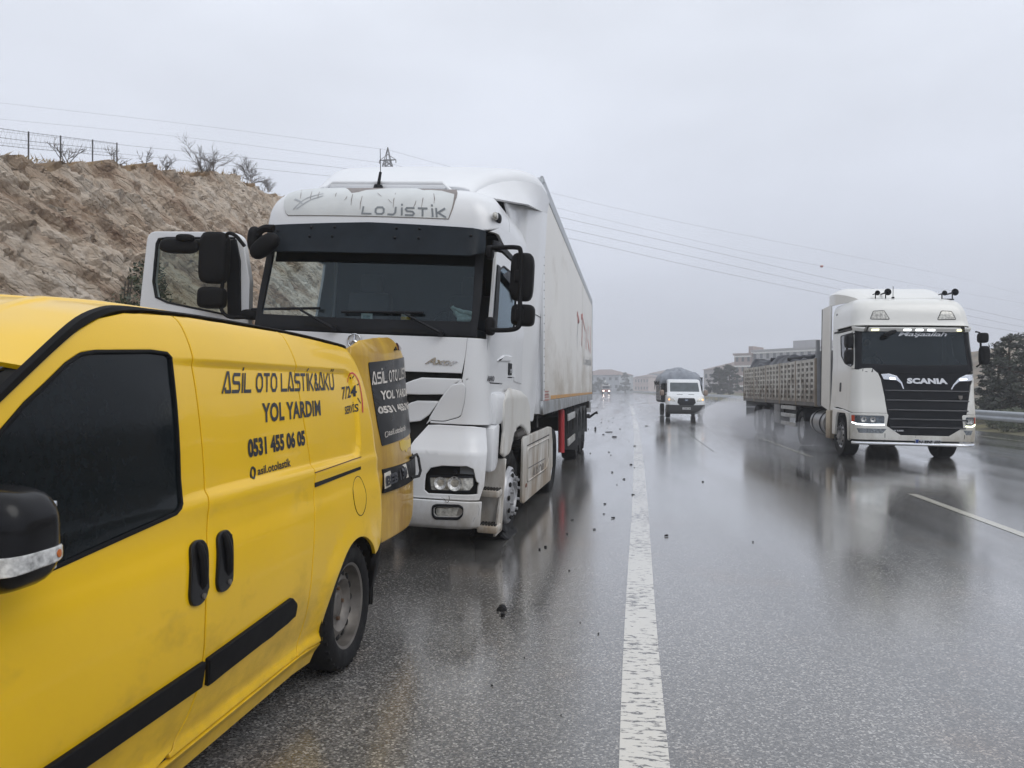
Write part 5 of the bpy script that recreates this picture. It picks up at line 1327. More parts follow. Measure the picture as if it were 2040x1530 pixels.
# side marker on the roof flank
p = cab(*TA([(985, 432)], (2.2, 3.05))[0]); MB().ell(p + Vector((.02, .06, 0)), (.03, .08, .045), 2.5).build('side_marker', GREYP, sw); MB().ell(p + Vector((.015, -.03, .0)), (.025, .05, .035), 2.5).build('side_marker_lens', LAMP, sw)
# --- wheel arch, steps, skirt (flank x about 1.2)
def px_x(X): return lambda px: [(lambda q: (q.y, q.z))(ax.L_at(p, X)) for p in px]
def axX(p, X):
    d = ax.Mi.to_3x3() @ ray(*p); o = ax.Mi @ Vector((0, 0, CAMH)); t = (X - o.x) / d.x; return (o.y + d.y * t, o.z + d.z * t)
def sidefn(X, bow=0.): return lambda u, v: Vector((X, u, v))
fend = [axX(p, 1.20) for p in [(1000, 905), (1004, 860), (1003, 830), (1005, 800), (1012, 782), (1022, 773), (1040, 778), (1050, 790), (1055, 810), (1056, 862), (1052, 866), (1045, 854), (1037, 848), (1029, 853), (1023, 866), (1018, 890), (1014, 905), (1006, 911)]]
def fend_fn(u, v): return Vector((1.20 - .05 * sstep(1.45, 1.60, v) - .05 * sstep(.75, .35, u), u, v))
fo = sheet('wheel_arch', fend, fend_fn, WPD, ax, du=.08, dv=.08, thick=.03, rim=.025, off=.01)
MB().box((1.10, .82, 1.36), (.18, .8, .30), bev=.05).build('arch_top', WP, ax)
MB().prism([(.33, .80), (.33, 1.20), (.60, 1.24), (.60, .86), (.52, .80)], 'x', .9, 1.185, .03).build('arch_front', WP, ax)
stepw = sheet('step_well', [(.70, .20), (1.205, .20), (1.215, .88), (.70, .88)], lambda u, v: Vector((u, .82, v)), WPD, ax, du=.06, dv=.1, thick=.03, rim=.006)
sheet('step_side', [(.62, .18), (.95, .18), (.95, .88), (.90, .88), (.86, .60)], sidefn2 := (lambda u, v: Vector((1.19, u, v))), WPD, stepw, du=0, dv=0, thick=.02, rim=.004)
for z, y0, x1 in ((.60, .62, 1.20), (.275, .58, 1.21)):
    sb = MB().prism([(y0, z - .065), (y0, z), (.815, z), (.815, z - .05)], 'x', 1.02, x1, .014).build('step', WPD, ax)
    gr = MB()
    for i in range(6): gr.box((1.04 + i * .028, (y0 + .82) / 2, z + .005), (.016, .16, .014))
    gr.build('step_grip', CHAS, sb)
# front wheel with the burst tyre, and the other wheels
TRIM = mat('scuffed silver rim', (.42, .42, .43), .4, metal=.7, var=.25, vs=8)
def truck_wheel(th, c, f, R=.50, name='wheel', front=True, m=None, rimm=None, holes=10):
    c = Vector(c); wd = .15
    prof = [(.28, -wd), (R * .78, -wd * 1.05), (R * .94, -wd), (R, -wd * .75), (R, wd * .75), (R * .94, wd), (R * .78, wd * 1.06), (.30, wd * .92), (.285, wd * .8)]
    w_ = MB().lathe([(r, a * f) for r, a in prof], c, 'x', 44).build(name, m or RUB, th, 45)
    d = wd * (.98 if front else .25)
    rp = [(.29, wd * .82), (.278, wd * .75), (.262, wd * .45), (.25, d * .55), (.235, d * .75), (.20, d), (.165, d * 1.02), (.155, d * .8), (.10, d * .75), (.095, d * 1.25), (.06, d * 1.35), (.0005, d * 1.35)]
    MB().lathe([(r, a * f) for r, a in rp], c, 'x', 40).build('rim', rimm or TRIM, w_, 45)
    h = MB()
    for k in range(holes):
        t = k * 2 * math.pi / holes; h.ell(c + Vector((f * d * .93, math.cos(t) * .218, math.sin(t) * .218)), (.012, .026, .026), 2, 10, 6)
    h.build('rim_hole', SHUT, w_)
    b = MB()
    for k in range(10):
        t = (k + .5) * 2 * math.pi / 10; p = c + Vector((f * d, math.cos(t) * .183, math.sin(t) * .183)); b.cyl(p, p + Vector((f * .03, 0, 0)), .015, n=6)
    b.build('wheel_nuts', rimm or TRIM, w_)
    return w_
wc = Vector((1.04, 1.42, .455))
prof = [(.28, -.14), (.40, -.16), (.47, -.15), (.485, -.1), (.485, .06), (.46, .12), (.40, .11), (.31, .08), (.285, .06)]
wt = MB().lathe([(r, a) for r, a in prof], wc, 'x', 48)
random.seed(5)
for v in wt.bm.verts:                                                            # deflated: flat at the road, sagging sidewall
    q = v.co - wc
    if q.z < -.36: q.x += .09 * sstep(-.36, -.44, q.z) * (1 if q.x > 0 else -1); q.z = max(q.z, -.425)
    q.x += .03 * noise.noise(q * 6); v.co = wc + q
bw = wt.build('wheel', RUB, ax, 50); bw['label'] = 'burst front tyre sagging off its rim'
d = .17
rp = [(.295, .10), (.285, .13), (.268, .14), (.262, .10), (.25, .12), (.235, d * .85), (.20, d), (.165, d * 1.02), (.158, d * .7), (.10, d * .6), (.095, d * .9), (.06, d), (.0005, d)]
MB().lathe(rp, wc, 'x', 40).build('rim', TRIM, bw, 45)
h = MB(); b = MB()
for k in range(10):
    t = k * math.pi / 5; h.ell(wc + Vector((d * .93, math.cos(t) * .219, math.sin(t) * .219)), (.014, .027, .027), 2, 10, 6)
    t += math.pi / 10; p = wc + Vector((d, math.cos(t) * .183, math.sin(t) * .183)); b.cyl(p, p + Vector((.03, 0, 0)), .015, n=6)
h.build('rim_hole', SHUT, bw); b.build('wheel_nuts', TRIM, bw)
fl = MB()                                                                        # torn rubber hanging from the carcass
for k, (y, z) in enumerate(((.98, .20), (1.02, .12), (1.6, .08))): fl.tube([wc + Vector((.12, y - 1.42, z - .455)), wc + Vector((.18, y - 1.40, z - .50 if z > .1 else -.43))], [.03, .012], 5)
fl.build('torn_rubber', RUB, bw)
truck_wheel(ax, (-1.0, 1.42, .50), -1); 
for f in (1, -1):
    truck_wheel(ax, (f * 1.02, 4.95, .46), f, front=False); truck_wheel(ax, (f * .70, 4.95, .46), f, front=False)
MB().lathe([(.40, -.3), (.62, -.3), (.62, .3), (.40, .3)], (0, 1.42, .5), 'x', 8)
# side skirt
sk = [axX(p, 1.20) for p in [(1041, 1001), (1044, 876), (1047, 870), (1094, 850), (1099, 851), (1101, 880), (1101, 930), (1098, 938), (1097, 957), (1044, 1003)]]
so2 = sheet('side_skirt', sk[::-1] if False else sk, sidefn(1.20), WPD, ax, du=.3, dv=.15, thick=.03, rim=.012)
fr_ = [axX(p, 1.20) for p in [(1050, 893), (1093, 871), (1093, 915), (1088, 934), (1049, 962)]]
sheet('skirt_bead', rnd(fr_, .08), sidefn(1.2), WPD, so2, holes=[inset_poly(rnd(fr_, .08), .045)], du=.3, dv=.2, thick=.02, off=.014, rim=.012)
sheet('skirt_groove', [axX(p, 1.2) for p in [(1050, 889), (1094, 867), (1094, 865), (1050, 887)]], sidefn(1.2), CHAS, so2, du=0, dv=0, thick=.004, off=.003)
q = [axX(p, 1.2) for p in [(1060, 955), (1083, 941), (1083, 921), (1060, 932)]]; decal('lettering', text2d('AXOR', .01, 1.05, .15), q, sidefn(1.2), mat('faded grey skirt lettering', (.20, .18, .16), .6), so2, .005)
sheet('skirt_groove', [axX(p, 1.2) for p in [(1050, 935), (1086, 914), (1086, 912.6), (1050, 933.4)]], sidefn(1.2), SC, so2, du=0, dv=0, thick=.004, off=.003)
m_ = mat('rust spot', (.16, .05, .02), .9)
sheet('rust_spot', ell2(*axX((1048, 967), 1.2), .06, .025, 10), sidefn(1.2), m_, so2, du=0, dv=0, thick=.004, off=.003)
# rear fairing beside the trailer nose
fa = [axX(p, 1.17) for p in [(1057, 838), (1045, 846), (1041, 700), (1039, 500), (1028, 440), (1008, 415), (985, 384), (1083, 405), (1084, 640), (1082, 815), (1066, 824)]]
def fair(u, v): return Vector((1.10 + .09 * sstep(1.9, 2.6, u) - .06 * sstep(.05, -.05, u - 1.9), u, v))
fa2 = [(1.93, 1.20), (1.88, 2.85), (1.70, 3.05), (1.40, 3.25), (1.10, 3.38), (2.75, 3.72), (2.95, 3.70), (2.93, 1.45), (2.75, 1.30), (2.66, 1.16)]
fs_ = sheet('side_fairing', fa2, fair, WP, ax, du=.12, dv=.2, thick=.03, rim=.02)
sheet('fairing_joint', [(2.40, 2.40), (2.94, 2.40), (2.94, 2.408), (2.40, 2.408)], fair, CHAS, fs_, du=.1, dv=0, thick=.004, off=.004)
fair_l = mirror(fair)
sheet('side_fairing', fa2, fair_l, WP, ax, du=.12, dv=.2, thick=.03, rim=.02)
# --- roof spoiler
def spoil(u, v):
    """u -1..1 across, v 0 front low lip .. 1 rear top edge"""
    q = abs(u); t = v; y = .62 + 2.25 * t
    z = 3.40 + .66 * (1 - abs(1 - t) ** 2.2); wx = .80 + .40 * sstep(0, .8, t)
    k = max(0, (q - .80) / .20); z -= (.07 + .13 * t) * k ** 2 + .03 * q * q; x = math.copysign(wx * (q if q < .80 else .80 + .20 * math.sin(k * math.pi / 2)), u)
    return Vector((x, y, z))
sp = sheet('roof_spoiler', [(-1, .03), (1, .03), (1, 1), (-1, 1)], spoil, WP, ax, du=.05, dv=.06, thick=.03, rim=.01)
def sp_side(sgn): return lambda u, v: (lambda a, b: a.lerp(b, v))(spoil(sgn * 1.0, u), Vector((sgn * (1.17 if u > .4 else .9 + .27 * u / .4), .62 + 2.3 * u, 3.30 + .38 * u)))
spR = sp_side(1)
for spf in (spR, mirror(spR)): sheet('spoiler_cheek', [(.05, 0), (1.0, 0), (1.0, 1), (.05, 1)], spf, WP, sp, du=.1, dv=.2, thick=.02)
MB().box((-.02, .70, 3.405), (1.16, .22, .06), bev=.03).build('roof_hatch', WP, ax)
hat = MB(); hat.tube([(-.66, .62, 3.37), (-.56, .60, 3.435), (.52, .60, 3.435), (.60, .62, 3.37)], .016, 6); hat.build('hatch_rim', WP, ax)
a_ = MB().cyl((-.10, .58, 3.36), (-.10, .58, 3.405), .05, .04).cyl((-.10, .58, 3.40), (-.085, .58, 3.53), .016, .013).cyl((-.085, .58, 3.53), (-.10, .58, 3.75), .004, .003, 6); a_.build('antenna', GREYP, ax)
# --- mirrors on the driver's side
def fy(p, Y):
    d = ax.Mi.to_3x3() @ ray(*p); o = ax.Mi @ Vector((0, 0, CAMH)); t = (Y - o.y) / d.y; return o + d * t
def mirror_pair(pxs, Y, arm, label_parts=True):
    for (x0, y0, x1, y1) in pxs:
        a, b = fy((x0, y0), Y), fy((x1, y1), Y); c = (a + b) / 2
        MB().ell(c, (abs(b.x - a.x) / 2, .075, abs(b.z - a.z) / 2), 4.5, 32, 20).build('mirror', BLK, ax, 60)
        MB().box(c + Vector((-.02, -.08, 0)), (.07, .03, .10), bev=.012).build('mirror_clamp', BLK, ax)
mirror_pair([(1020, 504, 1061, 601), (1020, 606, 1064, 651)], .20, None)
arm = [fy(p, .12) for p in [(980, 494), (1000, 493), (1028, 493), (1037, 500), (1038, 540), (1036, 600), (1036, 640), (1032, 652), (1018, 657), (985, 658), (975, 655)]]
MB().tube(spl(arm, 4), .020, 8).build('mirror_arm', BLK, ax)
for p, r in (((976, 503), (.035, .07, .06)), ((977, 650), (.045, .07, .08))): MB().ell(fy(p, .18), r, 3).build('mirror_mount', BLK, ax)
# kerb mirror at the far top corner
km = [fy(p, .02) for p in [(545, 455), (525, 456), (510, 470), (507, 492)]]
MB().tube(spl(km, 4), [.035] * 13, 8).build('kerb_mirror_arm', BLK, ax)
MB().ell(fy((527, 490), .0), (.15, .07, .08), 2.6, rot=Matrix.Rotation(math.radians(-38), 3, 'Y')).build('kerb_mirror', BLK, ax, 60)
MB().ell(fy((508, 478), .05), (.05, .09, .12), 2.6).build('kerb_mirror', BLK, ax, 60)
# --- far door, swung wide open: its outer skin faces forward
DYa = .50
def od(u, v): return Vector((u, DYa + .10 * ((u + 1.9) / .7) ** 2 * 0 - .06 * (u + 1.2), v))
def TO(px): return [(lambda q: (q.x, q.z))(fy(p, DYa + .04)) for p in px]
dO = TO([(272, 628), (273, 600), (289, 459), (470, 463), (486, 475), (500, 560), (501, 640)]); zb_ = 1.55
dO = [(dO[0][0], zb_)] + dO[1:-1] + [(dO[-1][0], zb_)]
wO = TO([(300, 560), (307, 484), (312, 474), (330, 472), (470, 474), (476, 500), (478, 632), (460, 630), (330, 603), (306, 592)])
dd = sheet('open_door', rnd(dO, [.02, .02, .10, .10, .10, .02, .02]), od, WP, ax, holes=[wO], du=.15, dv=.15, thick=.07, rim=.012)
sheet('window_seal', inset_poly(wO, -.006), od, GREYP, dd, holes=[inset_poly(wO, .03)], du=.2, dv=.2, thick=.03, off=.008, rim=.005)
sheet('door_window', wO, od, glass_mat('greenish door glass', (.50, .56, .52), .03), dd, du=0, dv=0, thick=0, off=-.03)
sheet('front_window_bar', TO([(457, 480), (474, 478), (483, 520), (484, 632), (457, 628), (455, 520)])[::-1], od, GREYP, dd, du=.1, dv=.1, thick=.03, off=.02, rim=.01)
def mbx(x0, y0, x1, y1, dep, Y, ex=4, nm='mirror'):
    a, b = fy((x0, y0), Y), fy((x1, y1), Y); c = (a + b) / 2
    return MB().ell(c, (abs(b.x - a.x) / 2, dep, abs(b.z - a.z) / 2), ex, 32, 20).build(nm, BLK, ax, 60)
mbx(403, 462, 452, 566, .07, .38, 5); mbx(397, 571, 448, 616, .06, .38, 4.5)
mbx(320, 474, 395, 506, .05, .34, 3.2); mbx(352, 466, 386, 482, .04, .30, 3)
MB().tube([fy(p, .36) for p in [(380, 482), (400, 484), (455, 482)]], .03, 8).build('mirror_arm', BLK, ax)
MB().tube(spl([fy(p, .36) for p in [(487, 490), (470, 470), (455, 465), (449, 480), (446, 540), (440, 600), (444, 622), (460, 632), (490, 632)]], 4), .018, 8).build('mirror_arm', BLK, ax)
MB().ell(fy((500, 627), .40), (.10, .06, .05), 3).build('mirror_mount', BLK, ax)
# --- cab interior
it = MB(); it.box((0, 2.0, 2.1), (2.16, .05, 2.3)); it.box((0, 1.1, 1.28), (2.1, 1.85, .08)); it.box((0, 1.45, 3.02), (2.1, 1.2, .04)); it.build('cab_lining', INTER, ax, None)
MB().box((0, .50, 1.92), (2.05, .52, .30), bev=.06).box((.50, .62, 2.06), (.55, .2, .10), bev=.04).build('dashboard', INTER, ax)
for f in (.58, -.58): MB().box((f, 1.55, 1.75), (.52, .5, .18), bev=.05).box((f, 1.80, 2.15), (.50, .16, .75), bev=.06).box((f, 1.82, 2.62), (.26, .12, .22), bev=.05).build('seat', mat('dark seat cloth', (.05, .055, .065), .9, var=.2), ax)
MB().tube([Vector((.58, .98, 2.10)) + Vector((.23 * math.cos(a * .2618), .10 * math.sin(a * .2618), .21 * math.sin(a * .2618))) for a in range(24)], .016, 8, True).tube([(.36, .98, 2.10), (.80, .98, 2.10)], .02, 6).build('steering_wheel', GREYP, ax)
sheet('sun_blind', [(-1.05, 2.62), (1.05, 2.62), (1.05, 2.86), (-1.05, 2.86)], lambda s, v: cab(s, v) + Vector((0, .06, 0)), GREYP, ax, du=.2, dv=.1, thick=.02)
MB().box((0, 2.5, .70), (.85, 6.4, .26)).box((0, 5.0, 1.05), (.9, .9, .12)).box((1.0, 3.0, .62), (.30, 1.5, .5), bev=.06).box((-1.0, 3.0, .62), (.30, 1.5, .5), bev=.06).box((0, 2.32, 1.6), (1.6, .3, 1.0)).build('chassis', CHAS, ax, None)
pipe = MB().tube(spl([(.80, 2.15, 1.05), (.95, 2.5, 1.12), (.9, 2.75, 1.15), (.75, 3.1, 1.12)], 4), .09, 8).tube([(.7, 2.3, 1.0), (1.0, 2.5, .98), (1.05, 2.9, 1.02)], .06, 8); pipe.build('air_pipe', mat('grey muddy pipe', (.15, .14, .13), .8, var=.3, vs=8), ax)
# --- things lying on the dashboard
def on_dash(px, Y): return ax.M @ fy(px, Y)
pc = on_dash((729, 615), .20); pc.z = (ax.M @ Vector((0, .3, 2.076))).z
p0 = ax.M @ Vector((fy((729, 615), .27).x, .30, 2.072))
t = Thing('card', 'small white and green printed card standing behind the windscreen', 'card', p0, -1.5, 3)
cb = MB().box((0, 0, .058), (.108, .004, .075), bev=.0015).build('card_sheet', mat('white card', (.62, .66, .64), .6), t)
MB().box((0, -.003, .06), (.07, .002, .032)).build('card_print', mat('grey green print', (.28, .38, .36), .6, var=.5, vs=120), cb)
p0 = ax.M @ Vector((fy((809, 618), .30).x, .30, 2.072))
t = Thing('plastic_pot', 'small yellow pot with a clear domed top on the dashboard', 'pot', p0, -1.5, 3)
MB().lathe([(.001, 0), (.040, 0), (.044, .075), (.001, .076)], (0, 0, 0), 'z', 20).build('pot_body', mat('yellow plastic', (.60, .38, .03), .4), t)
MB().lathe([(.042, .075), (.040, .105), (.025, .125), (.001, .130)], (0, 0, 0), 'z', 20).build('pot_lid', mat('grey domed lid', (.42, .40, .34), .3, coat=.5), t)
cl_ = [fy(p, .26) for p in [(897, 608), (906, 612), (925, 618), (944, 622), (949, 630), (944, 636), (915, 637), (905, 632), (899, 620)]]
c0 = sum(cl_, Vector()) / len(cl_); w0 = ax.M @ Vector((c0.x, .27, 2.07))
t = Thing('work_glove', 'crumpled pale green white knitted glove on the dashboard', 'glove', w0, -1.5, 3)
gm_ = MB(); base = Vector((c0.x, .27, 2.07))
def gp_(px, dy=0): q = fy(px, .27 + dy) - base; return q
for P, r in (([(900, 611), (908, 621), (916, 630), (926, 633)], [.018, .03, .036, .034]), ([(906, 616), (920, 621), (938, 624), (947, 628)], [.014, .02, .018, .014]), ([(914, 632), (928, 631), (942, 631), (948, 633)], [.03, .026, .018, .012]), ([(912, 636), (925, 637), (938, 636), (945, 637)], [.022, .022, .018, .012]), ([(903, 613), (914, 618), (924, 622)], [.012, .018, .014])):
    q = [gp_(p, random.uniform(-.02, .02)) for p in P]; gm_.tube(spl(q, 3), [r[min(int(i / 3), len(r) - 1)] for i in range(3 * (len(q) - 1) + 1)], 8)
gm_.build('glove_cloth', mat('pale knitted cotton', (.50, .60, .57), .9, var=.2, vs=40, bump=.5, bs=160), t, 60)
# ================================================================== BOX SEMI-TRAILER
TX1 = -1.0; TW = 2.55; TY0, TY1 = 9.16, 22.25; TZ0, TZ1 = 1.19, 4.06
tr = Thing('box_trailer', 'long cream white box semi-trailer standing behind the white cab on the shoulder', 'trailer', (TX1 - TW / 2, TY0, 0))
hx = TW / 2
CREAM = mat('cream trailer skin', (.72, .70, .655), .42, var=.04, vs=.6, coat=.15, dirt=((.33, .27, .20), (.5, .5, 1.1), .56, .34, .9, 2.6), bump=.02, bs=1.5)
ALU = mat('dull aluminium trim', (.42, .44, .46), .42, metal=.6, var=.12, vs=4, dirt=((.20, .18, .15), (3, 3, 3), .60, .3, .8, 2.))
BXW = mat('white corner moulding', (.70, .71, .73), .4, var=.06, vs=3)
def TRX(p, X=TX1): q = atX(p[0], p[1], X); return (q.y - TY0, q.z)
def tside(u, v): return Vector((hx, u, v))
LEN = TY1 - TY0
MB().box((0, LEN / 2, (TZ0 + TZ1) / 2), (TW - .06, LEN - .04, TZ1 - TZ0 - .02)).build('box_body', BXW, tr, None)
skn = sheet('side_wall', [(.14, TZ0 + .17), (LEN - .10, TZ0 + .17), (LEN - .10, TZ1 - .16), (.14, TZ1 - .16)], tside, CREAM, tr, du=.8, dv=.4, thick=.025, off=-.004)
sheet('top_rail', [(0, TZ1 - .155), (LEN, TZ1 - .155), (LEN, TZ1), (0, TZ1)], tside, ALU, tr, du=0, dv=0, thick=.035, rim=.008, off=.004)
sheet('bottom_rail', [(0, TZ0), (LEN, TZ0), (LEN, TZ0 + .165), (0, TZ0 + .165)], tside, ALU, tr, du=0, dv=0, thick=.035, rim=.008, off=.004)
sheet('front_post', [(0, TZ0 + .167), (.13, TZ0 + .167), (.13, TZ1 - .157), (0, TZ1 - .157)], tside, BXW, tr, du=0, dv=0, thick=.035, rim=.012, off=.006)
sheet('rear_post', [(LEN - .09, TZ0 + .167), (LEN, TZ0 + .167), (LEN, TZ1 - .157), (LEN - .09, TZ1 - .157)], tside, ALU, tr, du=0, dv=0, thick=.035, rim=.008, off=.006)
for y in (8.3,): sheet('wall_joint', [(y, TZ0 + .17), (y + .012, TZ0 + .17), (y + .012, TZ1 - .16), (y, TZ1 - .16)], tside, mat('joint line', (.52, .50, .46), .7), skn, du=0, dv=0, thick=.003, off=.0)
rv = MB()
for k in range(26): rv.ell((hx + .006, .05, TZ0 + .3 + k * .1), (.006, .008, .008), 2, 8, 5)
rv.build('rivet_row', GREYP, tr)
tape = mat('faded orange marking tape', (.50, .27, .09), .5, var=.25, vs=3)
sheet('marking_tape', [(.95, TZ0 + .175), (LEN - .15, TZ0 + .175), (LEN - .15, TZ0 + .225), (.95, TZ0 + .225)], tside, tape, skn, du=0, dv=0, thick=.002, off=0)
LAB = mat('faded red label', (.36, .17, .15), .6, var=.4, vs=30)
lb = [TRX(p) for p in [(1083, 804), (1094, 801), (1094, 786), (1083, 787)]]
ls = sheet('label_frame', lb, tside, LAB, skn, holes=[inset_poly(lb, .02)], du=0, dv=0, thick=.002, off=.002)
for k in range(4):
    z = lb[0][1] + .03 + k * .035; sheet('label_line', [(lb[0][0] + .05, z), (lb[1][0] - .06, z), (lb[1][0] - .06, z + .018), (lb[0][0] + .05, z + .018)], tside, LAB, skn, du=0, dv=0, thick=.002, off=.002)
# ghost of the removed livery: red strokes and faint grey letters
GR = mat('ghost red vinyl', (.55, .20, .18), .6, var=.35, vs=2.5); GG = mat('ghost grey vinyl', (.40, .41, .42), .6, var=.3, vs=4)
def ribbon(nm, pts, wd, m_):
    P = [Vector(TRX(p)) for p in pts]; v_, f_ = [], []
    for i, p in enumerate(P):
        t = (P[min(i + 1, len(P) - 1)] - P[max(0, i - 1)]).normalized(); n_ = Vector((-t.y, t.x)) * wd / 2; v_ += [tuple(p + n_), tuple(p - n_)]
        if i: f_.append([2 * i - 2, 2 * i - 1, 2 * i + 1, 2 * i])
    decal(nm, (v_, f_), [(0, 0), (1, 0), (1, 1), (0, 1)], tside, m_, skn, .002, 0)
for pts, wd, m_ in (([(1150, 624), (1154, 640), (1151, 640)], .10, GR), ([(1158, 632), (1161, 630), (1160, 644), (1159, 690)], .13, GR), ([(1161, 634), (1166, 660), (1166, 695)], .06, GR), ([(1168, 655), (1168, 697)], .10, GR), ([(1172, 650), (1171, 676), (1174, 700)], .10, GR), ([(1176, 650), (1176, 704)], .12, GR), ([(1152, 642), (1150, 672), (1150, 697)], .05, GG)): ribbon('ghost_stroke', pts, wd, m_)
q = [TRX(p) for p in [(1163, 731), (1177.5, 735), (1177.5, 712), (1163, 709)]]
decal('ghost_lettering', text2d('Lojistik', .0, 1.0, .1), q, tside, GG, skn, .002, 0)
# running gear
ch = MB(); ch.box((0, LEN / 2 + .6, TZ0 - .14), (1.1, LEN - 1.4, .26)); ch.box((0, LEN - .3, TZ0 - .12), (2.4, .5, .2)); ch.box((0, 9.2, .75), (1.6, 3.8, .3)); ch.build('chassis', CHAS, tr, None)
for f in (1, -1):
    for y in (7.35, 8.68, 10.0):
        truck_wheel(tr, (f * 1.04, y, .49), f, .49, front=False)
        mg = MB(); P = [(y + .62 * math.cos(math.radians(a)), .49 + .60 * math.sin(math.radians(a))) for a in range(-8, 189, 14)]
        for a, b in zip(P, P[1:]): mg.quad((f * 1.25, *a), (f * 1.25, *b), (f * .9, *b), (f * .9, *a))
        mg.build('mudguard', mat('grey plastic mudguard', (.10, .105, .11), .55, var=.25, vs=4), tr, None)
        MB().box((f * 1.08, y - .62, .62), (.34, .02, .75)).build('mud_flap', mat('wet mud flap', (.05, .052, .055), .4, var=.3, vs=4), tr)
ex_ = MB().cyl((1.16, 3.9, .42), (1.16, 3.9, 1.12), .055, n=16).ell((1.16, 3.9, 1.12), (.055, .055, .05), 2).cyl((1.16, 3.9, 1.18), (1.16, 3.9, 1.24), .03)
ex_.build('extinguisher_case', mat('red plastic case', (.40, .03, .035), .4, var=.15), tr)
sg_ = mat('grimy white side guard', (.45, .46, .46), .5, dirt=((.2, .17, .13), (4, 4, 4), .5, .3, 0, 1))
for y in (5.0, 6.5): MB().box((1.18, y, .95), (.03, .05, .55)).build('guard_post', CHAS, tr)
for z in (.98, .52): MB().box((1.20, 5.75, z), (.03, 1.75, .13), bev=.01).build('side_guard', sg_, tr)
MB().box((0, LEN - .02, .72), (2.4, .10, .12)).box((1.0, LEN - .06, .92), (.12, .08, .4)).box((-1.0, LEN - .06, .92), (.12, .08, .4)).build('rear_underrun_bar', CHAS, tr)
MB().box((1.08, LEN + .05, .98), (.30, .03, .30)).build('tail_board', mat('white tail board', (.55, .56, .58), .5), tr)
MB().tube([(1.0, LEN - .05, .74), (1.18, LEN + .1, .68), (1.34, LEN + .12, .80), (1.42, LEN + .12, .82)], [.05, .04, .03, .05], 6).build('marker_arm', BLK, tr)
MB().box((0, 2.2, .66), (1.9, .18, .9)).build('landing_gear', CHAS, tr)
# ================================================================== WHITE CAB WITH THE BLACK GRILLE
SWP = mat('cream white cab paint', (.74, .735, .70), .3, coat=.4, var=.03, vs=1.5, dirt=((.32, .28, .21), (1.5, 1.5, .8), .62, .3, .2, 1.6))
GRB = mat('black grille plastic', (.006, .007, .010), .42, spec=.18, var=.2, vs=6)
WINDD = glass_mat('dark tinted windscreen', (.16, .19, .22), .02)
LITW = mat('lit white lamp', (.9, .9, .9), .3, emit=(.92, .97, 1.0, 2.6))
LITY = mat('lit warm marker lamp', (.9, .9, .6), .3, emit=(1.0, 1.0, .62, 1.6))
sc_ = Thing('tractor_unit', 'cream white lorry cab with tall black grille and lit marker lamps driving up the road', 'lorry cab', (5.87, 16.9, 0), 1.5, 1.0)
SCT = [(0.3, 0.34, 0.1, 1.19, 0.26), (0.42, 0.44, 0.01, 1.25, 0.28), (0.95, 0.95, 0.0, 1.255, 0.26), (1.3, 1.3, 0.03, 1.23, 0.22), (1.92, 1.92, 0.06, 1.205, 0.2), (2.05, 2.05, 0.08, 1.195, 0.2), (2.74, 2.74, 0.2, 1.17, 0.2), (2.8, 2.8, 0.17, 1.18, 0.22), (2.9, 2.9, 0.2, 1.17, 0.24), (3.15, 3.15, 0.26, 1.14, 0.28), (3.32, 3.32, 0.36, 1.08, 0.3), (3.42, 3.41, 0.5, 1.0, 0.3), (3.5, 3.455, 0.72, 0.91, 0.3)]
scf = cab_surface(SCT, .07)
def zz(x, y): return (1640 + x / 3.825, 540 + y / 3.825)
def TS(px, g=(.3, 1.5)): return T(scf, sc_.M, [zz(*p) for p in px], g)
sfr = lambda s, v: scf(s, v)
sfl = mirror(scf)
rf = sheet('roof_cap', [(-3.3, 2.83), (3.3, 2.83), (3.3, 3.5), (-3.3, 3.5)], scf, SWP, sc_, du=.12, dv=.05, thick=.03, rim=.008)
mb = MB(); ring = [scf(s, 3.5) for s in [-3.3, -2, -1.75, -1.5, -1.25, -1, 0, 1, 1.25, 1.5, 1.75, 2, 3.3]]; mb.bm.faces.new([mb.bm.verts.new(p) for p in ring]); mb.build('roof_top', SWP, sc_)
sheet('visor_lip', [(-1.9, 2.735), (1.9, 2.735), (1.9, 2.825), (-1.9, 2.825)], lambda s, v: scf(s, v) + nrm(scf, s, 2.78) * (.07 * sstep(2.0, 1.2, abs(s))), SWP, sc_, du=.1, dv=.03, thick=.05, rim=.012)
vl = lambda s, v: scf(s, v) + nrm(scf, s, 2.78) * (.075 * sstep(2.0, 1.2, abs(s)))
for s, m_ in ((-.80, LITY), (-.155, LITW), (.09, LITW), (.33, LITW), (.93, LITY)): sheet('marker_lamp', rnd([(s - .075, 2.752), (s + .075, 2.752), (s + .075, 2.785), (s - .075, 2.785)], .01), vl, m_, rf, du=0, dv=0, thick=.02, off=.004)
for f in (sfl, sfr):
    q = rnd([(.62, 2.955), (.99, 2.945), (.93, 3.15), (.62, 3.16)][::1] if False else [(.52, 2.955), (.93, 2.965), (.90, 3.13), (.66, 3.14)], .03)
    rl = sheet('roof_lamp', q, f, LAMP, rf, du=.08, dv=.06, thick=.02, off=.006, rim=.008)
    sheet('lamp_recess', inset_poly(q, -.02), f, GREYP, rf, holes=[inset_poly(q, .006)], du=.08, dv=.06, thick=.01, off=.004)
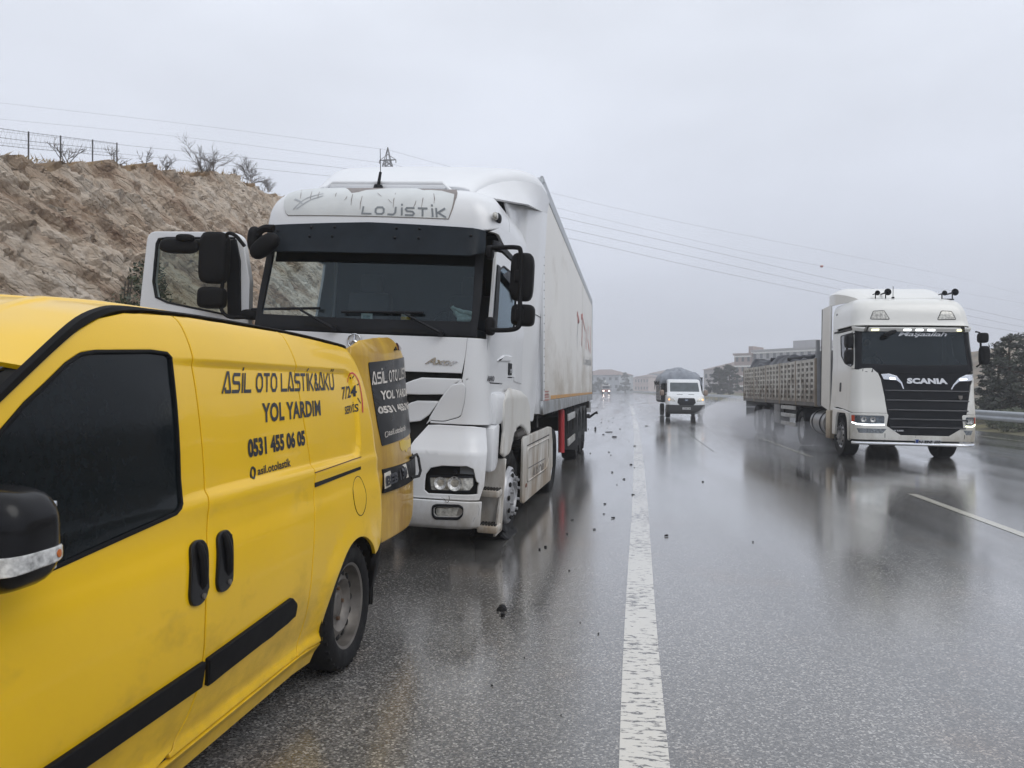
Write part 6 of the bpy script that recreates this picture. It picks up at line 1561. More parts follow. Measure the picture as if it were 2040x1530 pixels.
# windscreen and black surround
wsS = rnd([(-1.15, 2.02), (0, 1.99), (1.15, 2.02), (1.13, 2.70), (0, 2.71), (-1.13, 2.70)], .05)
wfo = [(-1.62, 1.90), (-1.0, 1.84), (0, 1.80), (1.0, 1.84), (1.62, 1.90), (1.62, 2.735), (-1.62, 2.735)]
wfr = sheet('windscreen_frame', wfo, scf, GRB, sc_, holes=[wsS], du=.12, dv=.08, thick=.03, rim=.006)
sheet('windscreen', inset_poly(wsS, -.02), scf, WINDD, sc_, du=.2, dv=.1, thick=0, off=-.01)
CUR = mat('white script decal', (.62, .64, .68), .5)
q = TS([(572, 505), (940, 507), (945, 465), (570, 462)], (0, 2.65)); decal('lettering', text2d('Maşaallah', .012, .92, .28), q, scf, CUR, wfr, .004)
# black front: tapering grille
GQ = [(-1.0, 1.83), (-.90, 1.50), (-.66, .78), (-.60, .70), (-.28, .53), (.60, .53), (.90, .70), (.97, .78), (1.02, 1.50), (1.06, 1.83), (0.0, 1.79)]
gq = TS([(430, 765), (455, 880), (500, 1170), (505, 1205), (620, 1275), (985, 1278), (1090, 1205), (1092, 1170), (1120, 880), (1150, 770), (790, 775)], (.2, 1.3))
gq = [(min(1.2, max(-1.1, s)), v) for s, v in gq]
gr_ = sheet('grille', gq, scf, GRB, sc_, du=.10, dv=.06, thick=.03, rim=.01, off=-.006)
for v in (1.46, 1.26, 1.06, .87, .70):
    xs_ = []
    for (a0, b0), (a1, b1) in zip(gq, gq[1:] + gq[:1]):
        if (b0 - v) * (b1 - v) < 0: xs_.append(a0 + (a1 - a0) * (v - b0) / (b1 - b0))
    x0, x1 = min(xs_) + .03, max(xs_) - .03
    sheet('grille_bar', [(x0, v - .012), (x1, v - .012), (x1, v + .014), (x0, v + .014)], scf, mat('grille bar edge', (.035, .037, .042), .25, coat=.4), gr_, du=.1, dv=0, thick=.03, off=.022, rim=.006)
    for k in range(1):
        pass
hx_ = mat('honeycomb mesh', (.006, .006, .008), .5, bump=1.0, bs=45)
q = TS([(636, 858), (948, 862), (938, 818), (637, 815)], (.2, 1.7)); decal('lettering', text2d('SCANIA', .06, 1.06), q, scf, mat('bright chrome letters', (.80, .81, .83), .25, metal=.6), gr_, .012)
q = TS([(525, 1222), (610, 1222), (610, 1210), (525, 1210)], (-.5, .7)); decal('lettering', text2d('V8 R580', .02), q, scf, CUR, gr_, .010)
s, v = TS([(1045, 965)], (.8, 1.4))[0]; sheet('shield_badge', [(s - .04, v + .04), (s - .035, v - .02), (s, v - .05), (s + .035, v - .02), (s + .04, v + .04)], scf, STL, gr_, du=0, dv=0, thick=.01, off=.014, rim=.003)
CH2 = mat('bright lamp chrome', (.75, .77, .80), .15, metal=1.0)
for P, Q in (([(440, 785), (500, 782), (560, 800), (600, 850), (615, 898), (606, 898), (588, 855), (555, 832), (460, 825)], None), ([(1140, 787), (1085, 792), (1030, 818), (990, 865), (970, 902), (980, 902), (1000, 870), (1035, 842), (1130, 835)], None)):
    q = TS(P, (P[0][0] > 800 and .9 or -.7, 1.75)); l_ = sheet('upper_lamp', q, scf, CH2, gr_, du=.08, dv=.05, thick=.02, off=.014, rim=.004)
    q2 = inset_poly(q, .018 if True else 0)
    c = [(q[0][0] * .75 + q[3][0] * .25, q[0][1]), ]
sheet('lit_upper_lamp', rnd(TS([(505, 825), (550, 828), (545, 812), (505, 808)], (-.6, 1.75)), .008), scf, LITW, gr_, du=0, dv=0, thick=.004, off=.018)
sheet('lit_upper_lamp', rnd(TS([(1035, 832), (1095, 830), (1090, 818), (1040, 820)], (.8, 1.75)), .008), scf, LITW, gr_, du=0, dv=0, thick=.004, off=.018)
# white corner panels
cl_ = TS([(330, 735), (375, 735), (415, 770), (440, 820), (470, 960), (490, 1085)], (-.9, 1.7)); 
cr_r = TS([(1195, 750), (1180, 760), (1150, 800), (1130, 870), (1105, 1000), (1090, 1095)], (1.05, 1.7))
cpl = [(-2.0, 1.90), (-1.4, 1.90)] + [(s - .004, v) for s, v in cl_] + [(-1.25, .985), (-1.6, .985), (-2.0, 1.02)]
sheet('corner_panel', cpl, scf, SWP, sc_, du=.08, dv=.06, thick=.03, rim=.012)
crp = [(2.0, 1.90), (1.5, 1.90)] + [(max(s, .8) + .004, v) for s, v in cr_r] + [(1.25, .985), (1.6, .985), (2.0, 1.02)]
sheet('corner_panel', crp, scf, SWP, sc_, du=.08, dv=.06, thick=.03, rim=.012)
# lower corner blocks: headlight, bumper
for sg, f in ((-1, sfl), (1, sfr)):
    xi = .56 if sg < 0 else .93
    bl_ = sheet('bumper', [(xi - .02, .95), (xi + .02, .72), (xi - .26, .53), (0, .53), (0, .40), (1.75, .40), (1.8, .98), (xi, .98)] if True else [], f, SWP, sc_, du=.10, dv=.06, thick=.03, rim=.012, holes=[rnd([(xi + .07, .73), (1.62, .73), (1.68, .93), (xi + .06, .93)], .03)])
    lp = sheet('headlight', rnd([(xi + .06, .72), (1.63, .72), (1.69, .94), (xi + .05, .94)], .03), f, mat('smoked headlamp glass', (.10, .12, .14), .08, coat=.8, metal=.3, var=.5, vs=20), bl_, du=.08, dv=.05, thick=.03, off=-.006)
    sheet('daytime_lamp', [(xi + .06, .735), (xi + .35, .725), (1.40, .735), (1.64, .765), (1.64, .795), (1.38, .765), (xi + .35, .755), (xi + .07, .762)], f, LITW if sg < 0 else mat('lit lime white lamp', (.9, .95, .7), .3, emit=(.95, 1, .72, 2.2)), lp, du=.08, dv=0, thick=.01, off=.008)
    for k in (.35, .62): MB().lathe([(.001, .02), (.035, .016), (.055, .0), (.058, -.01)], f(xi + (1.4 - xi) * k, .85) + Vector((0, -.012, 0)), 'y', 16).build('reflector_bowl', SILV, lp)
    sheet('turn_signal', rnd([(1.50, .80), (1.66, .80), (1.68, .93), (1.50, .93)], .02), f, mat('red orange lens', (.5, .07, .03), .2, coat=.5), lp, du=.06, dv=0, thick=.01, off=.004)
    sheet('fog_lamp', rnd([(xi + .1, .56), (1.30, .56), (1.40, .66), (xi + .02, .66)], .02), f, mat('grey fog lamp', (.17, .19, .21), .2, coat=.5, var=.5, vs=25), bl_, du=.08, dv=.05, thick=.02, off=.003, rim=.005)
    sheet('bumper_joint', [(xi + .05, .40), (xi + .062, .40), (xi + .062, .56), (xi + .05, .56)], f, CHAS, bl_, du=0, dv=0, thick=.004, off=.003)
q = TS([(697, 1322), (895, 1325), (896, 1287), (697, 1283)], (.1, .45)); pl_ = sheet('number_plate', q, scf, mat('white number plate', (.60, .61, .62), .4), sc_, du=.1, dv=0, thick=.01, off=.02)
sheet('plate_band', [q[0], (q[0][0] + .045, q[1][1]), (q[0][0] + .045, q[2][1]), q[3]], scf, mat('blue plate band', (.02, .06, .35), .4), pl_, du=0, dv=0, thick=.002, off=.023)
decal('plate_number', text2d('06 FDF 408', .03), TS([(722, 1317), (888, 1320), (889, 1292), (722, 1290)], (.1, .45)), scf, INK, pl_, .024)
P = [scf(s, .36) + Vector((0, -.05, -.03)) for s in [-1.7, -1.4, -1.1, -.8, -.4, 0, .4, .8, 1.1, 1.4, 1.7]]; MB().tube(P, .035, 10).build('bumper_bar', CH2, sc_)
# flanks
def Sx(p, X=-1.17):
    d = sc_.Mi.to_3x3() @ ray(*zz(*p)); o = sc_.Mi @ Vector((0, 0, CAMH)); t = (X - o.x) / d.x; return (o.y + d.y * t, o.z + d.z * t)
for sg, f in ((-1, sfl), (1, sfr)):
    win = rnd([(1.72, 2.0), (1.75, 2.68), (2.75, 2.66), (2.72, 2.22), (2.45, 2.04), (2.05, 1.96)], .05)
    d_ = sheet('door', [(1.62, 1.91), (2.0, 1.91), (2.02, 1.02), (2.3, 1.05), (2.75, 1.08), (3.0, 1.08), (3.0, 2.73), (1.62, 2.735)], f, SWP, sc_, holes=[win], du=.10, dv=.08, thick=.03, rim=.008)
    sheet('side_window', inset_poly(win, -.01), f, mat('black side glass', (.012, .014, .018), .06, coat=.5), d_, du=.15, dv=.1, thick=.01, off=-.004)
    sheet('window_trim', inset_poly(win, -.02), f, GRB, d_, holes=[inset_poly(win, .02)], du=.15, dv=.1, thick=.02, off=.006, rim=.004)
    sheet('door_handle', rnd([(2.62, 1.42), (2.74, 1.42), (2.74, 1.62), (2.62, 1.62)], .02), f, GRB, d_, du=0, dv=0, thick=.02, off=.006, rim=.006)
    sheet('rain_gutter', [(1.65, 2.74), (3.2, 2.74), (3.2, 2.78), (1.65, 2.78)], f, GRB, d_, du=.15, dv=0, thick=.02, off=.01)
    sheet('cab_rear_panel', [(3.008, 1.0), (3.35, 1.0), (3.35, 2.83), (3.008, 2.83)], f, SWP, sc_, du=.15, dv=.1, thick=.03, rim=.006)
    sheet('arch_panel', [(1.82, .36), (1.95, .36), (1.98, .62), (2.06, .84), (2.22, 1.0), (2.45, 1.05), (2.70, 1.0), (2.84, .84), (2.90, .45), (3.1, .45), (3.1, 1.06), (2.3, 1.035), (2.02, 1.0), (1.82, .985)], f, SWP, sc_, du=.08, dv=.06, thick=.05, rim=.02, off=.012)
    for y in (1.22, 4.55):
        if y > 2: truck_wheel(sc_, (sg * .72, y, .45), sg, .46, front=False); truck_wheel(sc_, (sg * 1.02, y, .45), sg, .46, front=False)
        else: truck_wheel(sc_, (sg * 1.00, y, .46), sg, .46)
    MB().prism([(1.9, .33), (1.9, .98), (2.25, .98), (2.25, .33)], 'x', sg * 1.02, sg * 1.18, .02).build('side_skirt', mat('beige stained skirt', (.50, .43, .33), .6, var=.1, dirt=((.22, .16, .10), (2, 2, 1), .5, .3, .1, 1)), sc_)
    tk = MB().cyl((sg * .90, 2.35, .66), (sg * .90, 3.55, .66), .31, n=24)
    tk.build('fuel_tank', mat('grimy aluminium tank', (.30, .30, .30), .4, metal=.6, var=.3, vs=5), sc_)
    for y in (2.6, 3.3): MB().cyl((sg * .90, y, .66), (sg * .90, y + .08, .66), .32, n=24).build('tank_strap', GREYP, sc_)
    pf = MB(); P = [(4.55 + .56 * math.cos(math.radians(a)), .45 + .56 * math.sin(math.radians(a))) for a in range(0, 181, 15)]
    for a, b in zip(P, P[1:]): pf.quad((sg * 1.2, *a), (sg * 1.2, *b), (sg * .6, *b), (sg * .6, *a))
    pf.build('mudguard', GREYP, sc_, None)
    fr2 = lambda u, v, sg=sg: Vector((sg * (1.13 + .05 * sstep(0, 1, u)), 2.02 + .55 * u, v))
    sheet('side_fairing', [(0, .95), (1, 1.1), (1, 3.40), (0, 3.45)] if sg > 0 else [(0, .95), (1, 1.1), (1, 3.40), (0, 3.45)], fr2, SWP, sc_, du=.3, dv=.3, thick=.03, rim=.01)
    sheet('fairing_edge', [(.96, 1.1), (1.03, 1.1), (1.03, 3.40), (.96, 3.40)], fr2, GRB, sc_, du=.3, dv=.3, thick=.04, off=.005)
# roof deflector
def dfl(u, t):
    q = abs(u); y = .78 + 1.45 * t; z = 3.46 + .38 * math.sin(min(1, t) * math.pi / 2) - (.05 + .12 * t) * max(0, (q - .7) / .3) ** 2; return Vector((u * (.88 + .26 * sstep(0, .8, t)), y, z))
df = sheet('roof_deflector', [(-1, .02), (1, .02), (1, 1), (-1, 1)], dfl, SWP, sc_, du=.12, dv=.12, thick=.03, rim=.008)
for sg in (1, -1): sheet('deflector_cheek', [(.05, 0), (1, 0), (1, 1), (.05, 1)], lambda u, v, sg=sg: dfl(sg, u).lerp(Vector((dfl(sg, u).x, dfl(sg, u).y, 3.42)), v), SWP, df, du=.2, dv=.5, thick=.02)
# horns, antenna
for x in (-.50, .86):
    for k, dx in ((0, -.09), (1, .12)):
        hn = MB().lathe([(.015, .42), (.02, .12), (.035, .06), (.075, 0.0), (.07, .004), (.02, .08)] if k else [(.01, .3), (.015, .10), (.03, .05), (.055, 0), (.05, .004), (.01, .06)], (x + dx, .62, 3.56 + .02 * k), 'y', 18); hn.build('air_horn', GREYP, sc_)
    MB().cyl((x - .09, .75, 3.44), (x + .15, .75, 3.44), .015).cyl((x - .09, .75, 3.44), (x - .09, .75, 3.56), .012).cyl((x + .12, .75, 3.44), (x + .12, .75, 3.58), .012).build('horn_bracket', GREYP, sc_)
MB().cyl((-.28, .6, 3.44), (-.28, .6, 3.70), .006, n=6).cyl((-.28, .6, 3.44), (-.28, .6, 3.47), .03).build('antenna', GREYP, sc_)
# mirrors
def Sy(p, Y):
    d = sc_.Mi.to_3x3() @ ray(*zz(*p)); o = sc_.Mi @ Vector((0, 0, CAMH)); t = (Y - o.y) / d.y; return o + d * t
for x0, y0, x1, y1 in ((1180, 470, 1252, 548), (1192, 570, 1262, 715)):
    a, b = Sy((x0, y0), .15), Sy((x1, y1), .15); c = (a + b) / 2; MB().ell(c, (abs(a.x - b.x) / 2, .10, abs(a.z - b.z) / 2), 4, 24, 16).build('mirror', BLK, sc_, 60)
MB().tube([Sy(p, .2) for p in [(1160, 462), (1190, 468), (1200, 560), (1195, 710), (1168, 730)]], .02, 6).build('mirror_arm', BLK, sc_)
a, b = Vector((-1.36, .45, 2.42)), 0
for c, r in (((-1.25, .34, 2.50), (.08, .12, .15)), ((-1.25, .34, 2.16), (.08, .11, .16))): MB().ell(c, r, 4, 24, 16).build('mirror', BLK, sc_, 60)
MB().tube([(-1.13, .3, 2.66), (-1.3, .28, 2.6), (-1.3, .28, 2.1), (-1.15, .3, 1.97)], .02, 6).build('mirror_arm', BLK, sc_)
MB().ell(Sy((515, 470), .02), (.12, .06, .045), 2.6, rot=Matrix.Rotation(math.radians(-20), 3, 'Y')).build('kerb_mirror', BLK, sc_)
# cab inside and chassis
it = MB(); it.box((0, 1.62, 2.0), (2.28, .05, 2.4)); it.box((0, 1.1, 1.3), (2.1, 1.8, .08)); it.box((0, 1.2, 2.88), (2.05, 1.4, .04)); it.build('cab_lining', INTER, sc_, None)
MB().box((0, .48, 1.86), (2.0, .5, .28), bev=.06).build('dashboard', INTER, sc_)
for f in (-.55, .55): MB().box((f, 1.5, 1.7), (.5, .5, .18), bev=.05).box((f, 1.75, 2.1), (.48, .16, .75), bev=.06).build('seat', INTER, sc_)
MB().tube([Vector((-.55, .95, 2.02)) + Vector((.22 * math.cos(a * .2618), .10 * math.sin(a * .2618), .2 * math.sin(a * .2618))) for a in range(24)], .016, 8, True).build('steering_wheel', GREYP, sc_)
MB().box((0, 2.9, .70), (.85, 5.2, .26)).box((0, 4.5, 1.03), (.9, .9, .12)).box((0, .6, .62), (1.9, .7, .5)).build('chassis', CHAS, sc_, None)
# the driver, dim behind the tinted glass
pd = sc_.M @ Vector((-.55, 1.42, 1.80))
dv_ = Thing('person', 'driver in dark clothes sitting behind the dark windscreen with hands on the wheel', 'person', pd, 1.5, 1.0)
def skin_body(nm, joints, edges, m_, parent, sub=2):
    me = bpy.data.meshes.new(nm); me.from_pydata([j[0] for j in joints], edges, []); o = link(nm, me, m_, parent)
    sk_ = o.modifiers.new('skin', 'SKIN'); sd_ = o.modifiers.new('smooth', 'SUBSURF'); sd_.levels = sub; sd_.render_levels = sub
    for v, j in zip(me.skin_vertices[0].data, joints): v.radius = (j[1], j[2] if len(j) > 2 else j[1])
    me.skin_vertices[0].data[0].use_root = True
    return o
J = [((0, 0, .05), .16, .12), ((0, .05, .28), .15, .11), ((0, .06, .48), .17, .11), ((0, .03, .60), .06), ((0, 0, .70), .075, .09), ((0, -.01, .80), .07, .085),
     ((-.19, .04, .50), .06), ((-.25, -.10, .28), .045), ((-.18, -.34, .32), .034), ((-.17, -.42, .34), .03), ((.19, .04, .50), .06), ((.25, -.10, .28), .045), ((.18, -.34, .32), .034), ((.17, -.42, .34), .03),
     ((-.11, -.30, .0), .08), ((-.12, -.48, -.3), .055), ((.11, -.30, .0), .08), ((.12, -.48, -.3), .055)]
E_ = [(0, 1), (1, 2), (2, 3), (3, 4), (4, 5), (2, 6), (6, 7), (7, 8), (8, 9), (2, 10), (10, 11), (11, 12), (12, 13), (0, 14), (14, 15), (0, 16), (16, 17)]
bd = skin_body('body', J, E_, mat('dark jacket and skin', (.06, .05, .05), .8, var=.2), dv_)
MB().ell((0, .02, .80), (.085, .10, .09), 2.2, 16, 10).build('hair', mat('dark hair', (.015, .012, .01), .7), dv_)
MB().ell((0, -.075, .73), (.062, .03, .085), 2.2, 16, 12).ell((0, -.11, .725), (.012, .018, .022), 2, 8, 6).build('face', mat('skin', (.32, .19, .13), .6), dv_)

# ================================================================== DROPSIDE TRAILER WITH ITS SHEETED LOAD
LX = -1.22
dt = Thing('dropside_trailer', 'long beige dropside semi-trailer with ribbed panels behind the moving white cab', 'trailer', sc_.M @ Vector((0, 2.55, 0)), 1.8, 0)
BEI = mat('weathered beige steel side', (.56, .545, .51), .6, var=.15, vs=3, dirt=((.15, .12, .09), (2.5, 2.5, 2.5), .50, .22, .8, 2.0))
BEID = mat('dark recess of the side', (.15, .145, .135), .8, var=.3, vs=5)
D0, D1, Z0, Z1 = .35, 9.95, 1.17, 2.24
fl_m = MB().box((0, (D0 + D1) / 2, Z0 - .04), (2.40, D1 - D0, .10)); fl_m.build('load_floor', CHAS, dt)
npan = 5; PW = (D1 - D0) / npan
for sg in (-1, 1):
    for k in range(npan):
        y0 = D0 + k * PW + .07; y1 = D0 + (k + 1) * PW - .07
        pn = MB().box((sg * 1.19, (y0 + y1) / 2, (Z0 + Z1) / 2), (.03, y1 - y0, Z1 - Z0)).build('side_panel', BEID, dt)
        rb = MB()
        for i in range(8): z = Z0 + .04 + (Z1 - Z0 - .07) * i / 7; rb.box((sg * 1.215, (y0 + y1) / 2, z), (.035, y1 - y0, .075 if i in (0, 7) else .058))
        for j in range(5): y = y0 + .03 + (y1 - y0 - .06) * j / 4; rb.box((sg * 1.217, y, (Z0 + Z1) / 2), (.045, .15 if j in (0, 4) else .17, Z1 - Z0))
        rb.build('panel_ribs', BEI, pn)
    for k in range(npan + 1): MB().box((sg * 1.21, D0 + k * PW, (Z0 + Z1) / 2 - .04), (.07, .11, Z1 - Z0 + .12), bev=.01).build('stake_post', mat('rusty beige stake', (.24, .20, .155), .7, var=.3, vs=5), dt)
    MB().box((sg * 1.20, (D0 + D1) / 2, Z0 - .05), (.06, D1 - D0, .09)).build('floor_rail', mat('greasy side rail', (.12, .115, .11), .6, var=.3), dt)
    for y in (5.55, 6.75, 7.95):
        truck_wheel(dt, (sg * 1.02, y, .48), sg, .48, front=False)
    MB().box((sg * 1.12, 4.1, .95), (.04, .05, .5)).build('guard_post', CHAS, dt)
    for z in (.98, .76, .52): MB().box((sg * 1.18, 3.35, z), (.03, 1.7, .11), bev=.01).build('side_guard', sg_, dt)
    MB().box((sg * 1.05, 4.72, .78), (.3, .75, .6), bev=.03).build('tool_box', mat('grey tool box', (.16, .165, .17), .5, var=.2), dt)
for x in (-.6, .6): MB().box((x, D1 - .0, (Z0 + Z1) / 2), (1.19, .04, Z1 - Z0)).build('tailgate', BEI, dt)
MB().box((0, D0 - .02, 1.75), (2.44, .06, 1.35)).box((-1.17, D0, 1.9), (.07, .12, 1.6)).box((1.17, D0, 1.9), (.07, .12, 1.6)).build('headboard', mat('grey headboard', (.30, .31, .33), .6, var=.15), dt)
MB().box((0, D1 + .02, .98), (2.3, .05, .26)).box((0, D1, .66), (2.3, .06, .34)).build('rear_bar', mat('grey rear bar', (.16, .165, .17), .6, var=.2), dt)
MB().box((-1.20, D0 + .1, Z0 - .0), (.05, .14, .10)).build('marker_lamp', LR, dt)
MB().box((0, 5, .95), (1.0, 9.0, .25)).build('chassis', CHAS, dt)
TARP = mat('wet black tarpaulin', (.008, .010, .016), .4, spec=.14, var=.3, vs=3, bump=.25, bs=9)
tp = Thing('tarpaulin', 'wet black sheeting bundled over the load of the beige dropside trailer', 'tarpaulin', dt.M @ Vector((0, 5, 2.1)), 1.8)
def tarp_mesh(xs, ys, zf, nm, par, m_):
    bm = bmesh.new(); R_ = [[bm.verts.new(Vector((x, y, zf(x, y)))) for x in xs] for y in ys]
    for a, b in zip(R_, R_[1:]):
        for i in range(len(xs) - 1): bm.faces.new((a[i], a[i + 1], b[i + 1], b[i]))
    o = bm_obj(nm, bm, m_, par, None); o.data.shade_smooth(); md = o.modifiers.new('t', 'SOLIDIFY'); md.thickness = .02
    return o
def tz(x, y):
    e = sstep(1.17, .9, abs(x)) * sstep(4.9, 4.5, abs(y)); h = .10 + .30 * e * (.6 + .45 * math.sin(y * 1.3 + 1.1)) * sstep(-4.8, -3.0, y)
    h += .13 * e * fbm(Vector((x * 1.6, y * 1.1, 3)), 3) + .05 * e * abs(noise.noise(Vector((x * 3, y * 4 + x * 2, 5)))); h += .10 * sstep(2.5, 4.5, y) * e
    return h - .25 * sstep(4.55, 4.95, y)
tarp_mesh([-1.17 + 2.34 * i / 30 for i in range(31)], [-4.3 + 9.25 * i / 90 for i in range(91)], tz, 'sheet', tp, TARP)
hang = MB()
for i in range(24):
    x0, x1 = -1.2 + 2.4 * i / 24, -1.2 + 2.4 * (i + 1) / 24; r = lambda x, z: 4.97 + .07 * noise.noise(Vector((x * 5, z * 2, 1)))
    for z0, z1 in ((.16, -.1), (-.1, -.35), (-.35, -.62 + .2 * noise.noise(Vector((i * .7, 0, 0))))): hang.quad((x0, r(x0, z0), z0), (x1, r(x1, z0), z0), (x1, r(x1, z1), z1), (x0, r(x0, z1), z1))
hang.build('hanging_flap', TARP, tp, None)
for k in range(3):
    random.seed(k + 4); y = -3.2 + k * 2.2; P = [(-1.0 + .5 * i, y + random.uniform(-.4, .4), tz(-1.0 + .5 * i, y) + .05) for i in range(5)]
    MB().tube(spl(P, 5), .07, 8).build('sheet_roll', TARP, tp)
# ================================================================== COVERED PICKUP
tk = Thing('dropside_pickup', 'white light pickup with black grille and a grey tarpaulin over its cage body', 'pickup truck', (2.95, 40, 0), 2.2, .5)
TWP = mat('pickup white paint', (.66, .68, .70), .3, coat=.4, var=.03)
TB = [(.25, .25, .06, .90, .18), (.40, .40, -.02, .955, .2), (.66, .66, -.03, .96, .22), (.90, .90, .02, .955, .22), (1.08, 1.08, .10, .945, .22), (1.18, 1.18, .22, .93, .22), (1.30, 1.28, .50, .90, .2), (1.40, 1.36, .62, .885, .18), (1.75, 1.72, .95, .855, .16), (1.95, 1.92, 1.15, .835, .16), (2.05, 1.99, 1.3, .80, .18), (2.12, 2.02, 1.5, .74, .2)]
tf = cab_surface(TB, .12)
tfr = lambda s, v: tf(s, v)
tfl = mirror(tf)
shell = sheet('cab_shell', [(-2.9, .70), (-2.0, .69), (0, .68), (2.0, .69), (2.9, .70), (2.9, 2.12), (-2.9, 2.12)], tf, TWP, tk, du=.1, dv=.06, thick=.03, holes=[rnd([(-1.15, 1.40), (1.15, 1.40), (1.12, 1.86), (-1.12, 1.86)], .08)])
mb = MB(); mb.bm.faces.new([mb.bm.verts.new(tf(s, 2.12)) for s in [-2.9, -2, -1.5, -1, 0, 1, 1.5, 2, 2.9]]); mb.build('roof_top', TWP, shell)
sheet('windscreen', rnd([(-1.17, 1.39), (1.17, 1.39), (1.14, 1.87), (-1.14, 1.87)], .08), tf, mat('grey blue windscreen', (.045, .06, .07), .07, coat=.5, var=.3, vs=4), shell, du=.15, dv=.1, thick=.01, off=-.004)
for s0, s1 in ((-.62, -.2), (.2, .62)): sheet('bonnet_vent', rnd([(s0, 1.215), (s1, 1.215), (s1, 1.235), (s0, 1.235)], .01), tf, GREYP, shell, du=.1, dv=0, thick=.01, off=.004)
gp2 = rnd([(-.60, .80), (-.45, .68), (.50, .68), (.66, .80), (.58, 1.03), (-.53, 1.03)], .05)
g2 = sheet('grille', gp2, tf, GRB, shell, du=.1, dv=.06, thick=.03, off=.02, rim=.008)
for v in (.76, .85, .94): sheet('grille_bar', [(-.5, v - .01), (.55, v - .01), (.55, v + .01), (-.5, v + .01)], tf, GREYP, g2, du=.15, dv=0, thick=.01, off=.028)
ov = sheet('oval_badge', ell2(.02, .92, .13, .042), tf, mat('dark blue badge', (.03, .05, .12), .3, coat=.5), g2, du=0, dv=0, thick=.01, off=.04)
decal('badge_lettering', text2d('Ford', .02, .95, .3), [(-.06, .90), (.10, .90), (.10, .945), (-.06, .945)], tf, CH2, ov, .043, 0)
AMB = mat('lit amber indicator', (.9, .4, .1), .3, emit=(1.0, .42, .10, 2.2))
for f in (tfl, tfr):
    q = rnd([(.70, .86), (1.50, .90), (1.66, 1.12), (1.2, 1.12), (.85, 1.0)], .04); l2 = sheet('headlight', q, f, LAMP, shell, du=.08, dv=.05, thick=.02, off=.008, rim=.006)
    sheet('indicator', ell2(1.32, .955, .11, .04), f, AMB, l2, du=0, dv=0, thick=.01, off=.016)
    sheet('side_window', rnd([(2.02, 1.36), (2.75, 1.36), (2.72, 1.86), (2.3, 1.84)], .05), f, mat('black side glass', (.012, .014, .018), .06, coat=.5), shell, du=.15, dv=.1, thick=.01, off=.005)
    sheet('door_gap', [(2.0, .72), (2.012, .72), (2.012, 1.35), (2.0, 1.35)], f, SHUT, shell, du=0, dv=0, thick=.003, off=.003)
bmp = sheet('front_bumper', [(-2.2, .30), (-1.3, .24), (0, .24), (1.3, .24), (2.2, .30), (2.2, .69), (1.5, .70), (0, .675), (-1.5, .70), (-2.2, .69)], tf, mat('grey black bumper', (.035, .037, .04), .55, var=.15), tk, du=.1, dv=.06, thick=.04, off=.012, rim=.012)
q = [(-.25, .46), (.30, .46), (.30, .565), (-.25, .565)]; p2 = sheet('number_plate', q, tf, mat('white number plate', (.60, .61, .62), .4), bmp, du=.1, dv=0, thick=.01, off=.03)
decal('plate_number', text2d('07 BJU 168', .02), [(-.19, .475), (.28, .475), (.28, .55), (-.19, .55)], tf, INK, p2, .033)
for f, c in ((-1, (-1.14, .95, 1.30)), (1, (1.10, .95, 1.30))):
    MB().ell(c, (.11, .07, .15), 3.5, 20, 14).build('door_mirror', mat('brown grey mirror shell', (.26, .20, .16), .5, var=.2), tk, 60)
    MB().box((f * .97, .97, 1.22), (.2, .05, .06)).build('mirror_arm', BLK, tk)
def sw2(y, f, x=.83, R=.345): 
    w2 = MB().lathe([(.20, -.09 * f), (.30, -.11 * f), (R, -.08 * f), (R, .08 * f), (.30, .11 * f), (.20, .09 * f)], (f * x, y, R), 'x', 28).build('wheel', RUB, tk, 50)
    MB().lathe([(.20, .085 * f), (.15, .03 * f), (.07, .06 * f), (.001, .06 * f)], (f * x, y, R), 'x', 20).build('rim', STL, w2, 50)
for f in (1, -1): sw2(.95, f); sw2(4.25, f, .86)
MB().box((0, 1.2, .34), (1.62, 1.9, .22)).box((0, 1.6, .55), (1.5, 3.0, .25)).box((0, 4.0, .62), (.9, 4.2, .18)).build('chassis', CHAS, tk)
sheet('arch_liner', [(0, 0), (1, 0), (1, 1), (0, 1)], lambda u, v: Vector((-.90 + 1.8 * u, 1.05 + .0 * v, .3 + .5 * v)), SHUT, tk, du=0, dv=0, thick=.02)
BW0, BW1, BH = 2.15, 5.6, 2.05
MB().box((0, (BW0 + BW1) / 2, .82), (2.12, BW1 - BW0, .10)).build('load_floor', CHAS, tk)
CAGE = mat('white grey cage slats', (.42, .43, .44), .5, var=.12, vs=3)
for f in (1, -1):
    for k in range(4): MB().box((f * 1.06, (BW0 + BW1) / 2, .95 + k * .16), (.03, BW1 - BW0, .11)).build('side_board', CAGE, tk)
    for k in range(5): MB().box((f * 1.075, BW0 + .05 + (BW1 - BW0 - .1) * k / 4, 1.45), (.04, .07, 1.25)).build('cage_post', GREYP, tk)
    for z in (1.62, 1.85, 2.06): MB().box((f * 1.06, (BW0 + BW1) / 2, z), (.03, BW1 - BW0, .05)).build('cage_rail', GREYP, tk)
MB().box((0, BW0, 2.10), (2.2, .06, .06)).box((-1.06, BW0, 1.5), (.06, .06, 1.2)).box((1.06, BW0, 1.5), (.06, .06, 1.2)).box((0, BW0, 1.4), (2.1, .04, 1.1)).build('headboard', GREYP, tk)
GT = mat('grey wet tarpaulin', (.25, .27, .305), .55, spec=.25, var=.2, vs=3, bump=.2, bs=10)
tt = Thing('tarpaulin', 'grey wrinkled tarpaulin tied over the cage body of the white pickup', 'tarpaulin', tk.M @ Vector((-.05, 3.9, 2.05)), 2.2)
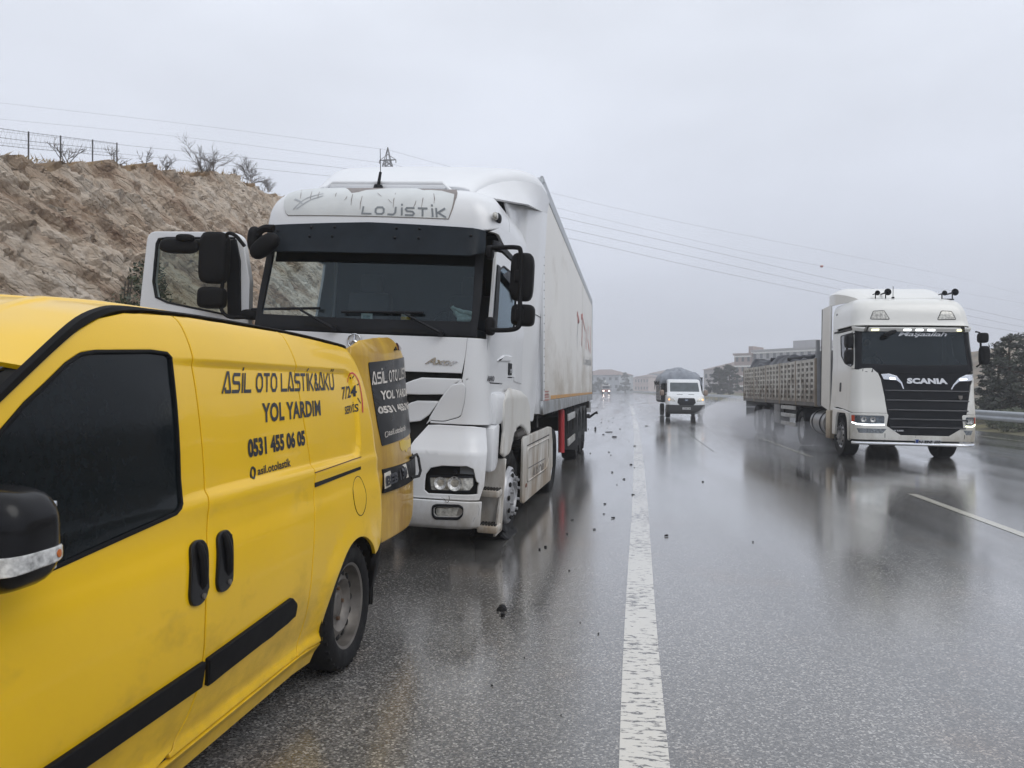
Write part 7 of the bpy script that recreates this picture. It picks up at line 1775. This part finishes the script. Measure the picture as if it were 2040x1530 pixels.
def tz2(x, y):
    e = max(0, 1 - (abs(x) / 1.14) ** 2.2) * (max(0, 1 - (abs(y) / 1.86) ** 6) ** .5); w_ = .22 * abs(noise.noise(Vector((x * 2.2 + y, y * 2.0, 1)))) + .06 * fbm(Vector((x * 4, y * 3, 2)), 3)
    return .04 + .46 * e + w_ * (.4 + e) - .32 * sstep(1.06, 1.14, abs(x)) - .32 * sstep(1.76, 1.86, abs(y))
tarp_mesh([-1.14 + 2.28 * i / 40 for i in range(41)], [-1.86 + 3.72 * i / 50 for i in range(51)], tz2, 'sheet', tt, GT)
MB().tube(spl([(-1.15, -1.6, -.15), (-1.18, -.8, -.25), (-1.16, 0, -.12), (-1.18, .8, -.25), (-1.15, 1.7, -.1)], 5), .03, 6).build('tie_rope', BLK, tt)

# ================================================================== FAR LORRY WITH ITS LAMPS ON
fx = (-6.15 , 226)
fl_t = Thing('far_lorry', 'small distant lorry coming round the bend with its headlamps lit', 'lorry', (fx[0], fx[1], 0), 5, 0)
MB().box((0, .9, 1.75), (2.3, 1.7, 2.2), bev=.15).build('cab_shell', mat('far pale cab', (.5, .5, .5), .5), fl_t)
MB().box((0, .04, 2.0), (2.1, .05, .75), bev=.02).build('windscreen', GRB, fl_t)
MB().box((0, .03, 2.80), (1.1, .1, .22), bev=.03).build('roof_sign', GREYP, fl_t)
MB().box((0, 4.5, 1.9), (2.4, 5.4, 1.9), bev=.05).build('load_body', mat('far grey body', (.25, .22, .20), .7), fl_t)
MB().box((0, .02, .98), (2.35, .12, .75), bev=.05).build('front_bumper', mat('far red bumper', (.30, .07, .05), .5), fl_t)
HLT = mat('lit headlamp', (1, 1, .9), .3, emit=(1.0, .93, .80, 12))
for x in (-.80, .80): MB().ell((x, -.08, .92), (.17, .06, .15), 2.2, 14, 8).build('headlight', HLT, fl_t)
for x in (-.95, .95):
    for y in (1.2, 5.5, 6.6): MB().lathe([(.2, -.13), (.48, -.13), (.48, .13), (.2, .13)], (x, y, .48), 'x', 18).build('wheel', RUB, fl_t)

# ================================================================== TYRE DEBRIS ON THE ROAD
def shard(L_, W_, H_, seed):
    random.seed(seed); bm = bmesh.new(); n = 7; P = []
    for i in range(n):
        a = 2 * math.pi * i / n; r = random.uniform(.6, 1.1); P.append((math.cos(a) * L_ * r, math.sin(a) * W_ * r))
    A = [bm.verts.new((x, y, 0)) for x, y in P]; B = [bm.verts.new((x * random.uniform(.6, .95), y * .8, H_ * random.uniform(.5, 1.4))) for x, y in P]
    bm.faces.new(A[::-1]); bm.faces.new(B)
    for i in range(n): bm.faces.new((A[i], A[(i + 1) % n], B[(i + 1) % n], B[i]))
    me = bpy.data.meshes.new('rubber_fragment'); bm.to_mesh(me); bm.free(); me.materials.append(RUB); return me
def frag(me, p, rz, s, label, grp='rubber fragments strewn on the wet shoulder'):
    o = bpy.data.objects.new('rubber_fragment', me); C.objects.link(o); o.location = p; o.rotation_euler = (0, 0, rz); o.scale = (s, s, s); tag(o, label, 'debris', grp); return o
big = shard(.055, .035, .025, 1); o = frag(big, ground(1000, 1215, .005), .4, 1, 'large curled rubber fragment lying right of the van rear wheel')
frag(shard(.03, .02, .015, 2), ground(1001, 1226, .005), 1.4, 1, 'small fragment touching the large curled rubber fragment')
frag(shard(.028, .02, .012, 3), ground(1328, 1068, .005), .2, 1, 'lone black fragment in the lane just right of the edge line')
frag(shard(.11, .035, .02, 4), ground(1288, 849, .005), .0, 1, 'flat black fragment in the lane beyond the edge line below the pickup')
frag(shard(.15, .035, .02, 5), ground(1213, 861, .005), .0, 1, 'longest flat black strip on the shoulder right of the trailer tail')
frag(shard(.10, .04, .03, 6), ground(1223, 871, .005), .1, 1, 'thick dark chunk just below the longest flat black strip')
frag(shard(.06, .05, .09, 7), ground(1186, 856, .005), .3, 1, 'upright jagged chunk on the shoulder beside the trailer tail')
kinds = [shard(.03, .018, .014, 20 + k) for k in range(5)]
PXS = [(1190, 812), (1222, 815), (1237, 812), (1203, 827), (1200, 828), (1252, 817), (1214, 820), (1245, 830), (1240, 834), (1217, 833), (1222, 833), (1229, 833), (1213, 839), (1192, 837), (1199, 836), (1198, 842), (1195, 842), (1220, 842), (1234, 825), (1207, 821), (1172, 855), (1181, 853), (1202, 866), (1253, 864), (1235, 855), (1210, 853), (1247, 878), (1253, 879), (1267, 889), (1264, 889), (1195, 875), (1172, 875), (1176, 903), (1207, 915), (1213, 901), (1217, 907), (1218, 910), (1208, 908), (1153, 929), (1220, 941), (1243, 955), (1300, 923), (1257, 926), (1188, 941), (1238, 990), (1261, 986), (1172, 1020), (1203, 1024), (1223, 1038), (1222, 1032), (1205, 1004), (1205, 994), (1184, 1055), (1161, 1058), (1140, 1036), (1130, 1064), (1183, 945), (1229, 966), (1262, 909), (1264, 932), (1087, 1090), (1060, 1138), (1134, 1137), (1164, 1140), (1002, 1138), (1192, 1263), (912, 1378), (980, 1366), (1083, 1475), (1118, 1425), (1156, 1240), (1102, 1210), (1045, 1310), (1210, 1300), (1075, 1095), (1400, 960), (1345, 1190), (1500, 1080)]
random.seed(99)
for i, (px, py) in enumerate(PXS):
    if i % 5 in (1, 3) or (i % 7 == 2 and py < 1000): continue
    p = ground(px, py, .003); k = random.uniform(.35, .75) * (1 + p.y * .03)
    frag(kinds[i % 5], p, random.uniform(0, 6.3), k if py < 1100 else k * .5, 'tiny black rubber crumb, one of the many strewn over the wet road')

# ================================================================== SPRAY THROWN UP BY THE MOVING LORRY
def mist_mat(dn, nm):
    m = bpy.data.materials.new(nm); m.use_nodes = True; t = m.node_tree; t.nodes.remove(t.nodes['Principled BSDF'])
    pv = N(t, 'ShaderNodeVolumePrincipled'); pv.inputs['Color'].default_value = (.95, .96, 1, 1); pv.inputs['Density'].default_value = dn
    t.links.new(pv.outputs[0], t.nodes['Material Output'].inputs['Volume']); return m
def spray(lumps, dn):
    for k, (c, r) in enumerate(lumps):
        bm = bmesh.new(); bmesh.ops.create_icosphere(bm, subdivisions=3, radius=1)
        for v in bm.verts:
            d = v.co.copy(); s_ = 1 + .22 * fbm(d * 1.6 + Vector((k * 3.1, 0, 0)), 3); v.co = Vector((c[0] + d.x * r[0] * s_, c[1] + d.y * r[1] * s_, max(.012, c[2] + d.z * r[2] * s_)))
        me = bpy.data.meshes.new('tyre_spray'); bm.to_mesh(me); bm.free(); o = link('tyre_spray', me, mist_mat(dn, 'spray')); o['kind'] = 'stuff'
spray([((4.6, 21.2, .1), (.55, 2.6, .55))], .30)
spray([((4.4, 25.5, .1), (1.0, 4.0, .75))], .28)
spray([((4.4, 32, .15), (1.5, 6.0, 1.05))], .20)
spray([((1.5, 46, .1), (.8, 4.5, .5))], .05)
# ================================================================== MIST IN THE AIR
bm = bmesh.new(); bmesh.ops.create_cube(bm, size=1)
for v in bm.verts: v.co = Vector((v.co.x * 1000, v.co.y * 900 + 350, v.co.z * 48 + 22.5))
me = bpy.data.meshes.new('haze'); bm.to_mesh(me); bm.free()
hz_ = link('haze', me, None); hz_['kind'] = 'stuff'
m = bpy.data.materials.new('rain mist'); m.use_nodes = True; t = m.node_tree
t.nodes.remove(t.nodes['Principled BSDF']); pv = N(t, 'ShaderNodeVolumePrincipled')
pv.inputs['Color'].default_value = (.93, .95, 1.0, 1); pv.inputs['Density'].default_value = .0018
t.links.new(pv.outputs[0], t.nodes['Material Output'].inputs['Volume'])
me.materials.append(m)
